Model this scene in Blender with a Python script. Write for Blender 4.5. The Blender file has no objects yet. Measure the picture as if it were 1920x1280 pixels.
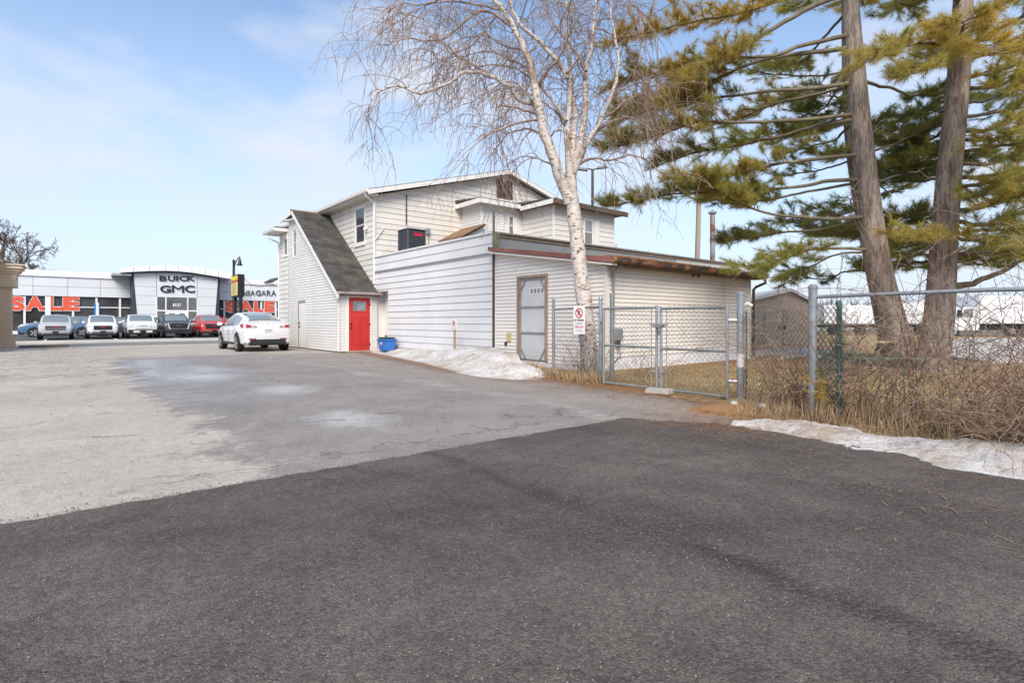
import bpy, bmesh, math, random
import numpy as np
from mathutils import Vector, Matrix

random.seed(7)
rng = np.random.default_rng(7)
S = bpy.context.scene
COL = S.collection

# ------------------------------------------------------------------ camera
CAM_H, F_PX, HORIZON = 1.2, 1018.0, 603.0
YAW = math.atan2(836.0, F_PX)                 # alley axis (+Y) lies left of the view axis
FX, FY = math.sin(YAW), math.cos(YAW)         # forward
RX, RY = math.cos(YAW), -math.sin(YAW)        # right
cam = bpy.data.cameras.new('camera')
cam.sensor_width = 36.0
cam.lens = 36.0 * F_PX / 1920.0
cam.shift_y = -(640.0 - HORIZON) / 1920.0
cam.clip_start = 0.05
cam.clip_end = 3000
camo = bpy.data.objects.new('camera', cam)
COL.objects.link(camo)
camo.location = (0, 0, CAM_H)
camo.rotation_euler = (math.radians(90), 0, -YAW)
S.camera = camo

# ------------------------------------------------------------------ world and sun
SUN_EL, SUN_AZ = math.radians(42), math.radians(220)   # azimuth: direction the light comes from, from +Y towards +X
w = bpy.data.worlds.new('World'); S.world = w; w.use_nodes = True
nt = w.node_tree; nt.nodes.clear()
out = nt.nodes.new('ShaderNodeOutputWorld')
bg = nt.nodes.new('ShaderNodeBackground'); bg.inputs['Strength'].default_value = 0.145
sky = nt.nodes.new('ShaderNodeTexSky'); sky.sky_type = 'NISHITA'; sky.sun_disc = False
sky.sun_elevation = SUN_EL; sky.sun_rotation = SUN_AZ
sky.air_density = 1.0; sky.dust_density = 0.35; sky.ozone_density = 0.7
tc = nt.nodes.new('ShaderNodeTexCoord')
mp = nt.nodes.new('ShaderNodeMapping'); mp.inputs['Scale'].default_value = (1.0, 1.0, 2.6)
mp.inputs['Location'].default_value = (0.35, 2.1, 1.15)
nz = nt.nodes.new('ShaderNodeTexNoise'); nz.inputs['Scale'].default_value = 3.4
nz.inputs['Detail'].default_value = 7; nz.inputs['Roughness'].default_value = 0.52
rp = nt.nodes.new('ShaderNodeValToRGB')
rp.color_ramp.elements[0].position = 0.475; rp.color_ramp.elements[0].color = (0, 0, 0, 1)
rp.color_ramp.elements[1].position = 0.70; rp.color_ramp.elements[1].color = (1, 1, 1, 1)
sx = nt.nodes.new('ShaderNodeSeparateXYZ')
el = nt.nodes.new('ShaderNodeMapRange'); el.inputs['From Min'].default_value = 0.0
el.inputs['From Max'].default_value = 0.48; el.inputs['To Min'].default_value = 0.96; el.inputs['To Max'].default_value = 0.0
mu = nt.nodes.new('ShaderNodeMath'); mu.operation = 'MULTIPLY'; mu.inputs[1].default_value = 0.85
mx = nt.nodes.new('ShaderNodeMix'); mx.data_type = 'RGBA'
mx.inputs[7].default_value = (3.35, 3.55, 3.95, 1)
L = nt.links.new
L(tc.outputs['Generated'], mp.inputs['Vector']); L(mp.outputs[0], nz.inputs['Vector'])
L(nz.outputs['Fac'], rp.inputs['Fac']); L(tc.outputs['Generated'], sx.inputs[0])
L(sx.outputs['Z'], el.inputs['Value']); L(rp.outputs['Color'], mu.inputs[0]); L(mu.outputs[0], mx.inputs[0])
hz = nt.nodes.new('ShaderNodeMix'); hz.data_type = 'RGBA'; hz.inputs[7].default_value = (2.65, 3.05, 3.85, 1)
L(el.outputs[0], hz.inputs[0]); L(sky.outputs['Color'], hz.inputs[6]); L(hz.outputs[2], mx.inputs[6]); L(mx.outputs[2], bg.inputs['Color']); L(bg.outputs[0], out.inputs['Surface'])

sun = bpy.data.lights.new('sun', 'SUN'); sun.energy = 2.8; sun.angle = math.radians(32)
sun.color = (1.0, 0.92, 0.81)
suno = bpy.data.objects.new('sun', sun); COL.objects.link(suno)
sd = Vector((math.sin(SUN_AZ) * math.cos(SUN_EL), math.cos(SUN_AZ) * math.cos(SUN_EL), math.sin(SUN_EL)))
suno.rotation_euler = sd.to_track_quat('Z', 'Y').to_euler()
suno.location = sd * 60

S.view_settings.view_transform = 'Standard'; S.view_settings.look = 'None'
S.view_settings.exposure = 0.76; S.view_settings.gamma = 1.0
S.view_settings.use_curve_mapping = False
S.render.resolution_x = 1024; S.render.resolution_y = 682

# ------------------------------------------------------------------ pixel helpers (photo is 1920 wide)
def ray(px, py):
    l = (px - 960.0) / F_PX
    return Vector((FX + RX * l, FY + RY * l, (HORIZON - py) / F_PX))
def atD(px, py, d): r = ray(px, py) * d; return Vector((r.x, r.y, r.z + CAM_H))
def atX(px, py, X): r = ray(px, py); return atD(px, py, X / r.x)
def atY(px, py, Y): r = ray(px, py); return atD(px, py, Y / r.y)
def atZ(px, py, Z=0.0): r = ray(px, py); return atD(px, py, (Z - CAM_H) / r.z)
def gxy(px, py): p = atZ(px, py); return (p.x, p.y)

# ------------------------------------------------------------------ materials
MATS = {}
def mat(name, col, rough=0.7, var=0.12, scale=3.0, fine=0.08, fscale=60.0, bump=0.0, bscale=40.0,
        metal=0.0, spec=0.4, stretch=(1, 1, 1), rand=0.0, dirt=None, dscale=1.2, dlo=0.52, dhi=0.72, coat=0.0, damt=1.0):
    if name in MATS: return MATS[name]
    m = bpy.data.materials.new(name); m.use_nodes = True
    n = m.node_tree; p = n.nodes['Principled BSDF']; N = n.nodes.new; K = n.links.new
    t = N('ShaderNodeTexCoord'); mpn = N('ShaderNodeMapping'); mpn.inputs['Scale'].default_value = stretch
    K(t.outputs['Object'], mpn.inputs['Vector'])
    a = N('ShaderNodeTexNoise'); a.inputs['Scale'].default_value = scale; a.inputs['Detail'].default_value = 5
    b = N('ShaderNodeTexNoise'); b.inputs['Scale'].default_value = fscale; b.inputs['Detail'].default_value = 3
    K(mpn.outputs[0], a.inputs['Vector']); K(mpn.outputs[0], b.inputs['Vector'])
    ma = N('ShaderNodeMapRange'); ma.inputs['From Min'].default_value = 0.3; ma.inputs['From Max'].default_value = 0.7
    ma.inputs['To Min'].default_value = 1 - var; ma.inputs['To Max'].default_value = 1 + var
    mb = N('ShaderNodeMapRange'); mb.inputs['From Min'].default_value = 0.3; mb.inputs['From Max'].default_value = 0.7
    mb.inputs['To Min'].default_value = 1 - fine; mb.inputs['To Max'].default_value = 1 + fine
    K(a.outputs['Fac'], ma.inputs['Value']); K(b.outputs['Fac'], mb.inputs['Value'])
    mm = N('ShaderNodeMath'); mm.operation = 'MULTIPLY'; K(ma.outputs[0], mm.inputs[0]); K(mb.outputs[0], mm.inputs[1])
    val = mm.outputs[0]
    if rand:
        oi = N('ShaderNodeObjectInfo'); mr = N('ShaderNodeMapRange')
        mr.inputs['To Min'].default_value = 1 - rand; mr.inputs['To Max'].default_value = 1 + rand
        K(oi.outputs['Random'], mr.inputs['Value'])
        m2 = N('ShaderNodeMath'); m2.operation = 'MULTIPLY'; K(val, m2.inputs[0]); K(mr.outputs[0], m2.inputs[1]); val = m2.outputs[0]
    vm = N('ShaderNodeVectorMath'); vm.operation = 'SCALE'; K(val, vm.inputs['Scale'])
    if dirt is None:
        vm.inputs[0].default_value = col[:3]
    else:
        d = N('ShaderNodeTexNoise'); d.inputs['Scale'].default_value = dscale; d.inputs['Detail'].default_value = 6
        d.inputs['Roughness'].default_value = 0.65
        K(mpn.outputs[0], d.inputs['Vector'])
        dr = N('ShaderNodeMapRange'); dr.inputs['From Min'].default_value = dlo; dr.inputs['From Max'].default_value = dhi
        dr.inputs['To Max'].default_value = damt
        K(d.outputs['Fac'], dr.inputs['Value'])
        mxx = N('ShaderNodeMix'); mxx.data_type = 'RGBA'
        mxx.inputs[6].default_value = (*col[:3], 1); mxx.inputs[7].default_value = (*dirt[:3], 1)
        K(dr.outputs[0], mxx.inputs[0]); K(mxx.outputs[2], vm.inputs[0])
    K(vm.outputs[0], p.inputs['Base Color'])
    p.inputs['Roughness'].default_value = rough; p.inputs['Metallic'].default_value = metal
    p.inputs['Specular IOR Level'].default_value = spec
    if coat: p.inputs['Coat Weight'].default_value = coat; p.inputs['Coat Roughness'].default_value = 0.05
    if bump:
        bn = N('ShaderNodeTexNoise'); bn.inputs['Scale'].default_value = bscale; bn.inputs['Detail'].default_value = 5
        K(mpn.outputs[0], bn.inputs['Vector'])
        bp = N('ShaderNodeBump'); bp.inputs['Strength'].default_value = bump; bp.inputs['Distance'].default_value = 0.02
        K(bn.outputs['Fac'], bp.inputs['Height']); K(bp.outputs[0], p.inputs['Normal'])
    MATS[name] = m
    return m

# ------------------------------------------------------------------ object helpers
ORG = {}
def tag(o, label, cat, group=None, kind=None):
    o['label'] = label
    if cat: o['category'] = cat
    if group: o['group'] = group
    if kind: o['kind'] = kind
    return o
def thing(name, label, cat, loc=(0, 0, 0), group=None):
    o = bpy.data.objects.new(name, None); COL.objects.link(o)
    o.empty_display_size = 0.2; o.location = loc; ORG[o.name] = Vector(loc)
    return tag(o, label, cat, group)
def link(name, me, m, parent=None, smooth=False):
    if m is not None and not me.materials: me.materials.append(m)
    o = bpy.data.objects.new(name, me); COL.objects.link(o)
    if parent is not None:
        o.parent = parent; ORG[o.name] = ORG.get(parent.name, Vector((0, 0, 0)))
    else: ORG[o.name] = Vector((0, 0, 0))
    return o
def npmesh(name, V, Fc, n, mtl, parent=None, smooth=False):
    """V (k,3) array, Fc (f,n) int array"""
    V = np.asarray(V, dtype=np.float64).reshape(-1, 3)
    if parent is not None: V = V - np.array(ORG.get(parent.name, (0, 0, 0)))
    Fc = np.asarray(Fc, dtype=np.int32).reshape(-1, n)
    me = bpy.data.meshes.new(name)
    me.vertices.add(len(V)); me.vertices.foreach_set('co', V.astype(np.float32).ravel())
    me.loops.add(Fc.size); me.loops.foreach_set('vertex_index', Fc.ravel())
    me.polygons.add(len(Fc)); me.polygons.foreach_set('loop_start', np.arange(0, Fc.size, n, dtype=np.int32))
    if smooth: me.polygons.foreach_set('use_smooth', np.ones(len(Fc), dtype=bool))
    me.update(calc_edges=True)
    return link(name, me, mtl, parent)

class B:
    """collects faces of ONE object"""
    def __init__(s): s.v = []; s.f = []
    def poly(s, pts):
        b = len(s.v); s.v += [tuple(p) for p in pts]; s.f.append(tuple(range(b, b + len(pts)))); return s
    def hexa(s, p):   # 8 points: bottom 4 then top 4
        b = len(s.v); s.v += [tuple(q) for q in p]
        for f in ((3, 2, 1, 0), (4, 5, 6, 7), (0, 1, 5, 4), (1, 2, 6, 5), (2, 3, 7, 6), (3, 0, 4, 7)): s.f.append(tuple(b + i for i in f))
        return s
    def box(s, x0, x1, y0, y1, z0, z1):
        return s.hexa([(x0, y0, z0), (x1, y0, z0), (x1, y1, z0), (x0, y1, z0), (x0, y0, z1), (x1, y0, z1), (x1, y1, z1), (x0, y1, z1)])
    def prism(s, pts, off):
        """closed polygon pts extruded by vector off"""
        b = len(s.v); n = len(pts); o = Vector(off)
        s.v += [tuple(p) for p in pts] + [tuple(Vector(p) + o) for p in pts]
        s.f.append(tuple(range(b + n - 1, b - 1, -1))); s.f.append(tuple(range(b + n, b + 2 * n)))
        for i in range(n):
            j = (i + 1) % n; s.f.append((b + i, b + j, b + n + j, b + n + i))
        return s
    def tube(s, path, rad, n=8, caps=True):
        P = [Vector(p) for p in path]
        if not hasattr(rad, '__len__'): rad = [rad] * len(P)
        b = len(s.v); up = None
        for i, p in enumerate(P):
            d = (P[min(i + 1, len(P) - 1)] - P[max(i - 1, 0)])
            d = d.normalized() if d.length > 1e-9 else Vector((0, 0, 1))
            if up is None:
                up = Vector((0, 0, 1)) if abs(d.z) < 0.9 else Vector((1, 0, 0))
            a = d.cross(up).normalized(); c = a.cross(d).normalized(); up = c
            for k in range(n):
                t = 2 * math.pi * k / n
                s.v.append(tuple(p + (a * math.cos(t) + c * math.sin(t)) * rad[i]))
        for i in range(len(P) - 1):
            for k in range(n):
                k2 = (k + 1) % n
                s.f.append((b + i * n + k, b + i * n + k2, b + (i + 1) * n + k2, b + (i + 1) * n + k))
        if caps and n > 2:
            s.f.append(tuple(b + k for k in range(n - 1, -1, -1)))
            e = b + (len(P) - 1) * n; s.f.append(tuple(e + k for k in range(n)))
        return s
    def lathe(s, prof, c, n=20, axis='Z'):
        """prof list of (r, h)"""
        b = len(s.v); c = Vector(c)
        for r, h in prof:
            for k in range(n):
                t = 2 * math.pi * k / n; x, y = r * math.cos(t), r * math.sin(t)
                q = {'Z': (x, y, h), 'X': (h, x, y), 'Y': (x, h, y)}[axis]
                s.v.append(tuple(c + Vector(q)))
        for i in range(len(prof) - 1):
            for k in range(n):
                k2 = (k + 1) % n; s.f.append((b + i * n + k, b + i * n + k2, b + (i + 1) * n + k2, b + (i + 1) * n + k))
        s.f.append(tuple(b + k for k in range(n - 1, -1, -1))); e = b + (len(prof) - 1) * n
        s.f.append(tuple(e + k for k in range(n)))
        return s
    def grid(s, fn, nu, nv):
        b = len(s.v)
        for i in range(nu + 1):
            for j in range(nv + 1): s.v.append(tuple(fn(i / nu, j / nv)))
        for i in range(nu):
            for j in range(nv):
                a = b + i * (nv + 1) + j; s.f.append((a, a + nv + 1, a + nv + 2, a + 1))
        return s
    def build(s, name, m, parent=None, smooth=None, bevel=0.0, kind=None):
        me = bpy.data.meshes.new(name)
        o = ORG.get(parent.name, Vector((0, 0, 0))) if parent is not None else Vector((0, 0, 0))
        me.from_pydata([(x - o.x, y - o.y, z - o.z) for x, y, z in s.v], [], s.f)
        if bevel:
            bm = bmesh.new(); bm.from_mesh(me); bmesh.ops.remove_doubles(bm, verts=bm.verts, dist=1e-5)
            bmesh.ops.recalc_face_normals(bm, faces=bm.faces)
            bmesh.ops.bevel(bm, geom=list(bm.edges), offset=bevel, segments=2, affect='EDGES', clamp_overlap=True)
            bm.to_mesh(me); bm.free()
        if smooth is not None:
            me.polygons.foreach_set('use_smooth', [True] * len(me.polygons))
            me.set_sharp_from_angle(angle=math.radians(smooth))
        me.update()
        ob = link(name, me, m, parent)
        if kind: ob['kind'] = kind
        return ob

# walls: u along the wall, v up, d outwards
class Wall:
    def __init__(s, axis, c): s.a = axis; s.c = c
    def p(s, u, v, d=0.0):
        return Vector((s.c - d, u, v)) if s.a == 'X' else Vector((u, s.c - d, v))
    def uv(s, px, py):
        q = atX(px, py, s.c) if s.a == 'X' else atY(px, py, s.c)
        return (q.y, q.z) if s.a == 'X' else (q.x, q.z)
    def box(s, b, u0, u1, v0, v1, d0, d1):
        return b.hexa([s.p(u0, v0, d0), s.p(u1, v0, d0), s.p(u1, v0, d1), s.p(u0, v0, d1),
                       s.p(u0, v1, d0), s.p(u1, v1, d0), s.p(u1, v1, d1), s.p(u0, v1, d1)])

def clip(poly, f):
    outp = []; n = len(poly)
    for i in range(n):
        a, b2 = poly[i], poly[(i + 1) % n]; fa, fb = f(a), f(b2)
        if fa >= 0: outp.append(a)
        if (fa > 0 and fb < 0) or (fa < 0 and fb > 0):
            t = fa / (fa - fb); outp.append((a[0] + (b2[0] - a[0]) * t, a[1] + (b2[1] - a[1]) * t))
    return outp
def area(p):
    return 0.5 * abs(sum(p[i][0] * p[(i + 1) % len(p)][1] - p[(i + 1) % len(p)][0] * p[i][1] for i in range(len(p)))) if len(p) > 2 else 0

def boards(parent, W, poly, exp, m, openings=(), lap=0.019, base=0.004, v_start=None, name='siding_board', gap=0.0, slot=None):
    if slot is None: slot = 0.0055 if exp < 0.15 else 0.007  # slot bares the dark core, drawing a shadow line under each lap
    vs = [q[1] for q in poly]; v = min(vs) if v_start is None else v_start
    while v < max(vs) - 1e-4:
        st = clip(clip(poly, lambda q: q[1] - v - (0 if gap else slot)), lambda q: (v + exp) - q[1])
        pcs = [st]
        for (u0, u1, w0, w1) in openings:
            new = []
            for p in pcs:
                if len(p) < 3: continue
                new.append(clip(p, lambda q: u0 - q[0])); new.append(clip(p, lambda q: q[0] - u1))
                mid = clip(clip(p, lambda q: q[0] - u0), lambda q: u1 - q[0])
                new.append(clip(mid, lambda q: w0 - q[1])); new.append(clip(mid, lambda q: q[1] - w1))
            pcs = new
        if name == 'siding_board' and not gap:      # butt joints, staggered from course to course
            new = []
            for p in pcs:
                if len(p) < 3: continue
                a_, z_ = min(q[0] for q in p), max(q[0] for q in p); c_ = a_ + random.uniform(1.4, 3.66)
                while c_ < z_ - 0.5:
                    new.append(clip(p, lambda q: c_ - 0.0015 - q[0])); p = clip(p, lambda q: q[0] - c_ - 0.0015); c_ += 3.66
                new.append(p)
            pcs = new
        for p in pcs:
            j = random.uniform(-0.0022, 0.0022)
            if area(p) < 0.002: continue
            b = B(); n = len(p)
            if gap:
                cu = sum(q[0] for q in p) / n; cv = sum(q[1] for q in p) / n
                p = [(q[0] + (gap if q[0] < cu else -gap), q[1] + (gap if q[1] < cv else -gap)) for q in p]
            fr = [W.p(q[0], q[1], base + j + lap * (1 - (q[1] - v) / exp)) for q in p]
            bk = [W.p(q[0], q[1], -0.012) for q in p]
            k = len(b.v); b.v += [tuple(q) for q in fr + bk]
            b.f.append(tuple(range(k, k + n))); b.f.append(tuple(range(k + 2 * n - 1, k + n - 1, -1)))
            for i in range(n):
                i2 = (i + 1) % n; b.f.append((k + i, k + n + i, k + n + i2, k + i2))
            b.build(name, m, parent)
        v += exp

def window(parent, W, u0, u1, v0, v1, mf, mg, fw=0.07, d=0.03, split=True, name='window', sill=True):
    b = B()
    W.box(b, u0 - fw, u0, v0 - fw, v1 + fw, -0.02, d); W.box(b, u1, u1 + fw, v0 - fw, v1 + fw, -0.02, d)
    W.box(b, u0, u1, v1, v1 + fw, -0.02, d); W.box(b, u0, u1, v0 - fw, v0, -0.02, d)
    f = b.build(name, mf, parent)
    if sill:
        W.box(B0 := B(), u0 - fw * 1.2, u1 + fw * 1.2, v0 - fw * 1.5, v0 - fw * 1.02, -0.02, d + 0.03); B0.build('sill', mf, f)
    vm = (v0 + v1) / 2
    halves = ((v0, vm, -0.004), (vm, v1, 0.008)) if split else ((v0, v1, 0.0),)
    for a, c, dd in halves:
        b = B(); sw = 0.03
        W.box(b, u0 + 0.002, u0 + sw, a + 0.002, c - 0.002, -0.015 + dd, 0.012 + dd); W.box(b, u1 - sw, u1 - 0.002, a + 0.002, c - 0.002, -0.015 + dd, 0.012 + dd)
        W.box(b, u0 + sw, u1 - sw, a + 0.002, a + sw, -0.015 + dd, 0.012 + dd); W.box(b, u0 + sw, u1 - sw, c - sw, c - 0.002, -0.015 + dd, 0.012 + dd)
        b.build('sash', mf, f)
        b = B(); W.box(b, u0 + sw, u1 - sw, a + sw, c - sw, -0.010 + dd, -0.004 + dd); b.build('pane', mg, f)
    return f

def letter(ch, W, u0, u1, v0, v1, d, th, m, parent, off=0.0, name='letter', flip=None):
    """one glyph fitted to a rectangle of a wall; on X-walls the reading direction is -u"""
    cu = bpy.data.curves.new(name, 'FONT'); cu.body = ch; cu.resolution_u = 6; cu.offset = off
    o = bpy.data.objects.new(name, cu); COL.objects.link(o)
    bpy.context.view_layer.update()
    me = bpy.data.meshes.new_from_object(o.evaluated_get(bpy.context.evaluated_depsgraph_get()))
    bpy.data.objects.remove(o); bpy.data.curves.remove(cu)
    co = [v.co.copy() for v in me.vertices]; fs = [tuple(p.vertices) for p in me.polygons]
    edges = {}
    for f in fs:
        for i in range(len(f)):
            e = (f[i], f[(i + 1) % len(f)]); edges[e] = 1
    bpy.data.meshes.remove(me)
    x0, x1 = min(c.x for c in co), max(c.x for c in co); y0, y1 = min(c.y for c in co), max(c.y for c in co)
    b = B(); n = len(co)
    for dd in (d + th, d):
        for c in co:
            t = (c.x - x0) / max(x1 - x0, 1e-6)
            uu = (u0 + (u1 - u0) * t) if W.a == 'Y' else (u1 + (u0 - u1) * t)
            b.v.append(tuple(W.p(uu, v0 + (v1 - v0) * (c.y - y0) / max(y1 - y0, 1e-6), dd)))
    b.f += fs; b.f += [tuple(n + i for i in reversed(f)) for f in fs]
    for (i, k) in edges:
        if (k, i) not in edges: b.f.append((i, n + i, n + k, k))
    return b.build(name, m, parent)
def pxletter(ch, W, x0, x1, ytop, ybot, d, th, m, parent, off=0.0, name='letter'):
    ua, va = W.uv(x0, ybot); ub, vb = W.uv(x1, ytop); um, vm = W.uv((x0 + x1) / 2, ybot); _, vt = W.uv((x0 + x1) / 2, ytop)
    return letter(ch, W, min(ua, ub), max(ua, ub), vm, vt, d, th, m, parent, off, name)
def textline(txt, W, u0, u1, v0, v1, d, th, m, parent, off=0.0, name='letter', sp=0.12):
    """letters of a short word spread over a rectangle, reading direction handled by the wall"""
    wd = [{' ': 0.5, 'I': 0.35, '1': 0.55, 'M': 1.2, 'W': 1.25}.get(c, 0.9) for c in txt]; tot = sum(wd) + sp * (len(txt) - 1)
    k = (u1 - u0) / tot; x = 0
    for c, q in zip(txt, wd):
        if c != ' ':
            if W.a == 'Y': letter(c, W, u0 + x * k, u0 + (x + q) * k, v0, v1, d, th, m, parent, off, name)
            else: letter(c, W, u1 - (x + q) * k, u1 - x * k, v0, v1, d, th, m, parent, off, name)
        x += q + sp

# ================================================================== MATERIAL SET
M_white = mat('white_siding', (0.68, 0.672, 0.665), 0.45, 0.04, 0.7, 0.02, 30, rand=0.035, dirt=(0.60, 0.59, 0.56), dscale=0.8, dlo=0.58, dhi=0.85, stretch=(1, 1, 0.35))
M_cream = mat('cream_siding', (0.66, 0.618, 0.565), 0.55, 0.05, 0.8, 0.03, 25, rand=0.035, dirt=(0.54, 0.47, 0.40), dscale=0.9, dlo=0.52, dhi=0.8, stretch=(1, 1, 0.3))
M_stair = mat('stair_siding', (0.65, 0.63, 0.60), 0.5, 0.05, 0.8, 0.03, 25, rand=0.03, dirt=(0.58, 0.53, 0.46), dscale=0.9, dlo=0.55, dhi=0.85, stretch=(1, 1, 0.3))
M_tan = mat('tan_siding', (0.73, 0.68, 0.625), 0.5, 0.05, 0.8, 0.03, 25, rand=0.03, dirt=(0.52, 0.43, 0.35), dscale=0.9, dlo=0.52, dhi=0.82, stretch=(1, 1, 0.3))
M_core = mat('wall_core', (0.20, 0.19, 0.17), 0.9)  # core darkened so the slots between boards read as lap shadows
M_trim = mat('white_trim', (0.72, 0.70, 0.67), 0.45, 0.05, 2, 0.03, 30, dirt=(0.58, 0.53, 0.46), dscale=2, dlo=0.55, dhi=0.8)
M_found = mat('painted_foundation', (0.70, 0.70, 0.71), 0.8, 0.08, 1.5, 0.05, 20, bump=0.3, bscale=15)
M_shingle = mat('asphalt_shingle', (0.085, 0.08, 0.075), 0.95, 0.35, 2.2, 0.35, 55, bump=0.5, bscale=80, dirt=(0.105, 0.105, 0.055), dscale=1.1, dlo=0.54, dhi=0.72, spec=0.1, damt=0.7)
M_shinglebrown = mat('brown_shingle', (0.22, 0.13, 0.075), 0.95, 0.25, 3, 0.3, 60, bump=0.4, bscale=80)
M_red = mat('red_door_paint', (0.47, 0.03, 0.025), 0.45, 0.10, 2, 0.03, 30)
M_black = mat('black_metal', (0.018, 0.017, 0.018), 0.45)
M_dglass = mat('window_glass', (0.045, 0.05, 0.055), 0.06, 0.3, 2.0, 0.0, 10, spec=0.9)
M_dglass2 = mat('frosted_glass', (0.19, 0.22, 0.24), 0.12, 0.25, 3.0, 0.0, 10, spec=0.7)
M_curtain = mat('curtained_glass', (0.26, 0.26, 0.27), 0.1, 0.25, 3.0, 0.05, 30, spec=0.7, stretch=(6, 6, 0.4))
M_brownm = mat('brown_downspout', (0.06, 0.042, 0.035), 0.5)
M_greenm = mat('weathered_green_pipe', (0.14, 0.155, 0.13), 0.6, 0.2)
M_redf = mat('red_fascia', (0.27, 0.10, 0.08), 0.7, 0.2, 3, 0.1, 30, dirt=(0.42, 0.33, 0.27), dscale=3, dlo=0.6, dhi=0.75)
M_flash = mat('grey_flashing', (0.41, 0.42, 0.43), 0.5, 0.15, 2.0, 0.05, 30, dirt=(0.38, 0.36, 0.33), dscale=2.0, dlo=0.5, dhi=0.7, metal=0.2)
M_rustg = mat('rusty_gutter', (0.07, 0.05, 0.04), 0.7, 0.3, 3, 0.2, 40, dirt=(0.36, 0.16, 0.07), dscale=2.2, dlo=0.48, dhi=0.62, bump=0.3)
M_wood = mat('weathered_wood', (0.30, 0.22, 0.165), 0.85, 0.2, 2, 0.15, 25, stretch=(6, 6, 0.8), bump=0.2)
M_greydoor = mat('grey_door', (0.52, 0.52, 0.52), 0.5, 0.06, 1.5, 0.03, 20)
M_galv = mat('galvanised_steel', (0.33, 0.35, 0.365), 0.42, 0.18, 6, 0.08, 60, metal=0.55, dirt=(0.25, 0.22, 0.19), dscale=5, dlo=0.58, dhi=0.75)
M_ac = mat('ac_metal', (0.085, 0.095, 0.11), 0.45, 0.1)
M_acd = mat('ac_dark', (0.02, 0.022, 0.025), 0.6)
M_conc = mat('concrete', (0.40, 0.37, 0.33), 0.9, 0.15, 2, 0.12, 40, bump=0.3)
M_stucco = mat('beige_stucco', (0.60, 0.46, 0.33), 0.9, 0.06, 1, 0.08, 60, bump=0.2, bscale=120)
M_stuccol = mat('beige_cornice', (0.64, 0.52, 0.39), 0.85, 0.06, 1, 0.06, 60)
M_metalp = mat('silver_panel', (0.69, 0.70, 0.72), 0.4, 0.03, 0.3, 0.02, 10, rand=0.03, metal=0.1)
M_whitep = mat('white_panel', (0.76, 0.76, 0.77), 0.4, 0.03, 0.3, 0.02, 10)
M_char = mat('charcoal_panel', (0.045, 0.05, 0.06), 0.5)
M_showglass = mat('showroom_glass', (0.055, 0.055, 0.055), 0.12, 0.6, 0.35, 0.15, 2.0, spec=0.5, dirt=(0.10, 0.065, 0.03), dscale=0.5, dlo=0.55, dhi=0.7)
M_letter = mat('dark_letter', (0.07, 0.085, 0.095), 0.5)
M_letterb = mat('black_letter', (0.02, 0.025, 0.03), 0.4)
M_saler = mat('sale_red', (0.72, 0.10, 0.055), 0.5, 0.03)
M_salew = mat('sale_white', (0.80, 0.77, 0.74), 0.5, 0.02)
M_blueb = mat('blue_banner', (0.03, 0.22, 0.52), 0.5, 0.05)

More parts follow.
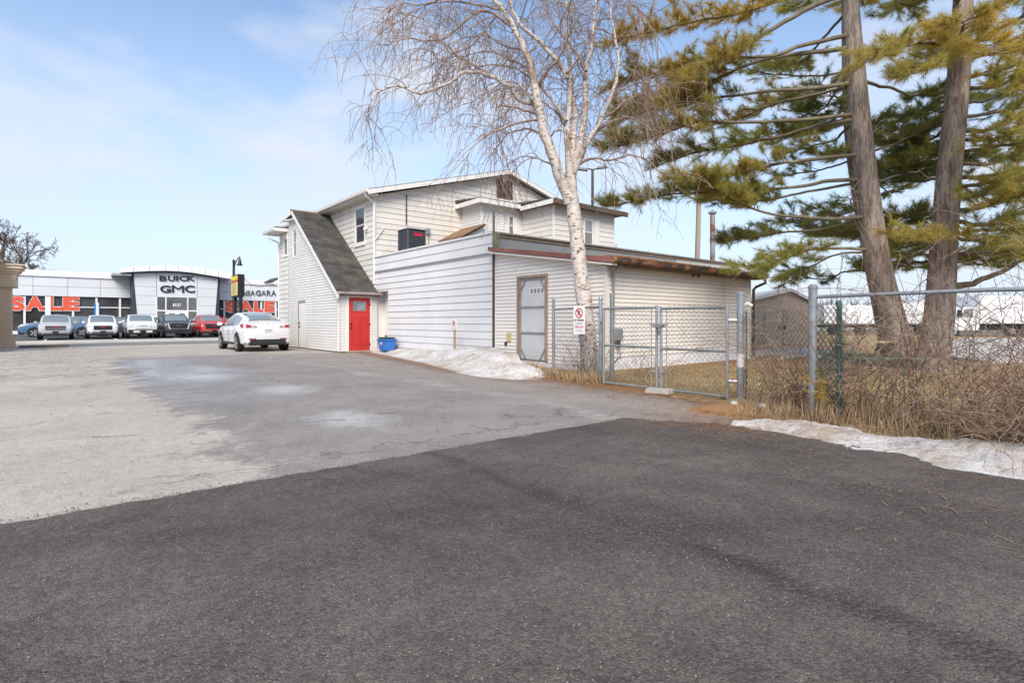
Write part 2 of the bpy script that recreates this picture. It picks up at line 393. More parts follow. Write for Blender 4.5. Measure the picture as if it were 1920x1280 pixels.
# ================================================================== GROUND
def pave(name, kind):
    m = bpy.data.materials.new(name); m.use_nodes = True
    n = m.node_tree; p = n.nodes['Principled BSDF']; N = n.nodes.new; K = n.links.new
    t = N('ShaderNodeTexCoord'); O = t.outputs['Object']
    def noise(sc, det=6, ro=0.6, vec=None, st=None):
        x = N('ShaderNodeTexNoise'); x.inputs['Scale'].default_value = sc; x.inputs['Detail'].default_value = det; x.inputs['Roughness'].default_value = ro
        v = vec or O
        if st:
            q = N('ShaderNodeMapping'); q.inputs['Scale'].default_value = st; K(v, q.inputs['Vector']); v = q.outputs[0]
        K(v, x.inputs['Vector']); return x.outputs['Fac']
    def rng_(v, a, b, c=0.0, d=1.0, smooth=False):
        x = N('ShaderNodeMapRange'); x.inputs['From Min'].default_value = a; x.inputs['From Max'].default_value = b
        x.inputs['To Min'].default_value = c; x.inputs['To Max'].default_value = d
        if smooth: x.interpolation_type = 'SMOOTHSTEP'
        K(v, x.inputs['Value']); return x.outputs[0]
    def op(o, a, b):
        x = N('ShaderNodeMath'); x.operation = o
        for i, q in enumerate((a, b)):
            if isinstance(q, (int, float)): x.inputs[i].default_value = q
            else: K(q, x.inputs[i])
        return x.outputs[0]
    def mixc(f, a, b, mode='MIX'):
        x = N('ShaderNodeMix'); x.data_type = 'RGBA'; x.blend_type = mode
        if isinstance(f, (int, float)): x.inputs[0].default_value = f
        else: K(f, x.inputs[0])
        for i, q in ((6, a), (7, b)):
            if isinstance(q, tuple): x.inputs[i].default_value = (*q, 1)
            else: K(q, x.inputs[i])
        return x.outputs[2]
    def voro(sc, feat='F1', rnd=1.0, vec=None):
        x = N('ShaderNodeTexVoronoi'); x.feature = feat; x.inputs['Scale'].default_value = sc; x.inputs['Randomness'].default_value = rnd
        K(vec or O, x.inputs['Vector']); return x
    sp = N('ShaderNodeSeparateXYZ'); K(O, sp.inputs[0]); X, Y = sp.outputs[0], sp.outputs[1]
    wob = N('ShaderNodeTexNoise'); wob.inputs['Scale'].default_value = 1.8; wob.inputs['Detail'].default_value = 9; wob.inputs['Roughness'].default_value = 0.7; K(O, wob.inputs['Vector'])
    wv = N('ShaderNodeVectorMath'); wv.operation = 'MULTIPLY_ADD'; wv.inputs[1].default_value = (0.5, 0.5, 0.5)
    K(wob.outputs['Color'], wv.inputs[0]); K(O, wv.inputs[2]); OW = wv.outputs[0]
    if kind == 'new':
        vf = voro(125); vg = voro(46)
        stone = op('MULTIPLY', rng_(vf.outputs['Color'], 0.0, 1.0, 0.58, 1.42), rng_(vg.outputs['Color'], 0.0, 1.0, 0.75, 1.3))
        hi = rng_(vf.outputs['Color'], 0.86, 1.0, 0.0, 1.0)
        band = op('ABSOLUTE', op('SUBTRACT', op('ADD', X, rng_(noise(2.2), 0, 1, -0.16, 0.16)), 2.56), 0.0)
        bandm = op('MULTIPLY', rng_(band, 0.0, 0.17, 1.0, 0.0, True), rng_(noise(2.0), 0.30, 0.52))
        patch = op('MULTIPLY', rng_(noise(0.55, 5), 0.35, 0.68, 0.72, 1.30), rng_(noise(3.1, 7, 0.7), 0.3, 0.7, 0.82, 1.18))
        ravel = op('MAXIMUM', rng_(noise(0.8, 6, 0.65), 0.50, 0.64), bandm)
        c = mixc(ravel, (0.096, 0.080, 0.070), (0.074, 0.062, 0.055))
        sc_ = N('ShaderNodeVectorMath'); sc_.operation = 'SCALE'; K(c, sc_.inputs[0])
        K(op('MULTIPLY', op('MULTIPLY', stone, patch), op('SUBTRACT', 1.0, op('MULTIPLY', bandm, 0.18))), sc_.inputs['Scale'])
        c2 = mixc(op('MULTIPLY', hi, 0.55), sc_.outputs[0], (0.20, 0.185, 0.17))
        c3 = mixc(op('MULTIPLY', rng_(noise(1.9, 7, 0.7), 0.60, 0.74), 0.45), c2, (0.125, 0.115, 0.105))
        litter = op('MULTIPLY', op('MULTIPLY', rng_(op('ADD', X, rng_(noise(2.0), 0, 1, -0.7, 0.7)), 4.4, 5.8, 0, 1), rng_(Y, 2.4, 3.6)), rng_(noise(9, 5, 0.7), 0.45, 0.6))
        c4 = mixc(op('MULTIPLY', litter, 0.55), c3, (0.15, 0.085, 0.05))
        K(c4, p.inputs['Base Color']); K(rng_(noise(0.7), 0.3, 0.7, 0.72, 0.92), p.inputs['Roughness'])
        h = op('ADD', op('MULTIPLY', vf.outputs['Distance'], -0.8), op('MULTIPLY', op('MULTIPLY', vg.outputs['Distance'], op('ADD', op('MULTIPLY', ravel, 2.2), 0.3)), -1.0))
        bp = N('ShaderNodeBump'); bp.inputs['Strength'].default_value = 0.62; bp.inputs['Distance'].default_value = 0.010
        K(h, bp.inputs['Height']); K(bp.outputs[0], p.inputs['Normal']); p.inputs['Specular IOR Level'].default_value = 0.35
    elif kind == 'old':
        edge1 = op('ADD', X, rng_(noise(0.5, 6, 0.6), 0.3, 0.7, -0.55, 0.55))
        left = rng_(op('ADD', edge1, rng_(noise(6, 6, 0.7), 0.3, 0.7, -0.22, 0.22)), 0.97, 1.22, 1.0, 0.0)
        edge2 = op('ADD', X, rng_(noise(0.35, 6, 0.6), 0.3, 0.7, -0.5, 0.5))
        right = rng_(edge2, 5.5, 6.3)
        far = rng_(op('ADD', Y, rng_(noise(0.5), 0.3, 0.7, -2.5, 2.5)), 20.5, 23.5)
        cmid = mixc(rng_(noise(0.9, 8, 0.7), 0.35, 0.65), (0.185, 0.167, 0.155), (0.265, 0.238, 0.218))
        cl = mixc(rng_(noise(0.6, 7, 0.62), 0.35, 0.68), (0.425, 0.375, 0.32), (0.33, 0.29, 0.248))
        cr = mixc(rng_(noise(0.8, 7, 0.65), 0.4, 0.65), (0.28, 0.243, 0.21), (0.215, 0.19, 0.17))
        c = mixc(left, mixc(right, cmid, cr), cl)
        c = mixc(far, c, mixc(rng_(noise(1.1, 7, 0.7, st=(0.6, 1.6, 1)), 0.4, 0.66), (0.41, 0.365, 0.31), (0.30, 0.27, 0.24)))
        # pale joint between the lanes
        jx = op('ABSOLUTE', op('SUBTRACT', edge2, op('ADD', 5.55, op('MULTIPLY', op('SUBTRACT', Y, 4.0), -0.01))), 0.0)
        c = mixc(op('MULTIPLY', op('MULTIPLY', rng_(jx, 0.0, 0.30, 1, 0, True), rng_(noise(1.4), 0.4, 0.62)), 0.6), c, (0.36, 0.33, 0.29))
        je = op('ABSOLUTE', op('SUBTRACT', edge1, 1.45), 0.0)
        c = mixc(op('MULTIPLY', op('MULTIPLY', rng_(je, 0.0, 0.45, 1, 0, True), rng_(noise(1.9, 6, 0.7), 0.5, 0.66)), 0.55), c, (0.36, 0.33, 0.29))
        # salt bloom round the dried puddles
        for (cx, cy, rad) in ((3.0, 10.0, 0.5), (2.7, 6.5, 0.42), (2.3, 13.5, 0.6)):
            dx = op('SUBTRACT', X, cx); dy = op('MULTIPLY', op('SUBTRACT', Y, cy), 0.6)
            r = op('ADD', op('SQRT', op('ADD', op('MULTIPLY', dx, dx), op('MULTIPLY', dy, dy)), 0), rng_(noise(3), 0.3, 0.7, -0.15, 0.15))
            c = mixc(op('MULTIPLY', rng_(r, 0.0, rad * 1.5, 1, 0, True), 0.75), c, (0.42, 0.42, 0.41))
        # cracks
        v1 = voro(0.55, 'DISTANCE_TO_EDGE', 1.0, OW); v2 = voro(2.6, 'DISTANCE_TO_EDGE', 1.0, OW)
        k1 = op('MULTIPLY', rng_(v1.outputs['Distance'], 0.0, 0.008, 1, 0), rng_(noise(1.1), 0.48, 0.6))
        alli = op('MULTIPLY', rng_(op('ADD', Y, rng_(noise(0.3), 0.3, 0.7, -3, 3)), 12.0, 16.0), op('SUBTRACT', 1.0, rng_(X, 0.5, 3.0)))
        k2 = op('MULTIPLY', rng_(v2.outputs['Distance'], 0.0, 0.06, 1, 0), op('MULTIPLY', alli, rng_(noise(1.0), 0.38, 0.52)))
        sy_ = op('ABSOLUTE', op('SUBTRACT', op('ADD', Y, rng_(noise(1.7, 8, 0.7), 0.3, 0.7, -0.22, 0.22)), 4.78), 0.0)
        k3 = op('MULTIPLY', rng_(sy_, 0.0, 0.016, 1, 0), rng_(noise(0.9), 0.44, 0.52))
        cr_ = op('MAXIMUM', op('MAXIMUM', k1, k2), k3)
        c = mixc(op('MULTIPLY', cr_, 0.6), c, (0.07, 0.062, 0.055))
        # brown oil and rust stains
        c = mixc(op('MULTIPLY', rng_(noise(1.3, 8, 0.72, st=(1.8, 1, 1)), 0.60, 0.74), 0.4), c, (0.13, 0.11, 0.095))
        # needle litter by the building and gate
        lit = op('MULTIPLY', rng_(op('ADD', op('ADD', X, op('MULTIPLY', op('MAXIMUM', op('SUBTRACT', Y, 9.0), 0.0), -0.14)), rng_(noise(1.6), 0.3, 0.7, -0.6, 0.6)), 6.3, 7.3), rng_(noise(8, 6, 0.75), 0.42, 0.6))
        c = mixc(op('MULTIPLY', lit, 0.75), c, (0.20, 0.105, 0.055))
        fine = op('MULTIPLY', rng_(voro(70).outputs['Color'], 0, 1, 0.78, 1.22), rng_(noise(7, 8, 0.75), 0.3, 0.7, 0.86, 1.14))
        sc_ = N('ShaderNodeVectorMath'); sc_.operation = 'SCALE'; K(c, sc_.inputs[0]); K(fine, sc_.inputs['Scale'])
        K(sc_.outputs[0], p.inputs['Base Color'])
        # damp streak along the left edge of the centre lane
        wx = op('SUBTRACT', X, op('ADD', 2.0, op('MULTIPLY', op('SUBTRACT', Y, 17.0), 0.02)))
        wet = op('MULTIPLY', rng_(op('ADD', op('ABSOLUTE', wx, 0.0), rng_(noise(0.5, 6), 0.3, 0.7, -0.9, 0.9)), 0.1, 1.5, 1, 0, True), rng_(op('ADD', Y, rng_(noise(0.3), 0.3, 0.7, -2, 2)), 6.0, 15.0))
        wet = op('MULTIPLY', wet, rng_(Y, 20.0, 21.5, 1, 0))
        K(rng_(wet, 0.0, 0.9, 0.88, 0.22), p.inputs['Roughness'])
        h = op('ADD', op('MULTIPLY', cr_, -1.5), op('MULTIPLY', voro(90).outputs['Distance'], -0.35))
        bp = N('ShaderNodeBump'); bp.inputs['Distance'].default_value = 0.01
        K(rng_(wet, 0.0, 0.8, 0.6, 0.08), bp.inputs['Strength'])
        K(h, bp.inputs['Height']); K(bp.outputs[0], p.inputs['Normal'])
    elif kind == 'yard':
        c = mixc(rng_(noise(0.7, 6), 0.38, 0.62), (0.36, 0.27, 0.13), (0.37, 0.19, 0.08))
        c = mixc(op('MULTIPLY', rng_(noise(2.5, 6, 0.7), 0.5, 0.66), 0.5), c, (0.17, 0.165, 0.06))
        fine = rng_(noise(45, 4, 0.7), 0.3, 0.7, 0.6, 1.4)
        sc_ = N('ShaderNodeVectorMath'); sc_.operation = 'SCALE'; K(c, sc_.inputs[0]); K(fine, sc_.inputs['Scale'])
        K(sc_.outputs[0], p.inputs['Base Color']); p.inputs['Roughness'].default_value = 0.95
        bp = N('ShaderNodeBump'); bp.inputs['Strength'].default_value = 0.8; bp.inputs['Distance'].default_value = 0.04
        K(noise(30, 5, 0.7), bp.inputs['Height']); K(bp.outputs[0], p.inputs['Normal'])
    elif kind == 'snow':
        c = mixc(rng_(noise(1.4, 7, 0.7, st=(1, 1, 2)), 0.40, 0.66), (0.64, 0.63, 0.62), (0.42, 0.335, 0.26))
        c = mixc(op('MULTIPLY', rng_(noise(11, 8, 0.85), 0.51, 0.66), 0.8), c, (0.16, 0.12, 0.09))
        K(c, p.inputs['Base Color']); p.inputs['Roughness'].default_value = 0.6
        bp = N('ShaderNodeBump'); bp.inputs['Strength'].default_value = 0.7; bp.inputs['Distance'].default_value = 0.05
        K(noise(16, 7, 0.7), bp.inputs['Height']); K(bp.outputs[0], p.inputs['Normal'])
        p.inputs['Specular IOR Level'].default_value = 0.3
    return m
M_new, M_old, M_yard, M_snow = pave('new_asphalt', 'new'), pave('old_asphalt', 'old'), pave('dry_lawn', 'yard'), pave('dirty_snow', 'snow')
M_ground = mat('far_ground', (0.16, 0.13, 0.09), 0.95, 0.2, 0.05, 0.15, 2)
M_road = mat('road_asphalt', (0.19, 0.18, 0.17), 0.9, 0.12, 0.3, 0.1, 30, stretch=(0.3, 1, 1))
M_lot = mat('lot_asphalt', (0.085, 0.082, 0.08), 0.9, 0.2, 0.3, 0.1, 20)
M_kerb = mat('kerb_concrete', (0.52, 0.49, 0.45), 0.9, 0.1, 0.8, 0.08, 20)

def struct(o): o['kind'] = 'structure'; return o
def sheet(name, pts, z, m, th=0.0):
    b = B()
    if th: b.prism([(x, y, z - th) for x, y in pts], (0, 0, th))
    else: b.poly([(x, y, z) for x, y in pts])
    return struct(b.build(name, m))
def jag(p0, p1, n, amp):
    r = []
    for i in range(n):
        t = i / n; x = p0[0] + (p1[0] - p0[0]) * t; y = p0[1] + (p1[1] - p0[1]) * t
        r.append((x + random.uniform(-amp, amp), y + random.uniform(-amp, amp)))
    return r
sheet('ground', [(-1500, -1500), (1500, -1500), (1500, 1500), (-1500, 1500)], -0.09, M_ground)
sheet('alley', [(-45, 4.1), (4.9, 4.1), (5.2, 3.1), (6.9, 3.0), (7.3, 4.1), (7.5, 5.5), (7.55, 6.8), (7.9, 8.9), (9.75, 9.2), (9.75, 20.6), (8.2, 20.6), (8.2, 32.2), (-45, 32.2)], 0.0, M_old)
e = jag((-45, 4.36), (-8, 4.40), 12, 0.03) + jag((-8, 4.45), (5.3, 4.28), 130, 0.022) + jag((5.3, 4.28), (5.9, 3.3), 14, 0.06) + jag((5.9, 3.3), (5.75, -2), 30, 0.05)
sheet('new_pavement', e + [(5.8, -30), (-45, -30)], 0.016, M_new, 0.06)
sheet('road', [(-200, 32.5), (200, 32.5), (200, 39.2), (-200, 39.2)], -0.012, M_road)
sheet('kerb', [(-200, 32.2), (200, 32.2), (200, 32.5), (-200, 32.5)], 0.02, M_kerb, 0.1)
sheet('pavement', [(-200, 39.2), (200, 39.2), (200, 41.3), (-200, 41.3)], 0.10, M_kerb, 0.2)
sheet('dealer_lot', [(-200, 41.3), (200, 41.3), (200, 90), (-200, 90)], -0.004, M_lot)
for i, X0 in enumerate((-4.2, -1.1, 2.6, 6.2, 9.8, 13.4)):
    sheet('parking_line', [(X0, 44), (X0 + 0.12, 44), (X0 + 0.12, 50), (X0, 50)], 0.002, M_salew)
sheet('parking_stripe', [(-12, 53.6), (1, 53.6), (1, 53.9), (-12, 53.9)], 0.002, M_salew)

def sstep(a, b, x):
    t = np.clip((x - a) / (b - a), 0, 1); return t * t * (3 - 2 * t)
def vnoise(x, y, s=1.0, seed=0):
    """cheap smooth noise"""
    r = np.random.default_rng(seed); o = np.zeros_like(x, dtype=float); a = 1.0
    for k in range(5):
        for q in range(3):
            th = r.uniform(0, 6.28); ph = r.uniform(0, 6.28); f = s * (1.9 ** k) * r.uniform(0.7, 1.3)
            o += a * np.sin((x * math.cos(th) + y * math.sin(th)) * f + ph)
        a *= 0.55
    return o / 5.0
def yard_z(x, y):
    e1 = sstep(7.4, 8.3, x) * sstep(4.0, 4.6, y) + sstep(5.9, 6.9, x) * (1 - sstep(4.0, 4.6, y))
    e1 = e1 * (1 - sstep(8.6, 8.9, y)) + sstep(9.8, 10.4, x) * sstep(8.6, 8.9, y)
    return -0.05 + e1 * 0.10 + 0.02 * vnoise(x, y, 1.2, 3) * e1
def gridmesh(name, xs, ys, zf, m, smooth=True):
    Xg, Yg = np.meshgrid(xs, ys, indexing='ij'); Z = zf(Xg, Yg); nx, ny = len(xs), len(ys)
    V = np.stack([Xg, Yg, Z], -1).reshape(-1, 3)
    i, j = np.meshgrid(np.arange(nx - 1), np.arange(ny - 1), indexing='ij'); a = (i * ny + j).ravel()
    return npmesh(name, V, np.stack([a, a + ny, a + ny + 1, a + 1], -1), 4, m, None, smooth)
struct(gridmesh('yard', np.concatenate([np.arange(5.8, 20, 0.15), np.arange(20, 61, 1.5)]), np.concatenate([np.arange(-12, 9.4, 0.2), np.arange(9.5, 46, 1.5)]), yard_z, M_yard))

# snow: ridge along the white wall, and the strip beside the fence on the right
def snowpile(name, front, back, ns, ntt, hfun, seed, label):
    V = []; n = len(front)
    fa, ba = np.array(front, float), np.array(back, float); tt = np.linspace(0, 1, n); s = np.linspace(0, 1, ns)
    fx, fy = np.interp(s, tt, fa[:, 0]), np.interp(s, tt, fa[:, 1]); bx, by = np.interp(s, tt, ba[:, 0]), np.interp(s, tt, ba[:, 1])
    t = np.linspace(0, 1, ntt)
    jit = 0.05 * vnoise(s * 30, s * 0, 1.5, seed + 5)
    X = (fx + jit)[:, None] * (1 - t) + bx[:, None] * t; Y = fy[:, None] * (1 - t) + by[:, None] * t
    H = hfun(s)[:, None] * np.ones_like(t)[None, :]
    prof = sstep(0, 0.55, t)[None, :] * (0.55 + 0.45 * sstep(0.1, 0.7, t))[None, :]
    Z = H * prof * (1 + 0.35 * vnoise(X, Y, 2.5, seed)) + 0.045 * vnoise(X, Y, 7, seed + 1) * sstep(0.02, 0.3, t)[None, :] + 0.012 * sstep(0, 0.05, t)[None, :]
    Z += 0.02 * vnoise(X, Y, 22, seed + 2) * sstep(0.02, 0.3, t)[None, :]
    Z[:, 0] = -0.02
    Z[0, :] = -0.02; Z[-1, :] = -0.02
    Vv = np.stack([X, Y, Z], -1).reshape(-1, 3)
    i, j = np.meshgrid(np.arange(ns - 1), np.arange(ntt - 1), indexing='ij'); a = (i * ntt + j).ravel()
    o = npmesh(name, Vv, np.stack([a, a + ntt, a + ntt + 1, a + 1], -1), 4, M_snow, None, True)
    return tag(o, label, 'snow', None, 'stuff')
fr = [(7.75, 8.35), (7.15, 8.7), (6.95, 9.5), (7.05, 10.6), (7.5, 12.0), (8.0, 13.8), (8.4, 15.7), (8.85, 17.9), (9.25, 20.15)]
bk = [(8.15, 8.75), (8.2, 9.3), (8.45, 10.0), (9.25, 11.2), (9.72, 12.6), (9.72, 14.2), (9.72, 16.0), (9.72, 18.2), (9.72, 20.3)]
snowpile('snow_bank', fr, bk, 160, 40, lambda s: np.interp(s, [0, .1, .25, .38, .5, .62, .75, .9, 1], [.06, .18, .28, .34, .38, .32, .20, .15, .10]), 11,
         'dirty ridge of old snow piled along the white clapboard wall')
fr2 = [gxy(1362, 800), gxy(1440, 812), gxy(1520, 828), gxy(1600, 848), gxy(1700, 872), gxy(1800, 890), gxy(1920, 906), (5.45, -0.2), (5.5, -1.6)]
bk2 = [gxy(1372, 796), gxy(1450, 795), gxy(1530, 803), gxy(1600, 813), gxy(1680, 832), gxy(1780, 838), gxy(1850, 850), (6.3, -0.2), (6.3, -1.6)]
snowpile('snow_strip', fr2, bk2, 140, 30, lambda s: np.interp(s, [0, .1, .25, .45, .6, .7, .8, 1], [.015, .04, .06, .04, .06, .11, .13, .12]), 23,
         'thin dirty strip of snow melting beside the bramble covered fence')

# ================================================================== HOUSE
house = thing('house', 'white and cream clapboard house with steep stair roof, red door and low flat rear wing', 'house', (9.75, 20.7, 0))
W_side = Wall('X', 9.75)       # long side wall plane, faces the alley
W_stair = Wall('X', 8.19)
W_door = Wall('Y', 20.5)
W_gab = Wall('Y', 20.7)
W_shed = Wall('Y', 8.4)
W_para = Wall('Y', 12.72)
HX1, HY1 = 23.4, 33.0

def core(name, boxes, m=M_core):
    b = B()
    for q in boxes: b.box(*q)
    return b.build(name, m, house)
# --- main block
wm = core('upper_wall', [(9.765, HX1, 20.715, HY1, 0.0, 6.35)])
b = B(); b.prism([(9.765, 20.716, 6.35), (HX1, 20.716, 6.35), (16.6, 20.716, 8.28)], (0, HY1 - 20.72, 0)); b.build('gable_core', M_core, house)
gab = [(9.80, 3.0), (HX1, 3.0), (HX1, 6.38), (16.6, 8.36), (9.80, 6.38)]
vent = (*W_gab.uv(930.5, 373)[:1], *W_gab.uv(960.5, 373)[:1], W_gab.uv(945, 373)[1], W_gab.uv(945, 338)[1])
gw = core('gable_wall', [(9.77, HX1 - 0.01, 20.709, 20.714, 3.0, 6.30)])
boards(gw, W_gab, gab, 0.226, M_cream, [vent])
# window wall (faces the alley)
wa, wb2 = W_side.uv(684, 470)[0], W_side.uv(667.5, 470)[0]
wv0, wv1 = W_side.uv(676, 455)[1], W_side.uv(676, 391)[1]
sw = core('side_wall', [(9.759, 9.764, 20.74, HY1 - 0.01, 0.0, 6.34)])
boards(sw, W_side, [(20.70, 2.2), (30.0, 2.2), (30.0, 6.42), (20.70, 6.42)], 0.226, M_cream, [(wa - 0.09, wb2 + 0.09, wv0 - 0.09, wv1 + 0.09)])
window(house, W_side, wa, wb2, wv0, wv1, M_trim, M_dglass, 0.10, 0.035)
b = B(); b.box(9.715, 9.80, 20.655, 20.70, 2.4, 6.3); b.build('corner_post', M_trim, house)
# louvre vent
b = B(); u0, u1, v0, v1 = vent
for q in ((u0, u0 + 0.05, v0, v1), (u1 - 0.05, u1, v0, v1), (u0 + 0.05, u1 - 0.05, v1 - 0.05, v1), (u0 + 0.05, u1 - 0.05, v0, v0 + 0.05)): W_gab.box(b, *q, -0.02, 0.035)
M_vent = mat('brown_louvre', (0.10, 0.068, 0.055), 0.8, 0.25, 6, 0.15, 40)
vt = b.build('louvre_vent', M_vent, house)
b = B(); W_gab.box(b, u0 + 0.05, u1 - 0.05, v0 + 0.05, v1 - 0.05, -0.03, -0.015); b.build('vent_back', M_black, vt)
ns = 9
for k in range(ns):
    z = v0 + 0.06 + (v1 - v0 - 0.12) * k / (ns - 1) - 0.02
    b = B(); b.hexa([W_gab.p(u0 + 0.05, z, 0.030), W_gab.p(u1 - 0.05, z, 0.030), W_gab.p(u1 - 0.05, z + 0.05, -0.012), W_gab.p(u0 + 0.05, z + 0.05, -0.012),
            W_gab.p(u0 + 0.05, z + 0.012, 0.034), W_gab.p(u1 - 0.05, z + 0.012, 0.034), W_gab.p(u1 - 0.05, z + 0.062, -0.008), W_gab.p(u0 + 0.05, z + 0.062, -0.008)])
    b.build('slat', M_vent, vt)
# roof of the main block
RZ, REX0, REX1, RXm, RY0, RY1 = 8.56, 9.30, 23.9, 16.6, 20.32, 33.5
def zro(x): return RZ - (RZ - 6.50) * abs(x - RXm) / (RXm - REX0)
b = B()
for (xa, xb) in ((REX0, RXm), (RXm, REX1)):
    b.hexa([(xa, RY0, zro(xa) - 0.10), (xb, RY0, zro(xb) - 0.10), (xb, RY1, zro(xb) - 0.10), (xa, RY1, zro(xa) - 0.10),
            (xa, RY0, zro(xa)), (xb, RY0, zro(xb)), (xb, RY1, zro(xb)), (xa, RY1, zro(xa))])
roof = b.build('roof', M_shingle, house)
for (xa, xb) in ((REX0, RXm), (RXm, REX1)):
    b = B(); b.hexa([(xa, RY0 - 0.02, zro(xa) - 0.22), (xb, RY0 - 0.02, zro(xb) - 0.22), (xb, RY0 + 0.03, zro(xb) - 0.22), (xa, RY0 + 0.03, zro(xa) - 0.22),
            (xa, RY0 - 0.02, zro(xa) - 0.03), (xb, RY0 - 0.02, zro(xb) - 0.03), (xb, RY0 + 0.03, zro(xb) - 0.03), (xa, RY0 + 0.03, zro(xa) - 0.03)])
    b.build('rake_board', M_trim, roof)
    b = B(); b.hexa([(xa, RY0 + 0.035, zro(xa) - 0.15), (xb, RY0 + 0.035, zro(xb) - 0.15), (xb, 20.68, zro(xb) - 0.15), (xa, 20.68, zro(xa) - 0.15),
            (xa, RY0 + 0.035, zro(xa) - 0.105), (xb, RY0 + 0.035, zro(xb) - 0.105), (xb, 20.68, zro(xb) - 0.105), (xa, 20.68, zro(xa) - 0.105)])
    b.build('soffit', M_cream, roof)
b = B(); b.box(REX0 + 0.01, 9.74, RY0 + 0.04, RY1, 6.30, 6.34); b.build('soffit', M_cream, roof)
b = B(); b.prism([(REX0 - 0.12, RY0, 6.48), (REX0 - 0.10, RY0, 6.38), (REX0 - 0.02, RY0, 6.35), (REX0 + 0.0, RY0, 6.35), (REX0 + 0.0, RY0, 6.48)], (0, RY1 - RY0, 0)); b.build('gutter', M_trim, house)
b = B(); b.tube([(9.24, 20.55, 6.36), (9.30, 20.57, 6.26), (9.62, 20.62, 6.08), (9.69, 20.64, 6.0), (9.69, 20.64, 2.75)], 0.045, 8); b.build('downspout', M_trim, house, 40)
b = B(); b.tube([atY(703, 451, 20.64), atY(719, 427, 20.62)], 0.018, 6); b.build('bracket_arm', M_galv, house, 40)
b = B(); b.tube([atY(762, 421, 20.66), atY(762, 388, 20.66), atY(762.5, 366, 20.66)], 0.028, 6); b.build('refrigerant_line', M_brownm, house, 40)
p = atY(801.5, 434, 20.67); b = B(); b.box(p.x - 0.09, p.x + 0.09, 20.56, 20.66, p.z - 0.13, p.z + 0.13); b.build('junction_box', M_galv, house, None, 0.01)
b = B(); b.tube([(p.x, 20.62, p.z - 0.13), (p.x + 0.03, 20.6, p.z - 0.3), (p.x - 0.02, 20.55, p.z - 0.55)], 0.012, 6); b.build('cable', M_black, house)
p = atX(688.5, 428, 9.74); b = B(); b.box(9.66, 9.73, p.y - 0.07, p.y + 0.07, p.z - 0.05, p.z + 0.05); b.build('lamp_base', M_trim, house)
b = B(); b.lathe([(0.02, -0.08), (0.06, 0.0), (0.065, 0.06)], (9.60, p.y - 0.06, p.z - 0.07), 10); b.build('flood_lamp', M_trim, house, 40)

# --- two steps of the rear extension (upper floor)
E1X, E1Y, E2X, E2Y, E2R = 14.0, 19.13, 16.29, 17.0, 20.3
core('extension_core', [(E1X + 0.015, E2X, E1Y + 0.015, 20.70, 3.2, 6.28), (E2X + 0.015, E2R, E2Y + 0.015, 20.70, 3.2, 6.22)])
W_e1x, W_e1y, W_e2x, W_e2y = Wall('X', E1X), Wall('Y', E1Y), Wall('X', E2X), Wall('Y', E2Y)
def sidew(name, W, poly, exp, m, openings=()):
    u = [q[0] for q in poly]; v = [q[1] for q in poly]
    b = B(); W.box(b, min(u) + 0.02, max(u) - 0.02, min(v) + 0.02, max(v) - 0.02, -0.011, -0.006); o = b.build(name, M_core, house)
    boards(o, W, poly, exp, m, openings); return o
sidew('extension_wall', W_e1x, [(E1Y + 0.0, 3.6), (20.68, 3.6), (20.68, 6.36), (E1Y + 0.0, 6.36)], 0.115, M_white)
a0, a1 = W_e1y.uv(954, 420)[0], W_e1y.uv(967, 420)[0]; c0, c1 = W_e1y.uv(960, 441)[1], W_e1y.uv(960, 406)[1]
sidew('extension_wall', W_e1y, [(E1X, 3.6), (E2X, 3.6), (E2X, 6.36), (E1X, 6.36)], 0.115, M_white, [(a0 - 0.06, a1 + 0.06, c0 - 0.06, c1 + 0.06)])
window(house, W_e1y, a0, a1, c0, c1, M_trim, M_dglass2, 0.06, 0.03)
sidew('extension_wall', W_e2x, [(E2Y, 3.6), (E1Y - 0.01, 3.6), (E1Y - 0.01, 6.30), (E2Y, 6.30)], 0.226, M_cream)
a0, a1 = W_e2y.uv(1096, 420)[0], W_e2y.uv(1111, 420)[0]; c0, c1 = W_e2y.uv(1103, 458)[1], W_e2y.uv(1103, 413)[1]
sidew('extension_wall', W_e2y, [(E2X, 3.6), (E2R, 3.6), (E2R, 6.30), (E2X, 6.30)], 0.226, M_cream, [(a0 - 0.06, a1 + 0.06, c0 - 0.06, c1 + 0.06)])
window(house, W_e2y, a0, a1, c0, c1, M_trim, M_curtain, 0.06, 0.03)
b = B(); W_e2y.box(b, a1 + 0.10, a1 + 0.42, c0 - 0.05, c1 + 0.05, 0.02, 0.05); b.build('shutter', M_trim, house)
b = B(); W_e1y.box(b, E2X - 0.55, E2X - 0.3, c0 - 0.2, c1 + 0.1, 0.02, 0.05); b.build('shutter', M_trim, house)
for nm, q in (('corner_post', (E1X - 0.03, E1X + 0.05, E1Y - 0.03, E1Y + 0.05, 3.6, 6.3)), ('corner_post', (E2X - 0.03, E2X + 0.05, E2Y - 0.03, E2Y + 0.05, 3.6, 6.25))):
    b = B(); b.box(*q); b.build(nm, M_trim, house)
er = B(); er.hexa([(13.65, 18.78, 6.42), (15.93, 18.78, 6.42), (15.93, 20.68, 6.60), (13.65, 20.68, 6.60), (13.65, 18.78, 6.52), (15.93, 18.78, 6.52), (15.93, 20.68, 6.70), (13.65, 20.68, 6.70)])
er = er.build('extension_roof', M_shingle, house)
er2 = B(); er2.hexa([(15.93, 16.62, 6.34), (20.75, 16.62, 6.34), (20.75, 20.68, 6.66), (15.93, 20.68, 6.66), (15.93, 16.62, 6.44), (20.75, 16.62, 6.44), (20.75, 20.68, 6.76), (15.93, 20.68, 6.76)])
er2 = er2.build('extension_roof', M_shingle, house)
M_browneave = mat('brown_eave', (0.10, 0.07, 0.05), 0.8, 0.3)
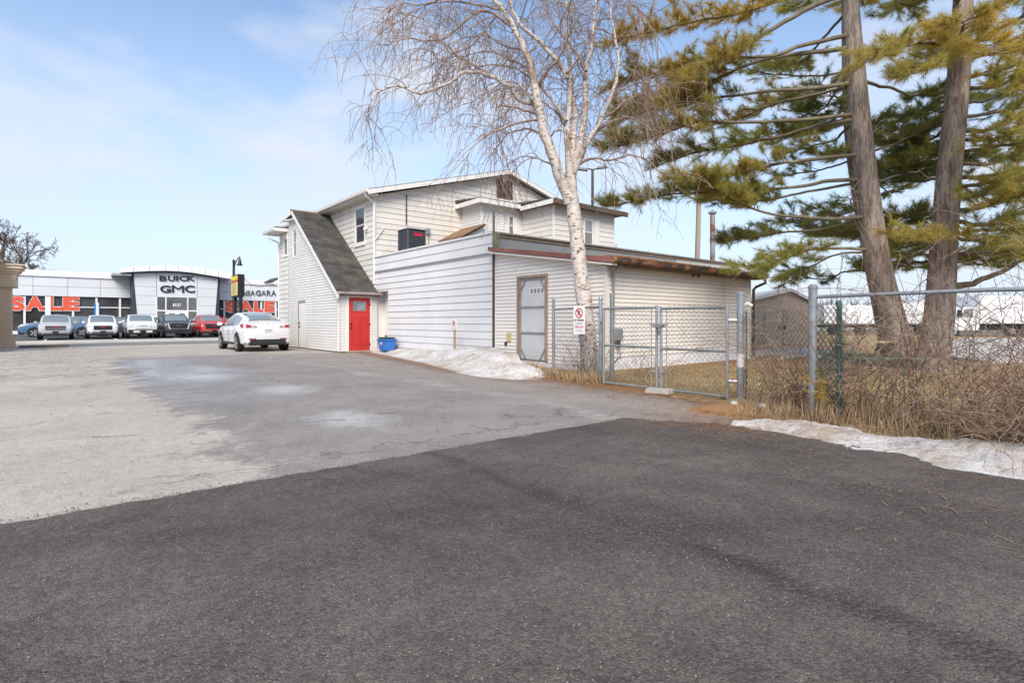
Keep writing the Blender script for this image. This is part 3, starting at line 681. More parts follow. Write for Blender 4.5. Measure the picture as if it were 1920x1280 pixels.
for par, m, q in ((er, M_trim, (13.62, 13.66, 18.76, 20.68, 6.30, 6.49)), (er, M_trim, (13.66, 15.90, 18.74, 18.79, 6.30, 6.49)), (er2, M_trim, (15.89, 15.94, 16.62, 18.80, 6.22, 6.41)),
                  (er2, M_browneave, (15.94, 20.78, 16.54, 16.63, 6.20, 6.40)), (er, M_trim, (13.67, 15.92, 18.80, 20.66, 6.36, 6.39)), (er2, M_browneave, (15.96, 20.74, 16.65, 20.66, 6.27, 6.30))):
    b = B(); b.box(*q); b.build('fascia', m, par)
b = B(); b.box(15.88, 16.08, 16.48, 16.60, 6.22, 6.42); b.build('gutter_end', M_rustg, house, None, 0.01)
# small lean-to roof in the corner
b = B(); b.hexa([(12.75, 18.85, 4.72), (13.98, 18.85, 5.38), (13.98, 20.67, 5.38), (12.75, 20.67, 4.72), (12.75, 18.85, 4.78), (13.98, 18.85, 5.44), (13.98, 20.67, 5.44), (12.75, 20.67, 4.78)]); lt = b.build('lean_to_roof', M_shinglebrown, house)
b = B(); b.prism([(12.95, 19.0, 3.6), (13.97, 19.0, 3.6), (13.97, 19.0, 5.34), (12.95, 19.0, 4.79)], (0, 1.66, 0)); b.build('lean_to_wall', M_white, house)
b = B(); b.hexa([(12.73, 18.83, 4.66), (13.98, 18.83, 5.33), (13.98, 18.86, 5.33), (12.73, 18.86, 4.66), (12.73, 18.83, 4.74), (13.98, 18.83, 5.41), (13.98, 18.86, 5.41), (12.73, 18.86, 4.74)]); b.build('rake_board', M_black, lt)

# --- flat-roofed wing: white wall
ZT = 3.86
core('wing_core', [(9.79, 24.0, 12.76, 19.44, 0.16, 3.60), (9.79, 24.0, 19.44, 20.70, 2.45, 3.60), (10.25, 24.0, 19.44, 20.70, 0.0, 2.45), (9.79, 9.95, 12.76, 20.70, 3.60, 3.80)])
op_door = (19.5, 20.62, 0.0, 2.42)
b = B(); W_side.box(b, 12.76, 19.48, 0.17, 3.78, -0.024, -0.014); W_side.box(b, 19.48, 20.69, 2.44, 3.78, -0.024, -0.014); ww = b.build('wing_wall', M_core, house)
boards(ww, W_side, [(12.72, 0.15), (20.69, 0.15), (20.69, 3.23), (12.72, 3.23)], 0.2255, M_white, [op_door], v_start=0.0, lap=0.022)
boards(ww, W_side, [(12.72, 3.235), (20.69, 3.235), (20.69, 3.79), (12.72, 3.79)], 0.27, M_white, base=0.045, lap=0.02)
b = B(); W_side.box(b, 12.70, 20.69, 3.205, 3.235, 0.0, 0.062); b.build('parapet_shadow_strip', mat('parapet_shadow_strip', (0.30, 0.30, 0.32), 0.5), house)  # grey strip painted in as the shadow line under the proud parapet boards
b = B(); W_side.box(b, 12.70, 20.69, 3.795, ZT, -0.25, 0.085); b.build('parapet_cap', M_white, house)
# side entrance recess at the far end of the white wall
b = B(); W_side.box(b, 19.5, 20.62, 0.02, 2.40, -0.40, -0.36); b.build('side_door', M_trim, house)
b = B(); W_side.box(b, 19.45, 19.5, 0.0, 2.42, -0.36, 0.002); W_side.box(b, 20.62, 20.66, 0.0, 2.42, -0.36, 0.002); W_side.box(b, 19.5, 20.62, 2.40, 2.44, -0.36, 0.002); b.build('door_frame', M_stair, house)
# parapet facing the shed roof
b = B(); W_para.box(b, 9.80, 19.0, 3.30, 3.70, -0.03, 0.02); b.build('parapet_flashing', M_flash, house)
b = B(); W_para.box(b, 19.0, 23.9, 3.25, 3.70, -0.03, 0.03); b.build('parapet_flashing', M_trim, house)
b = B(); W_para.box(b, 9.72, 24.0, 3.70, 3.80, -0.03, 0.05); b.build('parapet_board', M_wood, house)
b = B(); W_para.box(b, 9.72, 24.0, 3.80, 3.85, -0.10, 0.09); b.build('parapet_cap', mat('dull_cap', (0.30, 0.28, 0.26), 0.6, 0.2), house)
b = B(); W_para.box(b, 9.70, 9.86, 3.30, 3.80, 0.03, 0.14); b.build('end_block', mat('mossy_wood', (0.26, 0.25, 0.16), 0.9, 0.3, 6), house)
b = B(); b.box(9.9, 23.9, 12.9, 20.7, 3.60, 3.66); b.build('flat_roof', mat('roof_gravel', (0.2, 0.19, 0.18), 0.9), house)
fp = atY(1336, 500, 13.3); b = B(); b.tube([(fp.x, 13.3, 3.6), (fp.x, 13.3, 6.05)], 0.11, 12); fl = b.build('flue_pipe', mat('flue_metal', (0.34, 0.33, 0.32), 0.5, 0.2, 2, dirt=(0.26, 0.11, 0.05), dscale=1.6, dlo=0.5, dhi=0.6, metal=0.3), house, 40)
b = B(); b.lathe([(0.12, 0.0), (0.19, 0.04), (0.19, 0.10), (0.05, 0.18)], (fp.x, 13.3, 6.08), 12); b.build('flue_cap', M_galv, fl, 40)
b = B(); b.tube([(9.70, 12.66, 0.12), (9.70, 12.66, 3.2)], 0.04, 8); b.build('downspout', M_brownm, house, 40)
b = B(); b.tube([(9.70, 12.66, 3.2), (9.70, 12.66, 4.47)], 0.035, 8); b.build('vent_pipe', M_greenm, house, 40)

# --- tan shed wing with the grey door
def zsh(y): return 2.62 + (y - 8.4) * 0.155
core('shed_core', [(9.78, 16.48, 8.43, 12.7, 0.0, 2.55)])
du0, du1, dv0, dv1 = W_side.uv(1028, 600)[0], W_side.uv(971, 600)[0], 0.2, 2.46
b = B(); W_side.box(b, 8.43, du0, 0.0, 2.50, -0.022, -0.014); W_side.box(b, du1, 12.66, 0.0, 2.50, -0.022, -0.014); W_side.box(b, du0, du1, dv1, 2.50, -0.022, -0.014); tw = b.build('shed_wall', M_core, house)
boards(tw, W_side, [(8.44, 0.12), (12.60, 0.12), (12.60, zsh(12.60)), (8.44, zsh(8.44))], 0.1, M_tan, [(du0, du1, dv0 - 0.3, dv1)])
b = B(); W_side.box(b, 8.44, 12.64, -0.1, 0.125, -0.02, 0.0); b.build('foundation', M_found, house)
gl = [(9.77, 0.36), (16.46, 0.36), (16.46, 2.58), (9.77, 2.58)]
b = B(); W_shed.box(b, 9.79, 16.44, 0.1, 2.54, -0.022, -0.014); sw2 = b.build('shed_wall', M_core, house)
boards(sw2, W_shed, gl, 0.1, M_tan)
b = B(); W_shed.box(b, 9.77, 16.47, -0.1, 0.362, -0.02, 0.0); b.build('foundation', M_found, house)
for q in ((9.72, 9.80, 8.36, 8.44, 0.0, 2.55), (9.715, 9.80, 12.60, 12.66, 0.1, 3.2), (16.44, 16.52, 8.36, 8.44, 0.0, 2.55)):
    b = B(); b.box(*q); b.build('corner_post', M_tan, house)
b = B(); b.hexa([(9.55, 8.05, zsh(8.05) + 0.03), (16.75, 8.05, zsh(8.05) + 0.03), (16.75, 12.70, zsh(12.70) + 0.03), (9.55, 12.70, zsh(12.70) + 0.03),
                 (9.55, 8.05, zsh(8.05) + 0.09), (16.75, 8.05, zsh(8.05) + 0.09), (16.75, 12.70, zsh(12.70) + 0.09), (9.55, 12.70, zsh(12.70) + 0.09)]); sr = b.build('shed_roof', M_shingle, house)
def rake(z0, z1, x0, x1, m, nm):
    b = B(); b.hexa([(x0, 8.05, zsh(8.05) + z0), (x1, 8.05, zsh(8.05) + z0), (x1, 12.68, zsh(12.68) + z0), (x0, 12.68, zsh(12.68) + z0),
                     (x0, 8.05, zsh(8.05) + z1), (x1, 8.05, zsh(8.05) + z1), (x1, 12.68, zsh(12.68) + z1), (x0, 12.68, zsh(12.68) + z1)]); b.build(nm, m, sr)
rake(-0.02, 0.095, 9.50, 9.545, M_redf, 'fascia'); rake(-0.09, -0.035, 9.53, 9.72, M_tan, 'soffit')
b = B(); b.prism([(9.5, 7.93, 2.66), (9.5, 7.94, 2.57), (9.5, 8.0, 2.53), (9.5, 8.04, 2.53), (9.5, 8.04, 2.66)], (7.3, 0, 0)); b.build('gutter', M_rustg, house)
b = B(); b.box(9.56, 16.7, 8.06, 8.37, 2.50, 2.535); b.build('soffit', M_browneave, house)
V, Fq = [], []
nb = 2600; px_ = rng.beta(1.0, 2.2, nb) * 6.6 + 9.6; 
ang = rng.uniform(0, 6.28, nb); ln = rng.uniform(0.05, 0.14, nb); yy = 7.98 + rng.uniform(-0.05, 0.4, nb); zz = 2.67 + np.maximum(0, yy - 8.05) * 0.155 + rng.uniform(0, 0.035, nb)
dx, dy = np.cos(ang) * ln, np.sin(ang) * ln * 0.4; wz = 0.004
P0 = np.stack([px_, yy, zz], -1); P1 = np.stack([px_ + dx, yy + dy, zz + rng.uniform(-0.05, 0.02, nb)], -1); P2 = P0 + np.array([0, 0, 0.008])
o = npmesh('needle_litter', np.stack([P0, P1, P2], 1), np.arange(nb * 3).reshape(-1, 3), 3, mat('dry_needles', (0.30, 0.14, 0.06), 0.9, 0.4, 5), house); o['kind'] = 'stuff'
b = B(); b.tube([(16.62, 7.98, 2.55), (16.72, 8.0, 2.40), (16.62, 8.25, 2.28), (16.56, 8.3, 2.2), (16.56, 8.3, 0.1)], 0.045, 8); b.build('downspout', M_brownm, house, 40)
b = B(); b.tube([(9.93, 8.1, 2.5), (9.93, 8.3, 2.38), (9.93, 8.34, 2.3), (9.93, 8.34, 1.15)], 0.03, 8); b.build('conduit', M_galv, house, 40)
p = atY(1155, 627, 8.34); b = B(); b.box(p.x - 0.13, p.x + 0.13, 8.22, 8.37, p.z - 0.14, p.z + 0.14); b.build('meter_box', M_galv, house, None, 0.015)
p2 = atY(1160, 643, 8.3); b = B(); b.lathe([(0.04, -0.1), (0.05, 0.06), (0.02, 0.1)], (p2.x, 8.30, p2.z), 10); b.build('cable_coil', M_black, house, 40)
b = B(); b.tube([(p2.x, 8.28, p2.z - 0.1), (p2.x - 0.05, 8.2, p2.z - 0.35), (p2.x - 0.3, 8.1, 0.35), (p2.x - 0.6, 8.0, 0.2)], 0.01, 6); b.build('cable', M_black, house)
p = atY(1305, 510, 8.2); b = B(); b.box(p.x - 0.1, p.x + 0.1, 8.15, 8.3, p.z - 0.03, p.z + 0.03); fb = b.build('flood_light', M_brownm, house)
for sgn in (-1, 1):
    b = B(); b.lathe([(0.03, 0.0), (0.065, 0.12)], (p.x + sgn * 0.12, 8.2, p.z - 0.14), 10); b.build('lamp_head', M_brownm, fb, 40)
for (px, py, s, m) in ((955, 632, 0.09, mat('yellow_outlet', (0.52, 0.43, 0.22), 0.6)), (949, 644, 0.04, M_black)):
    p = atX(px, py, 9.73); b = B(); b.box(9.69, 9.74, p.y - s, p.y + s, p.z - s * 1.3, p.z + s * 1.3); b.build('wall_outlet', m, house, None, 0.008)
# grey door behind an old screen frame
b = B(); fw = 0.07
W_side.box(b, du0, du0 + fw, 0.15, dv1, -0.05, 0.045); W_side.box(b, du1 - fw, du1, 0.15, dv1, -0.05, 0.045); W_side.box(b, du0 + fw, du1 - fw, dv1 - fw, dv1, -0.05, 0.045)
b.build('door_frame', M_wood, house)
b = B(); W_side.box(b, du0 + fw, du1 - fw, 0.18, dv1 - fw, -0.029, -0.020); gd = b.build('grey_door', M_greydoor, house)
ca, cb = W_side.uv(1020, 555)[0], W_side.uv(992, 555)[0]; vz0, vz1 = W_side.uv(1006, 551)[1], W_side.uv(1006, 539)[1]
b = B(); W_side.box(b, ca, cb, vz0, vz1, -0.0205, -0.014); b.build('lite_frame', M_trim, gd)
for k in range(4):
    q0 = ca + (cb - ca) * (0.06 + k * 0.235); b = B(); W_side.box(b, q0, q0 + (cb - ca) * 0.17, vz0 + 0.025, vz1 - 0.025, -0.0145, -0.011); b.build('pane', M_dglass2, gd)
M_screen = mat('screen_wood', (0.27, 0.235, 0.215), 0.85, 0.2, 3, 0.1, 30)
b = B(); i0, i1, iz0, iz1 = du0 + fw + 0.005, du1 - fw - 0.005, 0.2, dv1 - fw - 0.005
for q in ((i0, i0 + 0.055, iz0, iz1), (i1 - 0.055, i1, iz0, iz1), (i0 + 0.055, i1 - 0.055, iz1 - 0.05, iz1), (i0 + 0.055, i1 - 0.055, 1.58, 1.62), (i0 + 0.055, i1 - 0.055, 0.88, 0.92)): W_side.box(b, *q, -0.010, 0.014)
sd_ = b.build('screen_door', M_screen, house)
for (uu, sgn, vv, vs) in ((i0 + 0.05, 1, iz1 - 0.05, -1), (i1 - 0.05, -1, iz1 - 0.05, -1), (i0 + 0.05, 1, iz0, 1), (i1 - 0.05, -1, iz0, 1)):
    b = B(); b.hexa([W_side.p(uu, vv + vs * 0.26, -0.008), W_side.p(uu + sgn * 0.17, vv, -0.008), W_side.p(uu + sgn * 0.21, vv, -0.008), W_side.p(uu, vv + vs * 0.32, -0.008),
                     W_side.p(uu, vv + vs * 0.26, 0.010), W_side.p(uu + sgn * 0.17, vv, 0.010), W_side.p(uu + sgn * 0.21, vv, 0.010), W_side.p(uu, vv + vs * 0.32, 0.010)]); b.build('corner_brace', M_screen, sd_)

# --- stair addition
SY0, SYR, SYB = 20.5, 25.75, 26.7
core('stair_core', [(8.21, 9.74, 20.53, 26.68, 0.0, 2.3)])
b = B(); b.prism([(8.21, 20.6, 2.3), (8.21, 26.68, 2.3), (8.21, 26.68, 6.05), (8.21, 25.7, 6.25), (8.21, 20.6, 2.38)], (1.5, 0, 0)); b.build('stair_core', M_core, house)
RS = (6.36 - 2.36) / (SYR - 20.35)
def zst(y): return 2.36 + (y - 20.35) * RS if y < SYR else 6.36 - (y - SYR) * 0.12
sdo = (W_stair.uv(573, 600)[0], W_stair.uv(560.5, 600)[0], 0.0, W_stair.uv(567, 565)[1])
swn = (W_stair.uv(557, 460)[0], W_stair.uv(550.3, 460)[0], W_stair.uv(553, 481)[1], W_stair.uv(553, 431)[1])
stp = [(SY0, 0.04), (SYB, 0.04), (SYB, zst(SYB) - 0.12), (SYR, zst(SYR) - 0.12), (SY0, zst(SY0) - 0.12)]
b = B(); W_stair.box(b, 20.55, sdo[0], 0.03, 2.2, -0.018, -0.013); W_stair.box(b, sdo[1], 26.66, 0.03, 2.2, -0.018, -0.013); stw = b.build('stair_wall', M_core, house)
boards(stw, W_stair, stp, 0.112, M_stair, [sdo, (swn[0] - 0.04, swn[1] + 0.04, swn[2] - 0.04, swn[3] + 0.04)], lap=0.017)
window(house, W_stair, *swn, M_trim, M_dglass2, 0.05, 0.03, sill=False)
b = B(); W_stair.box(b, sdo[0] + 0.01, sdo[1] - 0.06, 0.05, sdo[3] - 0.05, -0.017, 0.006); sdr = b.build('white_side_door', M_trim, house)
b = B(); W_stair.box(b, sdo[1] - 0.06, sdo[1] + 0.02, 0.03, sdo[3], -0.05, 0.03); W_stair.box(b, sdo[0], sdo[1] - 0.06, sdo[3] - 0.05, sdo[3] + 0.02, -0.05, 0.03); b.build('door_frame', M_wood, house)
for z in (1.15, 0.98):
    b = B(); b.lathe([(0.03, 0.0), (0.035, -0.05)], (8.19 - 0.0, sdo[1] - 0.14, z), 10, 'X'); b.build('door_knob', M_black, sdr, 40)
# wall with the red door
DX0, DX1 = W_door.uv(653.5, 600)[0], W_door.uv(693.5, 600)[0]
DZ1 = 2.16
b = B(); W_door.box(b, 8.21, 9.72, 2.2, 2.3, -0.018, -0.013); dw = b.build('entry_wall', M_core, house)
boards(dw, W_door, [(8.19, 0.04), (9.74, 0.04), (9.74, 2.3), (8.19, 2.3)], 0.112, M_stair, [(DX0 - 0.09, DX1 + 0.07, 0.0, DZ1 + 0.07)], lap=0.017)
b = B()
for q in ((DX0 - 0.09, DX0, 0.02, DZ1 + 0.07), (DX1, DX1 + 0.07, 0.02, DZ1 + 0.07), (DX0, DX1, DZ1, DZ1 + 0.07)): W_door.box(b, *q, -0.03, 0.035)
b.build('door_frame', M_trim, house)
b = B(); W_door.box(b, DX0 + 0.004, DX1 - 0.004, 0.06, DZ1 - 0.004, -0.02, 0.012); rd = b.build('red_door', M_red, house)
W_ = DX1 - DX0
gz0, gz1 = DZ1 - 0.53, DZ1 - 0.15
b = B()
for q in ((DX0 + 0.15 * W_, DX0 + 0.85 * W_, gz1, gz1 + 0.03), (DX0 + 0.15 * W_, DX0 + 0.85 * W_, gz0 - 0.03, gz0), (DX0 + 0.15 * W_, DX0 + 0.19 * W_, gz0, gz1), (DX0 + 0.81 * W_, DX0 + 0.85 * W_, gz0, gz1)): W_door.box(b, *q, 0.012, 0.026)
b.build('lite_frame', M_red, rd)
b = B(); W_door.box(b, DX0 + 0.19 * W_, DX0 + 0.81 * W_, gz0, gz1, 0.010, 0.016); b.build('pane', M_dglass2, rd)
for (ua, ub) in ((0.15, 0.47), (0.53, 0.85)):     # raised panel mouldings
    b = B(); x0_, x1_ = DX0 + ua * W_, DX0 + ub * W_
    for q in ((x0_, x1_, 1.36, 1.38), (x0_, x1_, 0.30, 0.32), (x0_, x0_ + 0.02, 0.32, 1.36), (x1_ - 0.02, x1_, 0.32, 1.36)): W_door.box(b, *q, 0.010, 0.024)
    b.build('panel_moulding', M_red, rd)
for z in (1.12, 0.96):
    b = B(); b.lathe([(0.034, 0.0), (0.036, -0.04), (0.02, -0.06)], (DX0 + 0.09, 20.485, z), 12, 'Y'); b.build('door_knob', M_black, rd, 40)
for z in (0.3, 1.1, 1.9):
    b = B(); W_door.box(b, DX1 - 0.012, DX1 + 0.012, z - 0.05, z + 0.05, 0.01, 0.04); b.build('hinge', M_black, rd)
b = B(); b.box(DX0 - 0.1, DX1 + 0.08, 20.36, 20.50, 0.005, 0.055); b.build('door_sill', M_conc, house)
b = B(); b.box(8.15, 8.20, 20.46, 20.51, 0.02, 2.3); b.build('corner_post', M_trim, house)
# shingle courses on the steep roof
def roofpt(x, y, n): return Vector((x, y, zst(y))) + Vector((0, -RS, 1)).normalized() * n
b = B(); b.hexa([(8.02, 20.3, zst(20.3) - 0.11), (9.80, 20.3, zst(20.3) - 0.11), (9.745, SYR, 6.36 - 0.09), (8.02, SYR, 6.36 - 0.09), (8.02, 20.3, zst(20.3)), (9.80, 20.3, zst(20.3)), (9.745, SYR, 6.36), (8.02, SYR, 6.36)])
rf = b.build('stair_roof', M_shingle, house)
b = B(); ncourse = 42
for k in range(ncourse):
    y0 = 20.28 + (SYR - 20.3) * k / ncourse; y1 = y0 + (SYR - 20.3) / ncourse * 1.12
    x = 8.0 - random.uniform(0, 0.3)
    while x < 9.78:
        wd = random.choice((0.22, 0.3, 0.3, 0.34)); xa, xb = max(x, 8.0) + 0.003, min(x + wd, 9.80 if y0 < 20.7 else 9.742) - 0.003; x += wd
        if xb - xa < 0.03: continue
        n0 = 0.018 + random.uniform(-0.004, 0.006); yj = y0 + random.uniform(-0.006, 0.006)
        b.hexa([roofpt(xa, yj, -0.004), roofpt(xb, yj, -0.004), roofpt(xb, y1, -0.002), roofpt(xa, y1, -0.002), roofpt(xa, yj, n0), roofpt(xb, yj, n0), roofpt(xb, y1, 0.004), roofpt(xa, y1, 0.004)])
o = b.build('shingles', M_shingle, rf); o['kind'] = 'stuff'
b = B(); b.hexa([(7.96, SYR, 6.30), (9.75, SYR, 6.30), (9.75, 27.15, 6.14), (7.96, 27.15, 6.14), (7.96, SYR, 6.365), (9.75, SYR, 6.365), (9.75, 27.15, 6.20), (7.96, 27.15, 6.20)]); b.build('back_slope', M_shingle, house)
b = B(); b.hexa([(7.98, SYR - 0.12, 6.29), (9.74, SYR - 0.12, 6.29), (9.74, SYR + 0.12, 6.37), (7.98, SYR + 0.12, 6.37), (7.98, SYR - 0.12, 6.33), (9.74, SYR - 0.12, 6.33), (9.74, SYR + 0.12, 6.40), (7.98, SYR + 0.12, 6.40)]); b.build('ridge_cap', mat('ridge_copper', (0.30, 0.16, 0.11), 0.7, 0.2), house)
b = B(); b.hexa([(7.99, 20.28, zst(20.28) - 0.18), (8.03, 20.28, zst(20.28) - 0.18), (8.03, SYR, 6.36 - 0.2), (7.99, SYR, 6.36 - 0.2), (7.99, 20.28, zst(20.28) - 0.01), (8.03, 20.28, zst(20.28) - 0.01), (8.03, SYR, 6.35), (7.99, SYR, 6.35)]); b.build('rake_board', M_trim, rf)
b = B(); b.hexa([(7.93, SYR, 6.08), (7.97, SYR, 6.08), (7.97, 27.17, 5.93), (7.93, 27.17, 5.93), (7.93, SYR, 6.34), (7.97, SYR, 6.34), (7.97, 27.17, 6.18), (7.93, 27.17, 6.18)]); b.build('rake_board', M_trim, rf)
b = B(); b.hexa([(7.97, SYR - 0.5, 5.86), (8.17, SYR - 0.5, 5.86), (8.17, 26.9, 5.95), (7.97, 26.9, 5.95), (7.97, SYR - 0.5, 5.9), (8.17, SYR - 0.5, 5.9), (8.17, 26.9, 5.99), (7.97, 26.9, 5.99)]); b.build('soffit', M_trim, rf)
b = B(); b.prism([(8.0, 20.16, 2.36), (8.0, 20.18, 2.28), (8.0, 20.24, 2.25), (8.0, 20.29, 2.25), (8.0, 20.29, 2.36)], (1.86, 0, 0)); b.build('gutter', mat('pinkish_gutter', (0.40, 0.34, 0.33), 0.5, 0.1, 3, dirt=(0.10, 0.08, 0.07), dscale=2), house)
b = B(); b.box(8.04, 9.73, 20.30, 20.46, 2.26, 2.30); b.build('soffit', M_browneave, house)
b = B(); b.tube([(8.04, 20.24, 2.26), (8.02, 20.26, 2.12), (8.08, 20.44, 1.98), (8.13, 20.46, 1.9), (8.13, 20.46, 0.08)], 0.035, 8); b.build('downspout', M_trim, house, 40)
b = B(); b.box(9.72, 9.75, 20.50, 20.56, 0.03, 2.35); b.build('corner_post', M_trim, house)
# --- front room beyond the stair
W_fr = Wall('X', 8.16)
core('front_core', [(8.18, 9.75, 26.70, 28.0, 0.0, 5.45)])
fwn = (W_fr.uv(540, 460)[0] + 0.05, W_fr.uv(533.5, 460)[0], W_fr.uv(537, 478)[1], W_fr.uv(537, 447)[1])
b = B(); W_fr.box(b, 26.72, 27.98, 0.03, 3.5, -0.018, -0.013); fo = b.build('front_wall', M_core, house)
boards(fo, W_fr, [(26.72, 0.04), (28.0, 0.04), (28.0, 5.45), (26.72, 5.45)], 0.226, M_stair, [(fwn[0] - 0.05, fwn[1] + 0.05, fwn[2] - 0.05, fwn[3] + 0.05)])
window(house, W_fr, *fwn, M_trim, M_dglass, 0.06, 0.03, split=False)
b = B(); b.box(7.62, 9.7, 26.75, 28.6, 5.48, 5.62); b.build('front_eave', M_trim, house)
b = B(); b.box(7.62, 9.7, 26.75, 28.6, 5.622, 5.68); b.build('front_roof', M_shingle, house)
b = B(); b.prism([(7.49, 26.75, 5.60), (7.51, 26.75, 5.50), (7.6, 26.75, 5.47), (7.618, 26.75, 5.47), (7.618, 26.75, 5.60)], (0, 1.85, 0)); b.build('gutter', M_trim, house)
b = B(); b.tube([(7.56, 28.2, 5.46), (7.62, 28.15, 5.3), (8.06, 28.0, 5.1), (8.10, 27.98, 5.0), (8.10, 27.98, 0.1)], 0.04, 8); b.build('downspout', M_trim, house, 40)
# porch roof on the street side
b = B(); b.hexa([(7.88, 28.05, 3.05), (8.16, 28.05, 3.05), (8.16, 29.6, 3.05), (7.88, 29.6, 3.05), (7.88, 28.05, 3.18), (8.16, 28.05, 3.34), (8.16, 29.6, 3.34), (7.88, 29.6, 3.18)]); pr = b.build('porch_roof', M_stair, house)
b = B(); b.hexa([(7.84, 28.02, 3.18), (8.16, 28.02, 3.36), (8.16, 29.6, 3.36), (7.84, 29.6, 3.18), (7.84, 28.02, 3.23), (8.16, 28.02, 3.41), (8.16, 29.6, 3.41), (7.84, 29.6, 3.23)]); b.build('porch_shingles', M_shingle, pr)

# ================================================================== AIR CONDITIONER on the flat roof
p = atD(768, 468, 21.3); ax, ay, az = p.x + 0.10, p.y, 3.74
ac = thing('air_conditioner', 'dark grey outdoor air conditioner standing on the flat roof by the gable', 'air conditioner', (ax, ay, az))
h_, s_ = 0.86, 0.40
b = B(); b.box(ax - s_ + 0.03, ax + s_ - 0.03, ay - s_ + 0.03, ay + s_ - 0.03, az + 0.18, az + 0.16 + h_); b.build('coil', M_acd, ac)
for (sx_, sy_) in ((-1, -1), (1, -1), (1, 1), (-1, 1)):
    b = B(); b.box(ax + sx_ * s_ - 0.05 * (sx_ > 0), ax + sx_ * s_ + 0.05 * (sx_ < 0), ay + sy_ * s_ - 0.05 * (sy_ > 0), ay + sy_ * s_ + 0.05 * (sy_ < 0), az + 0.16, az + 0.16 + h_); b.build('corner_frame', M_ac, ac)
for k in range(12):
    z = az + 0.20 + k * 0.066
    b = B()
    for q in ((ax - s_ + 0.05, ax + s_ - 0.05, ay - s_ + 0.004, ay - s_ + 0.02), (ax - s_ + 0.004, ax - s_ + 0.02, ay - s_ + 0.05, ay + s_ - 0.05)): b.box(*q, z, z + 0.028)
    b.build('louvre', M_ac, ac)
b = B(); b.box(ax - s_ - 0.01, ax + s_ + 0.01, ay - s_ - 0.01, ay + s_ + 0.01, az + 0.16 + h_, az + 0.2 + h_); b.build('top_cover', M_ac, ac, None, 0.012)
b = B(); b.box(ax - s_, ax + s_, ay - s_, ay + s_, az + 0.12, az + 0.16); b.build('base_pan', M_ac, ac)
b = B(); b.box(ax - 0.14, ax + 0.24, ay - s_ - 0.012, ay - s_ - 0.002, az + 0.78, az + 0.90); b.build('badge', mat('red_badge', (0.45, 0.03, 0.05), 0.5), ac)
for sx_ in (-1, 1):
    b = B(); b.box(ax + sx_ * 0.33 - 0.03, ax + sx_ * 0.33 + 0.03, ay - 0.45, ay + 0.45, az - 0.2, az + 0.12); b.build('stand_rail', M_acd, ac)
b = B(); b.tube([(ax - 0.1, ay - 0.42, az + 0.16), (ax - 0.25, ay - 0.46, az + 0.05), (ax - 0.28, ay - 0.44, az - 0.1)], 0.02, 6); b.build('hose', M_black, ac)

# ================================================================== CAR DEALERSHIP across the road
dealer = thing('dealership', 'silver panelled car dealership with arched entrance across the road', 'building', (0, 72, 0))
W_d = Wall('Y', 72.0); W_en = Wall('Y', 69.4)
def ux(px, W=W_d): return W.uv(px, 560)[0]
XL, XA, XB, XR = ux(-90), ux(247), ux(411), ux(640)
ZB, ZF = W_d.uv(130, 556)[1], W_d.uv(130, 523)[1]
b = B(); b.box(XL, XR, 72.3, 95, 0, 5.6); b.build('building_core', M_char, dealer)
ZF = 5.75
for (a, c, seams) in ((XL, XA, [-30, 62, 127, 188]), (XB, XR, [470, 529, 590])):
    cuts = [a] + [ux(q) for q in seams] + [c]
    for i in range(len(cuts) - 1):
        boards(dealer, W_d, [(cuts[i], ZB), (cuts[i + 1], ZB), (cuts[i + 1], ZF), (cuts[i], ZF)], (ZF - ZB) / 2, M_metalp, lap=0.0, base=0.12, name='fascia_panel', gap=0.014)
    b = B(); b.box(a, c, 71.75, 72.35, ZF, ZF + 0.62); b.build('parapet', M_whitep, dealer)
    b = B(); W_d.box(b, a, c, ZB - 0.04, ZF, -0.28, 0.05); b.build('fascia_backing', M_char, dealer)
    b = B(); W_d.box(b, a, c, -0.1, 0.30, -0.28, 0.1); b.build('plinth', M_whitep, dealer)
# glazing with white mullions
def glazing(mull, a, c, zm, z0=0.3, z1=None):
    z1 = z1 or ZB - 0.04
    xs = [a] + mull + [c]
    for i in range(len(xs) - 1):
        for (p0, p1) in ((z0, zm), (zm, z1)):
            b = B(); W_d.box(b, xs[i] + 0.02, xs[i + 1] - 0.02, p0 + 0.03, p1 - 0.03, -0.2, -0.15); b.build('glass_pane', M_showglass, dealer)
    for x in mull:
        b = B(); W_d.box(b, x - 0.09, x + 0.09, z0, z1, -0.2, 0.02); b.build('mullion', M_whitep, dealer)
    for i in range(len(xs) - 1):
        b = B(); W_d.box(b, xs[i] + 0.1, xs[i + 1] - 0.1, zm - 0.05, zm + 0.05, -0.19, -0.02); b.build('transom', M_whitep, dealer)
zm = W_d.uv(200, 576.5)[1]
glazing([ux(q) for q in (-60, -25, 10, 46, 90, 137, 181, 225)], XL, XA, zm)
glazing([ux(q) for q in (420.5, 455, 490, 517, 545, 580)], XB, XR, zm)
b = B(); W_d.box(b, ux(84.5), ux(95), 0.3, ZB - 0.05, 0.0, 0.08); b.build('column', M_whitep, dealer)
for (a, c, m) in ((176.5, 181, M_blueb), (180, 185, M_whitep), (184, 186.5, M_blueb)):
    b = B(); W_d.box(b, ux(a), ux(c), 0.3, 2.2 + (3.2 - 2.2), 0.021 if m is M_blueb else 0.03, 0.06 if m is M_blueb else 0.07); b.build('banner_panel', m, dealer)
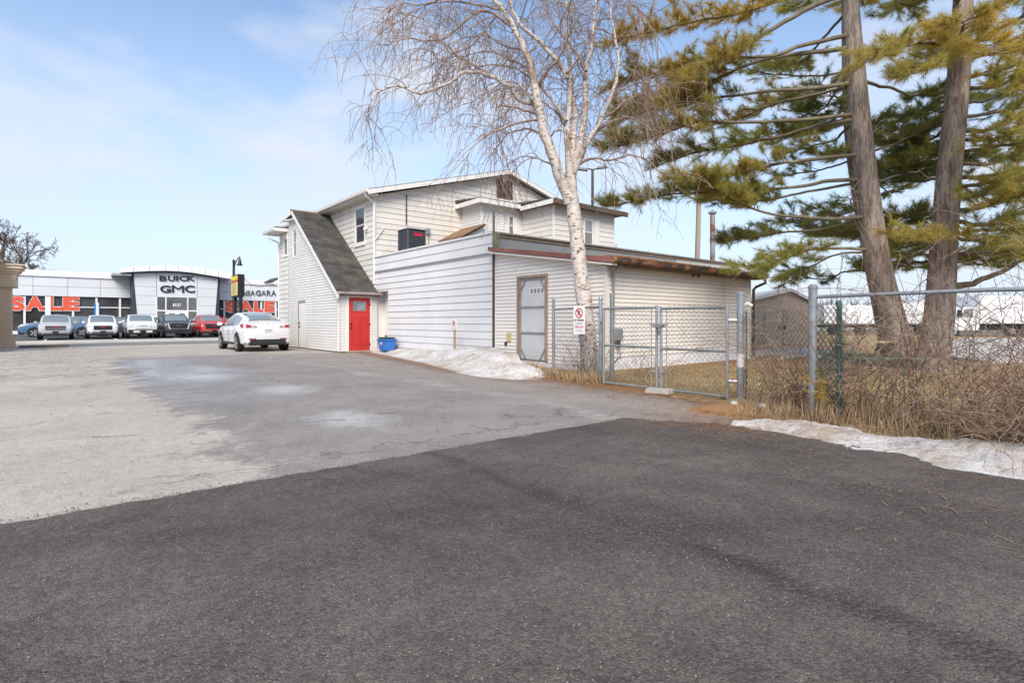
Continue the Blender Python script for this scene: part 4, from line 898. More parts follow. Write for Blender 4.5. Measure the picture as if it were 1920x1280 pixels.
# sale lettering on the glass
M_saleo = M_salew
for word, boxes, (yt, yb) in (('SALE', ((19, 45.5), (47, 84), (88, 117), (118, 149)), (555.5, 582)), ('SALE', ((422, 446), (446.5, 474.5), (476, 493), (495.5, 514.5)), (563.5, 585))):
    for ch, (a, c) in zip(word, boxes):
        l1 = pxletter(ch, W_d, a - 0.9, c + 0.9, yt - 1.2, yb + 1.2, 0.03, 0.02, M_salew, dealer, 0.075, 'sale_letter')
        pxletter(ch, W_d, a, c, yt, yb, 0.052, 0.02, M_saler, l1, 0.055, 'letter_face')
for ch, a, c in (('N', 453, 463.2), ('I', 465, 467.3), ('A', 468.5, 478), ('G', 479, 488.5), ('A', 489.2, 498.3), ('R', 499.3, 507.5), ('A', 507.9, 517), ('M', 523, 536)):
    pxletter(ch, W_d, a, c, 544.3, 555.0, 0.13, 0.06, M_letter, dealer, 0.03 if ch in 'IGR' else 0.012, 'sign_letter')
# entrance block
ea, eb = W_en.uv(248, 560)[0], W_en.uv(411, 560)[0]
b = B(); b.box(ea, eb, 69.46, 80, 0, 6.9); b.build('entrance_core', M_char, dealer)
def eu(px, py): return W_en.uv(px, py)
la, lb = eu(249, 512)[0], eu(260, 594)[0]; ra, rb = eu(410, 517)[0], eu(401.5, 594)[0]
cl, cr_ = eu(293.5, 560)[0], eu(370, 560)[0]
zt_ = 7.05; zdoor = eu(330, 557.5)[1]
boards(dealer, W_en, [(lb, 0.05), (cl, 0.05), (cl, zt_), (la, zt_)], 0.98, M_metalp, lap=0.0, base=0.02, name='entrance_panel', gap=0.012)
boards(dealer, W_en, [(cr_, 0.05), (rb, 0.05), (ra, zt_), (cr_, zt_)], 0.98, M_metalp, lap=0.0, base=0.02, name='entrance_panel', gap=0.012)
b = B(); W_en.box(b, cl + 0.03, cr_ - 0.03, zdoor, zt_, -0.01, 0.03); b.build('sign_panel', M_metalp, dealer)
gx = [cl, eu(311, 580)[0], eu(352, 580)[0], cr_]; ztr = eu(330, 582.5)[1]
for i in range(3):
    for (p0, p1) in ((0.05, ztr), (ztr, zdoor)):
        if i == 1 and p0 < 1: continue
        b = B(); W_en.box(b, gx[i] + 0.05, gx[i + 1] - 0.05, p0 + 0.04, p1 - 0.04, -0.03, 0.0); b.build('glass_pane', mat('entrance_glass', (0.14, 0.145, 0.14), 0.1, 0.4, 0.4, 0.1, 3, spec=0.6), dealer)
for x in gx:
    b = B(); W_en.box(b, x - 0.06, x + 0.06, 0.05, zdoor, -0.03, 0.05); b.build('mullion', M_whitep, dealer)
b = B(); W_en.box(b, gx[0] + 0.06, gx[3] - 0.06, ztr - 0.07, ztr + 0.07, -0.02, 0.04); b.build('transom', M_whitep, dealer)
for i in range(2):
    d0 = gx[1] + 0.06 + i * (gx[2] - gx[1] - 0.12) / 2; d1 = d0 + (gx[2] - gx[1] - 0.12) / 2
    b = B(); W_en.box(b, d0, d1, 0.05, ztr - 0.07, -0.03, 0.02); dd = b.build('entrance_door', M_whitep, dealer)
    b = B(); W_en.box(b, d0 + 0.22, d1 - 0.22, 0.4, ztr - 0.3, 0.018, 0.03); b.build('pane', M_dglass, dd)
for ch, a, c in (('B', 298.5, 312.5), ('U', 314.5, 328), ('I', 330, 334), ('C', 336, 349.5), ('K', 350.5, 365)): pxletter(ch, W_en, a, c, 517.2, 526.6, 0.04, 0.12, M_letterb, dealer, 0.02, 'sign_letter')
for ch, a, c in (('G', 300, 320), ('M', 322, 344.5), ('C', 346.5, 365)): pxletter(ch, W_en, a, c, 535, 548.2, 0.04, 0.12, M_letterb, dealer, 0.0 if ch == 'M' else 0.02, 'sign_letter')
for ch, a, c in (('1', 324.3, 326.5), ('5', 327.5, 331), ('3', 332, 335.5), ('7', 336.5, 340)): pxletter(ch, W_en, a, c, 569, 574.6, 0.01, 0.03, M_salew, dealer, 0.02, 'number')
# arched canopy
W_c = Wall('Y', 68.75); top = []; bot = []
for (px, yt, yb) in ((225, 503, 511), (250, 499.5, 509.5), (280, 497.6, 508), (310, 497, 507.6), (335, 497.6, 508.6), (360, 499.5, 511), (385, 503, 515), (410, 507.5, 519), (440, 514, 524)):
    u, v = W_c.uv(px, yt); top.append((u, v)); bot.append((u, W_c.uv(px, yb)[1]))
for i in range(len(top) - 1):
    b = B(); b.hexa([(bot[i][0] + 0.015, 68.75, bot[i][1]), (bot[i + 1][0] - 0.015, 68.75, bot[i + 1][1]), (bot[i + 1][0] - 0.015, 82, bot[i + 1][1]), (bot[i][0] + 0.015, 82, bot[i][1]),
                     (top[i][0] + 0.015, 68.75, top[i][1]), (top[i + 1][0] - 0.015, 68.75, top[i + 1][1]), (top[i + 1][0] - 0.015, 82, top[i + 1][1]), (top[i][0] + 0.015, 82, top[i][1])])
    b.build('canopy_panel', M_whitep, dealer)
q = [(x, 68.95, z - 0.03) for x, z in bot[1:-1]] + [(x, 68.95, z - 0.14) for x, z in reversed(bot[1:-1])]
b = B(); b.prism(q, (0, 3, 0)); b.build('canopy_soffit', M_char, dealer)
b = B(); b.box(W_c.uv(211, 515)[0], W_c.uv(247, 515)[0], 69, 74, W_c.uv(230, 516)[1], W_c.uv(230, 512)[1]); b.build('side_canopy', M_flash, dealer)

# ================================================================== BEIGE BUILDING at the left edge
bb = thing('stucco_building', 'beige stucco building with moulded cornice at the left edge', 'building', (-2.0, 33, 0))
b = B(); b.box(-16, -2.42, 29, 33.4, -0.1, 3.15); b.build('wall', M_stucco, bb)
b = B(); b.box(-2.9, -1.88, 32.52, 33.5, 0.55, 2.72); b.build('pilaster', M_stucco, bb)
b = B(); b.box(-3.0, -1.78, 32.42, 33.6, -0.1, 0.55); b.build('pilaster_base', M_stucco, bb, None, 0.03)
b = B(); b.box(-2.97, -1.70, 32.36, 33.65, 2.72, 3.30); b.build('frieze', M_stuccol, bb, None, 0.01)
for (e_, z0, z1) in ((0.06, 3.30, 3.40), (0.13, 3.40, 3.52), (0.22, 3.52, 3.66), (0.28, 3.66, 3.72)):
    b = B(); b.box(-3.1, -1.70 + e_, 32.36 - e_, 33.65 + e_, z0, z1); b.build('cornice_moulding', M_stuccol, bb, None, 0.015)
for (e_, z0, z1) in ((0.0, 2.9, 3.50), (0.1, 3.5, 3.62), (0.2, 3.62, 3.75), (0.3, 3.75, 3.85)):
    b = B(); b.box(-16, -2.42 + e_, 29, 32.30, z0, z1); b.build('cornice', M_stuccol, bb)
sheet('footway', [(-16, 30.6), (-1.25, 30.6), (-0.85, 31.6), (-0.85, 32.2), (-16, 32.2)], 0.018, M_kerb, 0.1)
k = B(); k.box(-1.65, 0.1, 33.0, 33.18, -0.05, 0.12); tag(k.build('kerb_stone', mat('old_kerb', (0.2, 0.16, 0.12), 0.9, 0.2), None, None, 0.02), 'weathered low kerb stone at the foot of the beige building', 'kerb')

# ================================================================== CARS
M_tyre = mat('tyre', (0.018, 0.018, 0.019), 0.85); M_rim = mat('alloy_rim', (0.45, 0.46, 0.48), 0.3, 0.05, metal=0.7)
M_cglass = mat('car_glass', (0.17, 0.20, 0.215), 0.05, 0.1, 1, 0, 10, spec=0.9); M_plast = mat('black_plastic', (0.02, 0.02, 0.022), 0.6)
M_chrome = mat('chrome', (0.6, 0.61, 0.62), 0.18, 0.03, metal=0.9); M_lamp = mat('headlamp', (0.62, 0.64, 0.66), 0.1, 0.1, spec=0.8)
M_tail = mat('tail_lamp', (0.32, 0.02, 0.025), 0.15, 0.1, spec=0.8); M_plate = mat('plate', (0.62, 0.64, 0.68), 0.5)
def paint(n, c, r=0.28): return mat('paint_' + n, c, r, 0.03, 1.0, 0.0, 10, spec=0.5, coat=0.6)
def car(name, label, cat, pnt, loc, rot, P, group=None):
    root = thing(name, label, cat, (0, 0, 0), group)
    w_, Lh, zb, zr, zh = P['w'], P['L'] / 2, P['belt'], P['roof'], P['hood']
    clr = P.get('clear', 0.3)
    wheel_r, fa, ra_ = P.get('wr', 0.36), P['fa'], P['ra']
    yw0, yw1, yr0, yr1 = P['ws0'], P['ws1'], P['rg1'], P['rg0']   # windscreen base/top, rear glass top/base
    tail = P.get('tail', zb)
    # lower shell: (y, z bottom, z top, half width)
    st = [(-Lh, clr + 0.18, tail - 0.14, w_ * 0.80), (-Lh + 0.06, clr + 0.06, tail - 0.03, w_ * 0.90), (-Lh + 0.28, clr, tail, w_ * 0.965), (-Lh + 0.9, clr, (tail + zb) / 2, w_), (0, clr, zb, w_), (yw0 - 0.1, clr, zb, w_),
          (yw0 + 0.15, clr, zh + 0.03, w_ * 0.99), (Lh - 0.45, clr, zh - 0.02, w_ * 0.965), (Lh - 0.18, clr + 0.02, zh - 0.07, w_ * 0.93), (Lh - 0.04, clr + 0.05, zh - 0.16, w_ * 0.88), (Lh, clr + 0.12, zh - 0.3, w_ * 0.82)]
    b = B(); prof = None
    rings = []
    for (y, z0, z1, hw) in st:
        zm_ = z0 + (z1 - z0) * 0.55
        half = [(0, z0), (hw * 0.86, z0), (hw * 0.965, z0 + 0.07), (hw, zm_ - 0.12), (hw, zm_ + 0.05), (hw * 0.985, z1 - 0.10), (hw * 0.94, z1 - 0.02), (hw * 0.8, z1 + 0.008), (0, z1 + 0.03)]
        ring = [(x, y, z) for x, z in half] + [(-x, y, z) for x, z in reversed(half[1:-1])]
        rings.append(ring)
    n = len(rings[0])
    for r in rings: b.v += r
    for i in range(len(rings) - 1):
        for k in range(n):
            k2 = (k + 1) % n; b.f.append((i * n + k, i * n + k2, (i + 1) * n + k2, (i + 1) * n + k))
    b.f.append(tuple(range(n - 1, -1, -1))); b.f.append(tuple((len(rings) - 1) * n + k for k in range(n)))
    body = b.build('body', pnt, root, 38)
    # greenhouse
    wb_, wt_ = w_ * 0.93, w_ * P.get('tumble', 0.76)
    prof = [(yw0, zh + 0.02, wb_ * 0.93), (yw1 + (yw0 - yw1) * 0.45, zh + (zr - zh) * 0.62, (wb_ * 0.45 + wt_ * 0.55)), (yw1, zr - 0.05, wt_), (yw1 - 0.25, zr - 0.01, wt_), ((yw1 + yr0) / 2, zr, wt_), (yr0 + 0.2, zr - 0.03, wt_), (yr0, zr - 0.09, wt_ * 0.98)]
    for q in P.get('rear', []): prof.append((q[0], q[1], wt_ * q[2]))
    prof.append((yr1, tail + 0.0, wb_ * 0.93))
    ys = [q[0] for q in prof][::-1]; zs = [q[1] for q in prof][::-1]; ws = [q[2] for q in prof][::-1]
    def topz(y): return float(np.interp(y, ys, zs))
    def topw(y): return float(np.interp(y, ys, ws))
    cs_ = [0.05 * (1 if z > zb + 0.3 else 0.3) for z in zs]
    def crown(y): return float(np.interp(y, ys, cs_))
    def beltz(y): return float(np.interp(y, [-Lh + 0.3, -Lh + 1.2, yw0 - 0.1, yw0 + 0.15], [tail, zb, zb, zh])) - 0.02
    b = B(); m_ = 7; k0 = 0
    for (y, z, hw) in prof:
        for j in range(m_):
            t = -1 + 2 * j / (m_ - 1); b.v.append((t * hw, y, z - 0.05 * t * t * (1 if z > zb + 0.3 else 0.3)))
    for i in range(len(prof) - 1):
        for j in range(m_ - 1):
            a = i * m_ + j; b.f.append((a, a + 1, a + m_ + 1, a + m_))
    for sgn, jj in ((1, m_ - 1), (-1, 0)):
        s0 = len(b.v)
        for (y, z, hw) in prof: b.v.append((sgn * wb_, min(max(y, yr1), yw0), beltz(y)))
        for i in range(len(prof) - 1):
            f = (i * m_ + jj, (i + 1) * m_ + jj, s0 + i + 1, s0 + i); b.f.append(f if sgn > 0 else f[::-1])
    b.build('cabin', P.get('cabmat', pnt), root, 32)
    # glass, laid 6 mm proud of the cabin skin
    def gpatch(ya, yb_, hwk, nm, n_=24):
        b = B(); off = 0.014
        def fn(u, v):
            y = ya + (yb_ - ya) * u; t = (-1 + 2 * v) * hwk; hw = topw(y); z = topz(y)
            d = 0.04; nz_ = Vector((0, -(topz(y + d) - topz(y - d)) / (2 * d), 1)).normalized()
            return Vector((t * hw, y, z - crown(y) * t * t)) + nz_ * off
        b.grid(fn, n_, 6); return b.build(nm, M_cglass, root, 60)
    gpatch(yw0 - 0.10, yw1 + 0.03, 0.87, 'windscreen')
    gpatch(P.get('rga', yr0 - 0.05), yr1 + 0.14, 0.84, 'rear_window')
    if P.get('roofglass'): gpatch(yw1 - 0.05, yr0 + 0.05, 0.86, 'roof_glass')
    for sgn in (-1, 1):
        for (ya, yb_) in P['side']:
            b = B()
            def fn(u, v):
                y = ya + (yb_ - ya) * u; zt = topz(y) - 0.11; zb2 = beltz(y) + 0.05; zt = max(zt, zb2 + 0.01)
                z = zb2 + (zt - zb2) * v; k = (z - beltz(y)) / max(topz(y) - 0.05 - beltz(y), 0.05); x = wb_ + (topw(y) - wb_) * min(k, 1)
                return Vector((sgn * (x + 0.012), y, z))
            b.grid(fn, 8, 3); b.build('side_window', M_cglass, root, 60)
        b = B(); b.box(sgn * (w_ * 0.93) - 0.02, sgn * (w_ * 0.93) + 0.02, yw0 - 0.34, yw0 - 0.28, zb + 0.02, zb + 0.10); mi = b.build('mirror_arm', M_plast, root)
        b = B(); b.box(sgn * (w_ + 0.12) - 0.10, sgn * (w_ + 0.12) + 0.10, yw0 - 0.36, yw0 - 0.24, zb + 0.03, zb + 0.18); b.build('mirror', P.get('mirror', pnt), root, 60, 0.03)
        for yy in (fa, ra_):
            b = B(); b.lathe([(wheel_r + 0.075, 0), (wheel_r + 0.06, 0.012)], (sgn * (w_ - 0.003), yy, wheel_r + 0.02), 24, 'X') if sgn > 0 else b.lathe([(wheel_r + 0.06, -0.012), (wheel_r + 0.075, 0)], (sgn * (w_ - 0.003), yy, wheel_r + 0.02), 24, 'X')
            b.build('wheel_arch', M_plast, root, 30)
            b = B(); R = wheel_r; c = (sgn * (w_ - 0.10), yy, R)
            b.lathe([(R * 0.66, -0.12), (R * 0.95, -0.12), (R, -0.09), (R, 0.09), (R * 0.95, 0.125), (R * 0.66, 0.125)], c, 28, 'X'); wh = b.build('wheel', M_tyre, root, 30)
            b = B(); b.lathe([(R * 0.66, -0.01), (R * 0.66, 0.02)], (c[0] + sgn * 0.112, yy, R), 24, 'X'); b.build('rim_disc', M_plast, wh, 30)
            for k in range(5):
                t = 2 * math.pi * k / 5 + 0.3; b = B(); ca_, sa_ = math.cos(t), math.sin(t)
                pts = [(-0.045, 0.03), (0.045, 0.03), (0.06, R * 0.68), (-0.06, R * 0.68)]; x0_ = c[0] + sgn * 0.118
                b.prism([(x0_, yy + u * ca_ - v * sa_, R + u * sa_ + v * ca_) for u, v in pts], (sgn * 0.03, 0, 0)); b.build('spoke', M_rim, wh)
    def fbox(nm, x0, x1, z0, z1, m, yf, th=0.06, bev=0.012, par=None):
        b = B(); b.box(x0, x1, yf - th, yf, z0, z1); return b.build(nm, m, par or root, 60, bev)
    yf = Lh + 0.015
    sty = P['style']
    if sty == 'rear':
        return root, fbox, topz
    gz0, gz1 = zh - 0.42, zh - 0.13
    if sty in ('chrome', 'white'):
        g = fbox('grille', -0.52, 0.52, gz0, gz1, M_plast, yf + 0.02, 0.15)
        if sty == 'chrome':
            for z in (gz0 + 0.02, gz0 + 0.12, gz1 - 0.04): fbox('grille_bar', -0.50, 0.50, z, z + 0.035, M_chrome, yf + 0.035, 0.03, 0.006, g)
        for sgn in (-1, 1):
            hx = sorted((sgn * 0.57, sgn * 0.82)); fbox('headlight', hx[0], hx[1], gz1 - 0.2, gz1 - 0.02, M_lamp, yf - 0.03, 0.2, 0.03)
            hx = sorted((sgn * 0.66, sgn * 0.82)); fbox('fog_lamp', hx[0], hx[1], gz0 - 0.24, gz0 - 0.08, M_plast, yf - 0.02, 0.2, 0.03)
        fbox('bumper_trim', -0.62, 0.62, clr + 0.13, clr + 0.2, M_chrome if sty == 'chrome' else M_plast, yf + 0.01, 0.12)
        fbox('lower_bumper', -0.74, 0.74, clr - 0.06, clr + 0.13, M_plast, yf - 0.02, 0.3, 0.03)
    elif sty == 'panel':
        fbox('front_panel', -0.5, 0.5, gz0 - 0.02, gz1, pnt, yf + 0.03, 0.12, 0.02)
        fbox('panel_bar', -0.24, 0.24, gz1 - 0.13, gz1 - 0.10, M_plast, yf + 0.036, 0.02, 0.004)
        for sgn in (-1, 1):
            hx = sorted((sgn * 0.54, sgn * 0.86)); fbox('headlight', hx[0], hx[1], gz0 + 0.02, gz1 - 0.02, M_lamp, yf - 0.01, 0.2, 0.02)
        fbox('lower_bumper', -0.88, 0.88, clr - 0.02, gz0 - 0.06, M_plast, yf - 0.01, 0.3, 0.03)
        for sgn in (-1, 1):
            hx = sorted((sgn * 0.18, sgn * 0.58)); fbox('skid_plate', hx[0], hx[1], clr + 0.10, clr + 0.27, mat('pale_skid', (0.62, 0.56, 0.46), 0.5), yf + 0.012, 0.05, 0.02)
    elif sty == 'bracket':
        g = fbox('grille', -0.56, 0.56, gz0 - 0.08, gz1 + 0.02, M_plast, yf + 0.02, 0.15)
        fbox('grille_bar', -0.56, 0.56, gz0 - 0.10, gz0 - 0.04, M_chrome, yf + 0.035, 0.04, 0.006, g)
        for sgn in (-1, 1):
            b = B(); b.prism([(sgn * 0.54, yf + 0.03, gz0 - 0.10), (sgn * 0.62, yf + 0.03, gz0 - 0.10), (sgn * 0.74, yf + 0.03, gz1 + 0.05), (sgn * 0.66, yf + 0.03, gz1 + 0.05)], (0, -0.05, 0)); b.build('running_light', M_lamp, root)
            hx = sorted((sgn * 0.72, sgn * 0.88)); fbox('headlight', hx[0], hx[1], gz1 - 0.2, gz1 + 0.0, M_lamp, yf - 0.06, 0.2, 0.02)
        fbox('lower_bumper', -0.88, 0.88, clr - 0.02, gz0 - 0.16, M_plast, yf - 0.0, 0.3, 0.03)
    elif sty == 'red':
        g = fbox('grille', -0.60, 0.60, gz0 - 0.05, gz1 - 0.02, M_plast, yf + 0.02, 0.15)
        fbox('grille_bar', -0.72, 0.72, gz1 - 0.02, gz1 + 0.05, M_chrome, yf + 0.035, 0.05, 0.006, g)
        for sgn in (-1, 1):
            hx = sorted((sgn * 0.66, sgn * 0.88)); fbox('headlight', hx[0], hx[1], gz1 - 0.22, gz1 - 0.04, M_lamp, yf - 0.04, 0.2, 0.02)
        fbox('chrome_bumper', -0.86, 0.86, clr + 0.16, clr + 0.26, M_chrome, yf + 0.02, 0.2, 0.02)
        fbox('lower_bumper', -0.84, 0.84, clr - 0.04, clr + 0.15, M_plast, yf - 0.01, 0.3, 0.03)
    if sty != 'panel' and sty != 'side':
        Wf = Wall('Y', 0.0)
        class FW:      # wall on the car's nose: reading direction is -x because the nose looks along +y
            a = 'Y'
            def p(s, u, v, d=0.0): return Vector((-u, yf + 0.035 + d, v))
        for ch, (a, c) in zip('GMC', ((-0.16, -0.06), (-0.05, 0.06), (0.07, 0.16))):
            letter(ch, FW(), a, c, (gz0 + gz1) / 2 - 0.02, (gz0 + gz1) / 2 + 0.07, 0.0, 0.012, mat('red_emblem', (0.5, 0.03, 0.03), 0.4) if sty != 'bracket' else M_chrome, root, 0.02, 'emblem_letter')
    fbox('number_plate', -0.16, 0.16, clr + 0.13, clr + 0.27, M_plast, yf + 0.03, 0.03, 0.004)
    root.location = loc; root.rotation_euler = (0, 0, rot)
    return root, fbox, topz
def suv(**k):
    d = dict(w=0.93, L=4.7, belt=1.05, roof=1.70, hood=1.06, fa=1.42, ra=-1.40, ws0=1.30, ws1=0.55, rg1=-1.95, rg0=-2.25, side=[(0.75, -0.25), (-0.35, -1.25), (-1.35, -1.95)], style='chrome'); d.update(k); return d
def carx(px, Y): return atY(px, 630, Y).x
YC = 47.6
g = 'cars parked facing the road at the dealership'
car('parked_suv', 'silver SUV with chrome barred grille, nearest the beige building', 'car', paint('silver', (0.45, 0.45, 0.46)), (carx(104, YC), YC + 2.3, 0), math.pi, suv(), g)
car('parked_suv', 'white SUV with dark grille parked right of the silver SUV', 'car', paint('white', (0.68, 0.68, 0.68)), (carx(193, YC), YC + 2.3, 0), math.pi, suv(style='white'), g)
car('pickup_truck', 'white pickup with blank white front panel and black bumper', 'truck', paint('white', (0.68, 0.68, 0.68)), (carx(268.5, YC), YC + 2.6, 0), math.pi, suv(style='panel', hood=1.14, L=5.2, roof=1.76, belt=1.12, rg1=-0.9, rg0=-1.1, side=[(0.75, -0.1), (-0.2, -0.85)], fa=1.7, w=0.97), g)
car('pickup_truck', 'dark grey pickup with bright bracket lights around its grille', 'truck', paint('slate', (0.045, 0.05, 0.06)), (carx(335.5, YC), YC + 2.6, 0), math.pi, suv(style='bracket', hood=1.16, L=5.2, roof=1.80, belt=1.12, rg1=-0.9, rg0=-1.1, side=[(0.75, -0.1), (-0.2, -0.85)], fa=1.7, w=0.98), g)
car('pickup_truck', 'red pickup with chrome bumper partly hidden behind the white car', 'truck', paint('red', (0.55, 0.035, 0.03)), (carx(402, YC), YC + 2.6, 0), math.pi, suv(style='red', hood=1.14, L=5.2, roof=1.76, belt=1.12, rg1=-0.9, rg0=-1.1, side=[(0.75, -0.1), (-0.2, -0.85)], fa=1.7, w=0.97), g)
g2 = 'cars parked sideways behind the front row'
YB = 55.0
car('blue_crossover', 'blue crossover parked sideways behind the silver SUV', 'car', paint('blue', (0.07, 0.14, 0.24)), (carx(111, YB), YB, 0), math.pi / 2, suv(style='white', roof=1.62), g2)
car('black_crossover', 'dark grey crossover sideways behind the two white vehicles', 'car', paint('graphite', (0.05, 0.05, 0.055)), (carx(232, YB), YB, 0), math.pi / 2, suv(style='white', roof=1.62), g2)
car('dark_sedan', 'black car sideways between the white and grey pickups', 'car', paint('black', (0.02, 0.02, 0.024)), (carx(303, YB + 1), YB + 1, 0), -math.pi / 2, suv(style='white', roof=1.58), g2)
car('red_suv', 'red SUV standing behind the red pickup', 'car', paint('red', (0.55, 0.035, 0.03)), (carx(385, YB), YB, 0), math.pi / 2 + 0.5, suv(style='white', roof=1.62), g2)

# white car by the stair wall, seen from behind
P = suv(style='rear', w=0.955, L=4.75, belt=1.0, roof=1.62, hood=0.98, fa=1.45, ra=-1.44, ws0=1.35, ws1=0.35, rg1=-0.70, rg0=-2.10, tail=1.19, clear=0.27, wr=0.355, tumble=0.66,
        rear=[(-1.2, 1.475, 0.99), (-1.7, 1.345, 1.02)], rga=-0.58, side=[(0.85, -0.15), (-0.22, -1.15)], mirror=paint('white', (0.68, 0.68, 0.68)))
tes, fb_, tz_ = car('white_car', 'white fastback electric car parked beside the stair wall, seen from behind', 'car', paint('white', (0.68, 0.68, 0.68)), (0, 0, 0), 0, P)
yr = -4.75 / 2
def rbox(nm, x0, x1, z0, z1, m, y, th=0.05, bev=0.012, par=None):
    b = B(); b.box(x0, x1, y, y + th, z0, z1); return b.build(nm, m, par or tes, 60, bev)
rbox('rear_diffuser', -0.72, 0.72, 0.26, 0.55, M_plast, yr - 0.015, 0.25, 0.05)
for sgn in (-1, 1):
    b = B(); b.hexa([(sgn * 0.42, yr - 0.03, 0.99), (sgn * 0.80, yr + 0.0, 0.95), (sgn * 0.96, yr + 0.30, 0.98), (sgn * 0.5, yr + 0.3, 0.98), (sgn * 0.47, yr - 0.01, 1.035), (sgn * 0.80, yr + 0.01, 1.105), (sgn * 0.955, yr + 0.34, 1.11), (sgn * 0.5, yr + 0.3, 1.04)]); tl = b.build('tail_light', M_tail, tes)
    b = B(); b.prism([(sgn * 0.45, yr - 0.03, 1.0), (sgn * 0.63, yr - 0.018, 0.985), (sgn * 0.63, yr - 0.01, 1.05)], (0, -0.012, 0)); b.build('reverse_lamp', M_lamp, tl)
    hx = sorted((sgn * 0.45, sgn * 0.72)); rbox('reflector', hx[0], hx[1], 0.50, 0.54, M_tail, yr - 0.02, 0.03, 0.006)
    b = B(); b.box(sgn * 0.957 - 0.012, sgn * 0.957 + 0.012, -1.0, 1.0, 0.27, 0.36); b.build('sill_trim', M_plast, tes)
    for y0 in (-1.05, -0.05, 0.95):
        b = B(); b.box(sgn * 0.955 - 0.004, sgn * 0.955 + 0.004, y0 - 0.006, y0 + 0.006, 0.38, 0.96); b.build('door_gap', M_plast, tes)
    for y0 in (-0.85, 0.15):
        b = B(); b.box(sgn * 0.953 - 0.008, sgn * 0.953 + 0.008, y0, y0 + 0.2, 0.80, 0.825); b.build('door_handle', M_chrome, tes)
rbox('boot_gap', -0.42, 0.42, 0.995, 1.010, M_plast, yr + 0.02, 0.05, 0.002)
np_ = rbox('number_plate', -0.16, 0.16, 0.78, 0.93, M_plate, yr - 0.018, 0.05, 0.004)
b = B()
for k in range(6):
    x = -0.115 + k * 0.04 + (0.01 if k > 2 else -0.005); b.box(x, x + 0.022, yr - 0.021, yr - 0.0175, 0.835, 0.88)
o = b.build('plate_characters', mat('plate_ink', (0.1, 0.12, 0.25), 0.5), np_); o['kind'] = 'stuff'
b = B(); b.prism([(-0.045, yr + 0.02, 1.12), (0.045, yr + 0.02, 1.12), (0.012, yr + 0.02, 1.11), (0.0, yr + 0.02, 1.055), (-0.012, yr + 0.02, 1.11)], (0, -0.04, 0)); b.build('boot_emblem', M_chrome, tes)
rbox('spoiler_lip', -0.74, 0.74, 1.165, 1.20, paint('white', (0.68, 0.68, 0.68)), yr + 0.03, 0.10, 0.006)
tes.location = (6.25, 25.35, 0)

# ================================================================== STREET LAMP, YELLOW SIGN, CABLE
lx, ly = 7.17, 33.0
lamp = thing('street_lamp', 'black street lamp with bell shade on curved arm above the yellow sign', 'street lamp', (lx, ly, 0))
b = B(); b.tube([(lx, ly, 0), (lx, ly, 0.4), (lx, ly, 0.45), (lx, ly, 4.55)], [0.12, 0.12, 0.075, 0.06], 10); b.build('pole', M_black, lamp, 40)
b = B(); b.lathe([(0.075, 0), (0.085, 0.06), (0.03, 0.14)], (lx, ly, 4.50), 10); b.build('finial', M_black, lamp, 40)
R_ = Vector((RX, RY, 0)); arm = [Vector((lx, ly, 4.15)) + R_ * a + Vector((0, 0, c)) for a, c in ((0.02, 0), (0.08, 0.25), (0.16, 0.45), (0.24, 0.56), (0.33, 0.60))]
b = B(); b.tube(arm, 0.028, 8); b.build('arm', M_black, lamp, 40)
bc = arm[-1]; b = B(); b.lathe([(0.17, -0.44), (0.12, -0.38), (0.085, -0.26), (0.07, -0.15), (0.05, -0.10), (0.03, -0.06), (0.035, 0.0), (0.01, 0.09)], bc, 16); b.build('lamp_shade', M_black, lamp, 40)
b = B(); b.lathe([(0.05, -0.06), (0.06, 0.0), (0.045, 0.05)], bc + Vector((0, 0, -0.40)), 12); b.build('bulb', M_lamp, lamp, 40)

W_y = Wall('X', 6.72)
sg = thing('pylon_sign', 'yellow and red sign in a black box on two posts beyond the white car', 'sign', (6.9, 30.7, 0))
y0, y1 = 30.15, 31.55; z0, z1 = atX(452, 556, 6.9).z, atX(452, 514, 6.9).z
b = B(); b.box(6.74, 7.06, y0, y1, z0, z1); b.build('sign_box', M_black, sg, None, 0.02)
for (a, c, m) in ((z0 + 0.08, z0 + (z1 - z0) * 0.66, mat('sign_cream', (0.66, 0.56, 0.22), 0.5)), (z0 + (z1 - z0) * 0.66, z0 + (z1 - z0) * 0.76, mat('sign_red', (0.55, 0.05, 0.04), 0.5)), (z0 + (z1 - z0) * 0.76, z1 - 0.07, mat('sign_yellow', (0.72, 0.58, 0.02), 0.5))):
    b = B(); W_y.box(b, y0 + 0.07, y1 - 0.07, a, c, -0.03, 0.0); b.build('sign_face', m, sg)
b = B()
for k in range(7):
    z = z0 + 0.16 + k * 0.11; q = y0 + 0.2 + random.uniform(0, 0.15); W_y.box(b, q, y1 - 0.22 - random.uniform(0, 0.2), z, z + 0.045, 0.0, 0.004)
o = b.build('sign_text', mat('sign_ink', (0.28, 0.20, 0.08), 0.6), sg); o['kind'] = 'stuff'
for yy in (y0 + 0.12, y1 - 0.12):
    b = B(); b.box(6.83, 6.98, yy - 0.07, yy + 0.07, -0.05, z0); b.build('post', M_black, sg)
c0, c1 = Vector((6.9, 30.2, z1 - 0.02)), Vector((7.95, 28.2, 3.3)); b = B()
b.tube([c0.lerp(c1, t) + Vector((0, 0, -0.55 * 4 * t * (1 - t) * 0.9)) for t in np.linspace(0, 1, 15)], 0.012, 6)
tag(b.build('cable', M_black), 'thin black cable sagging from the yellow sign to the house', 'cable')

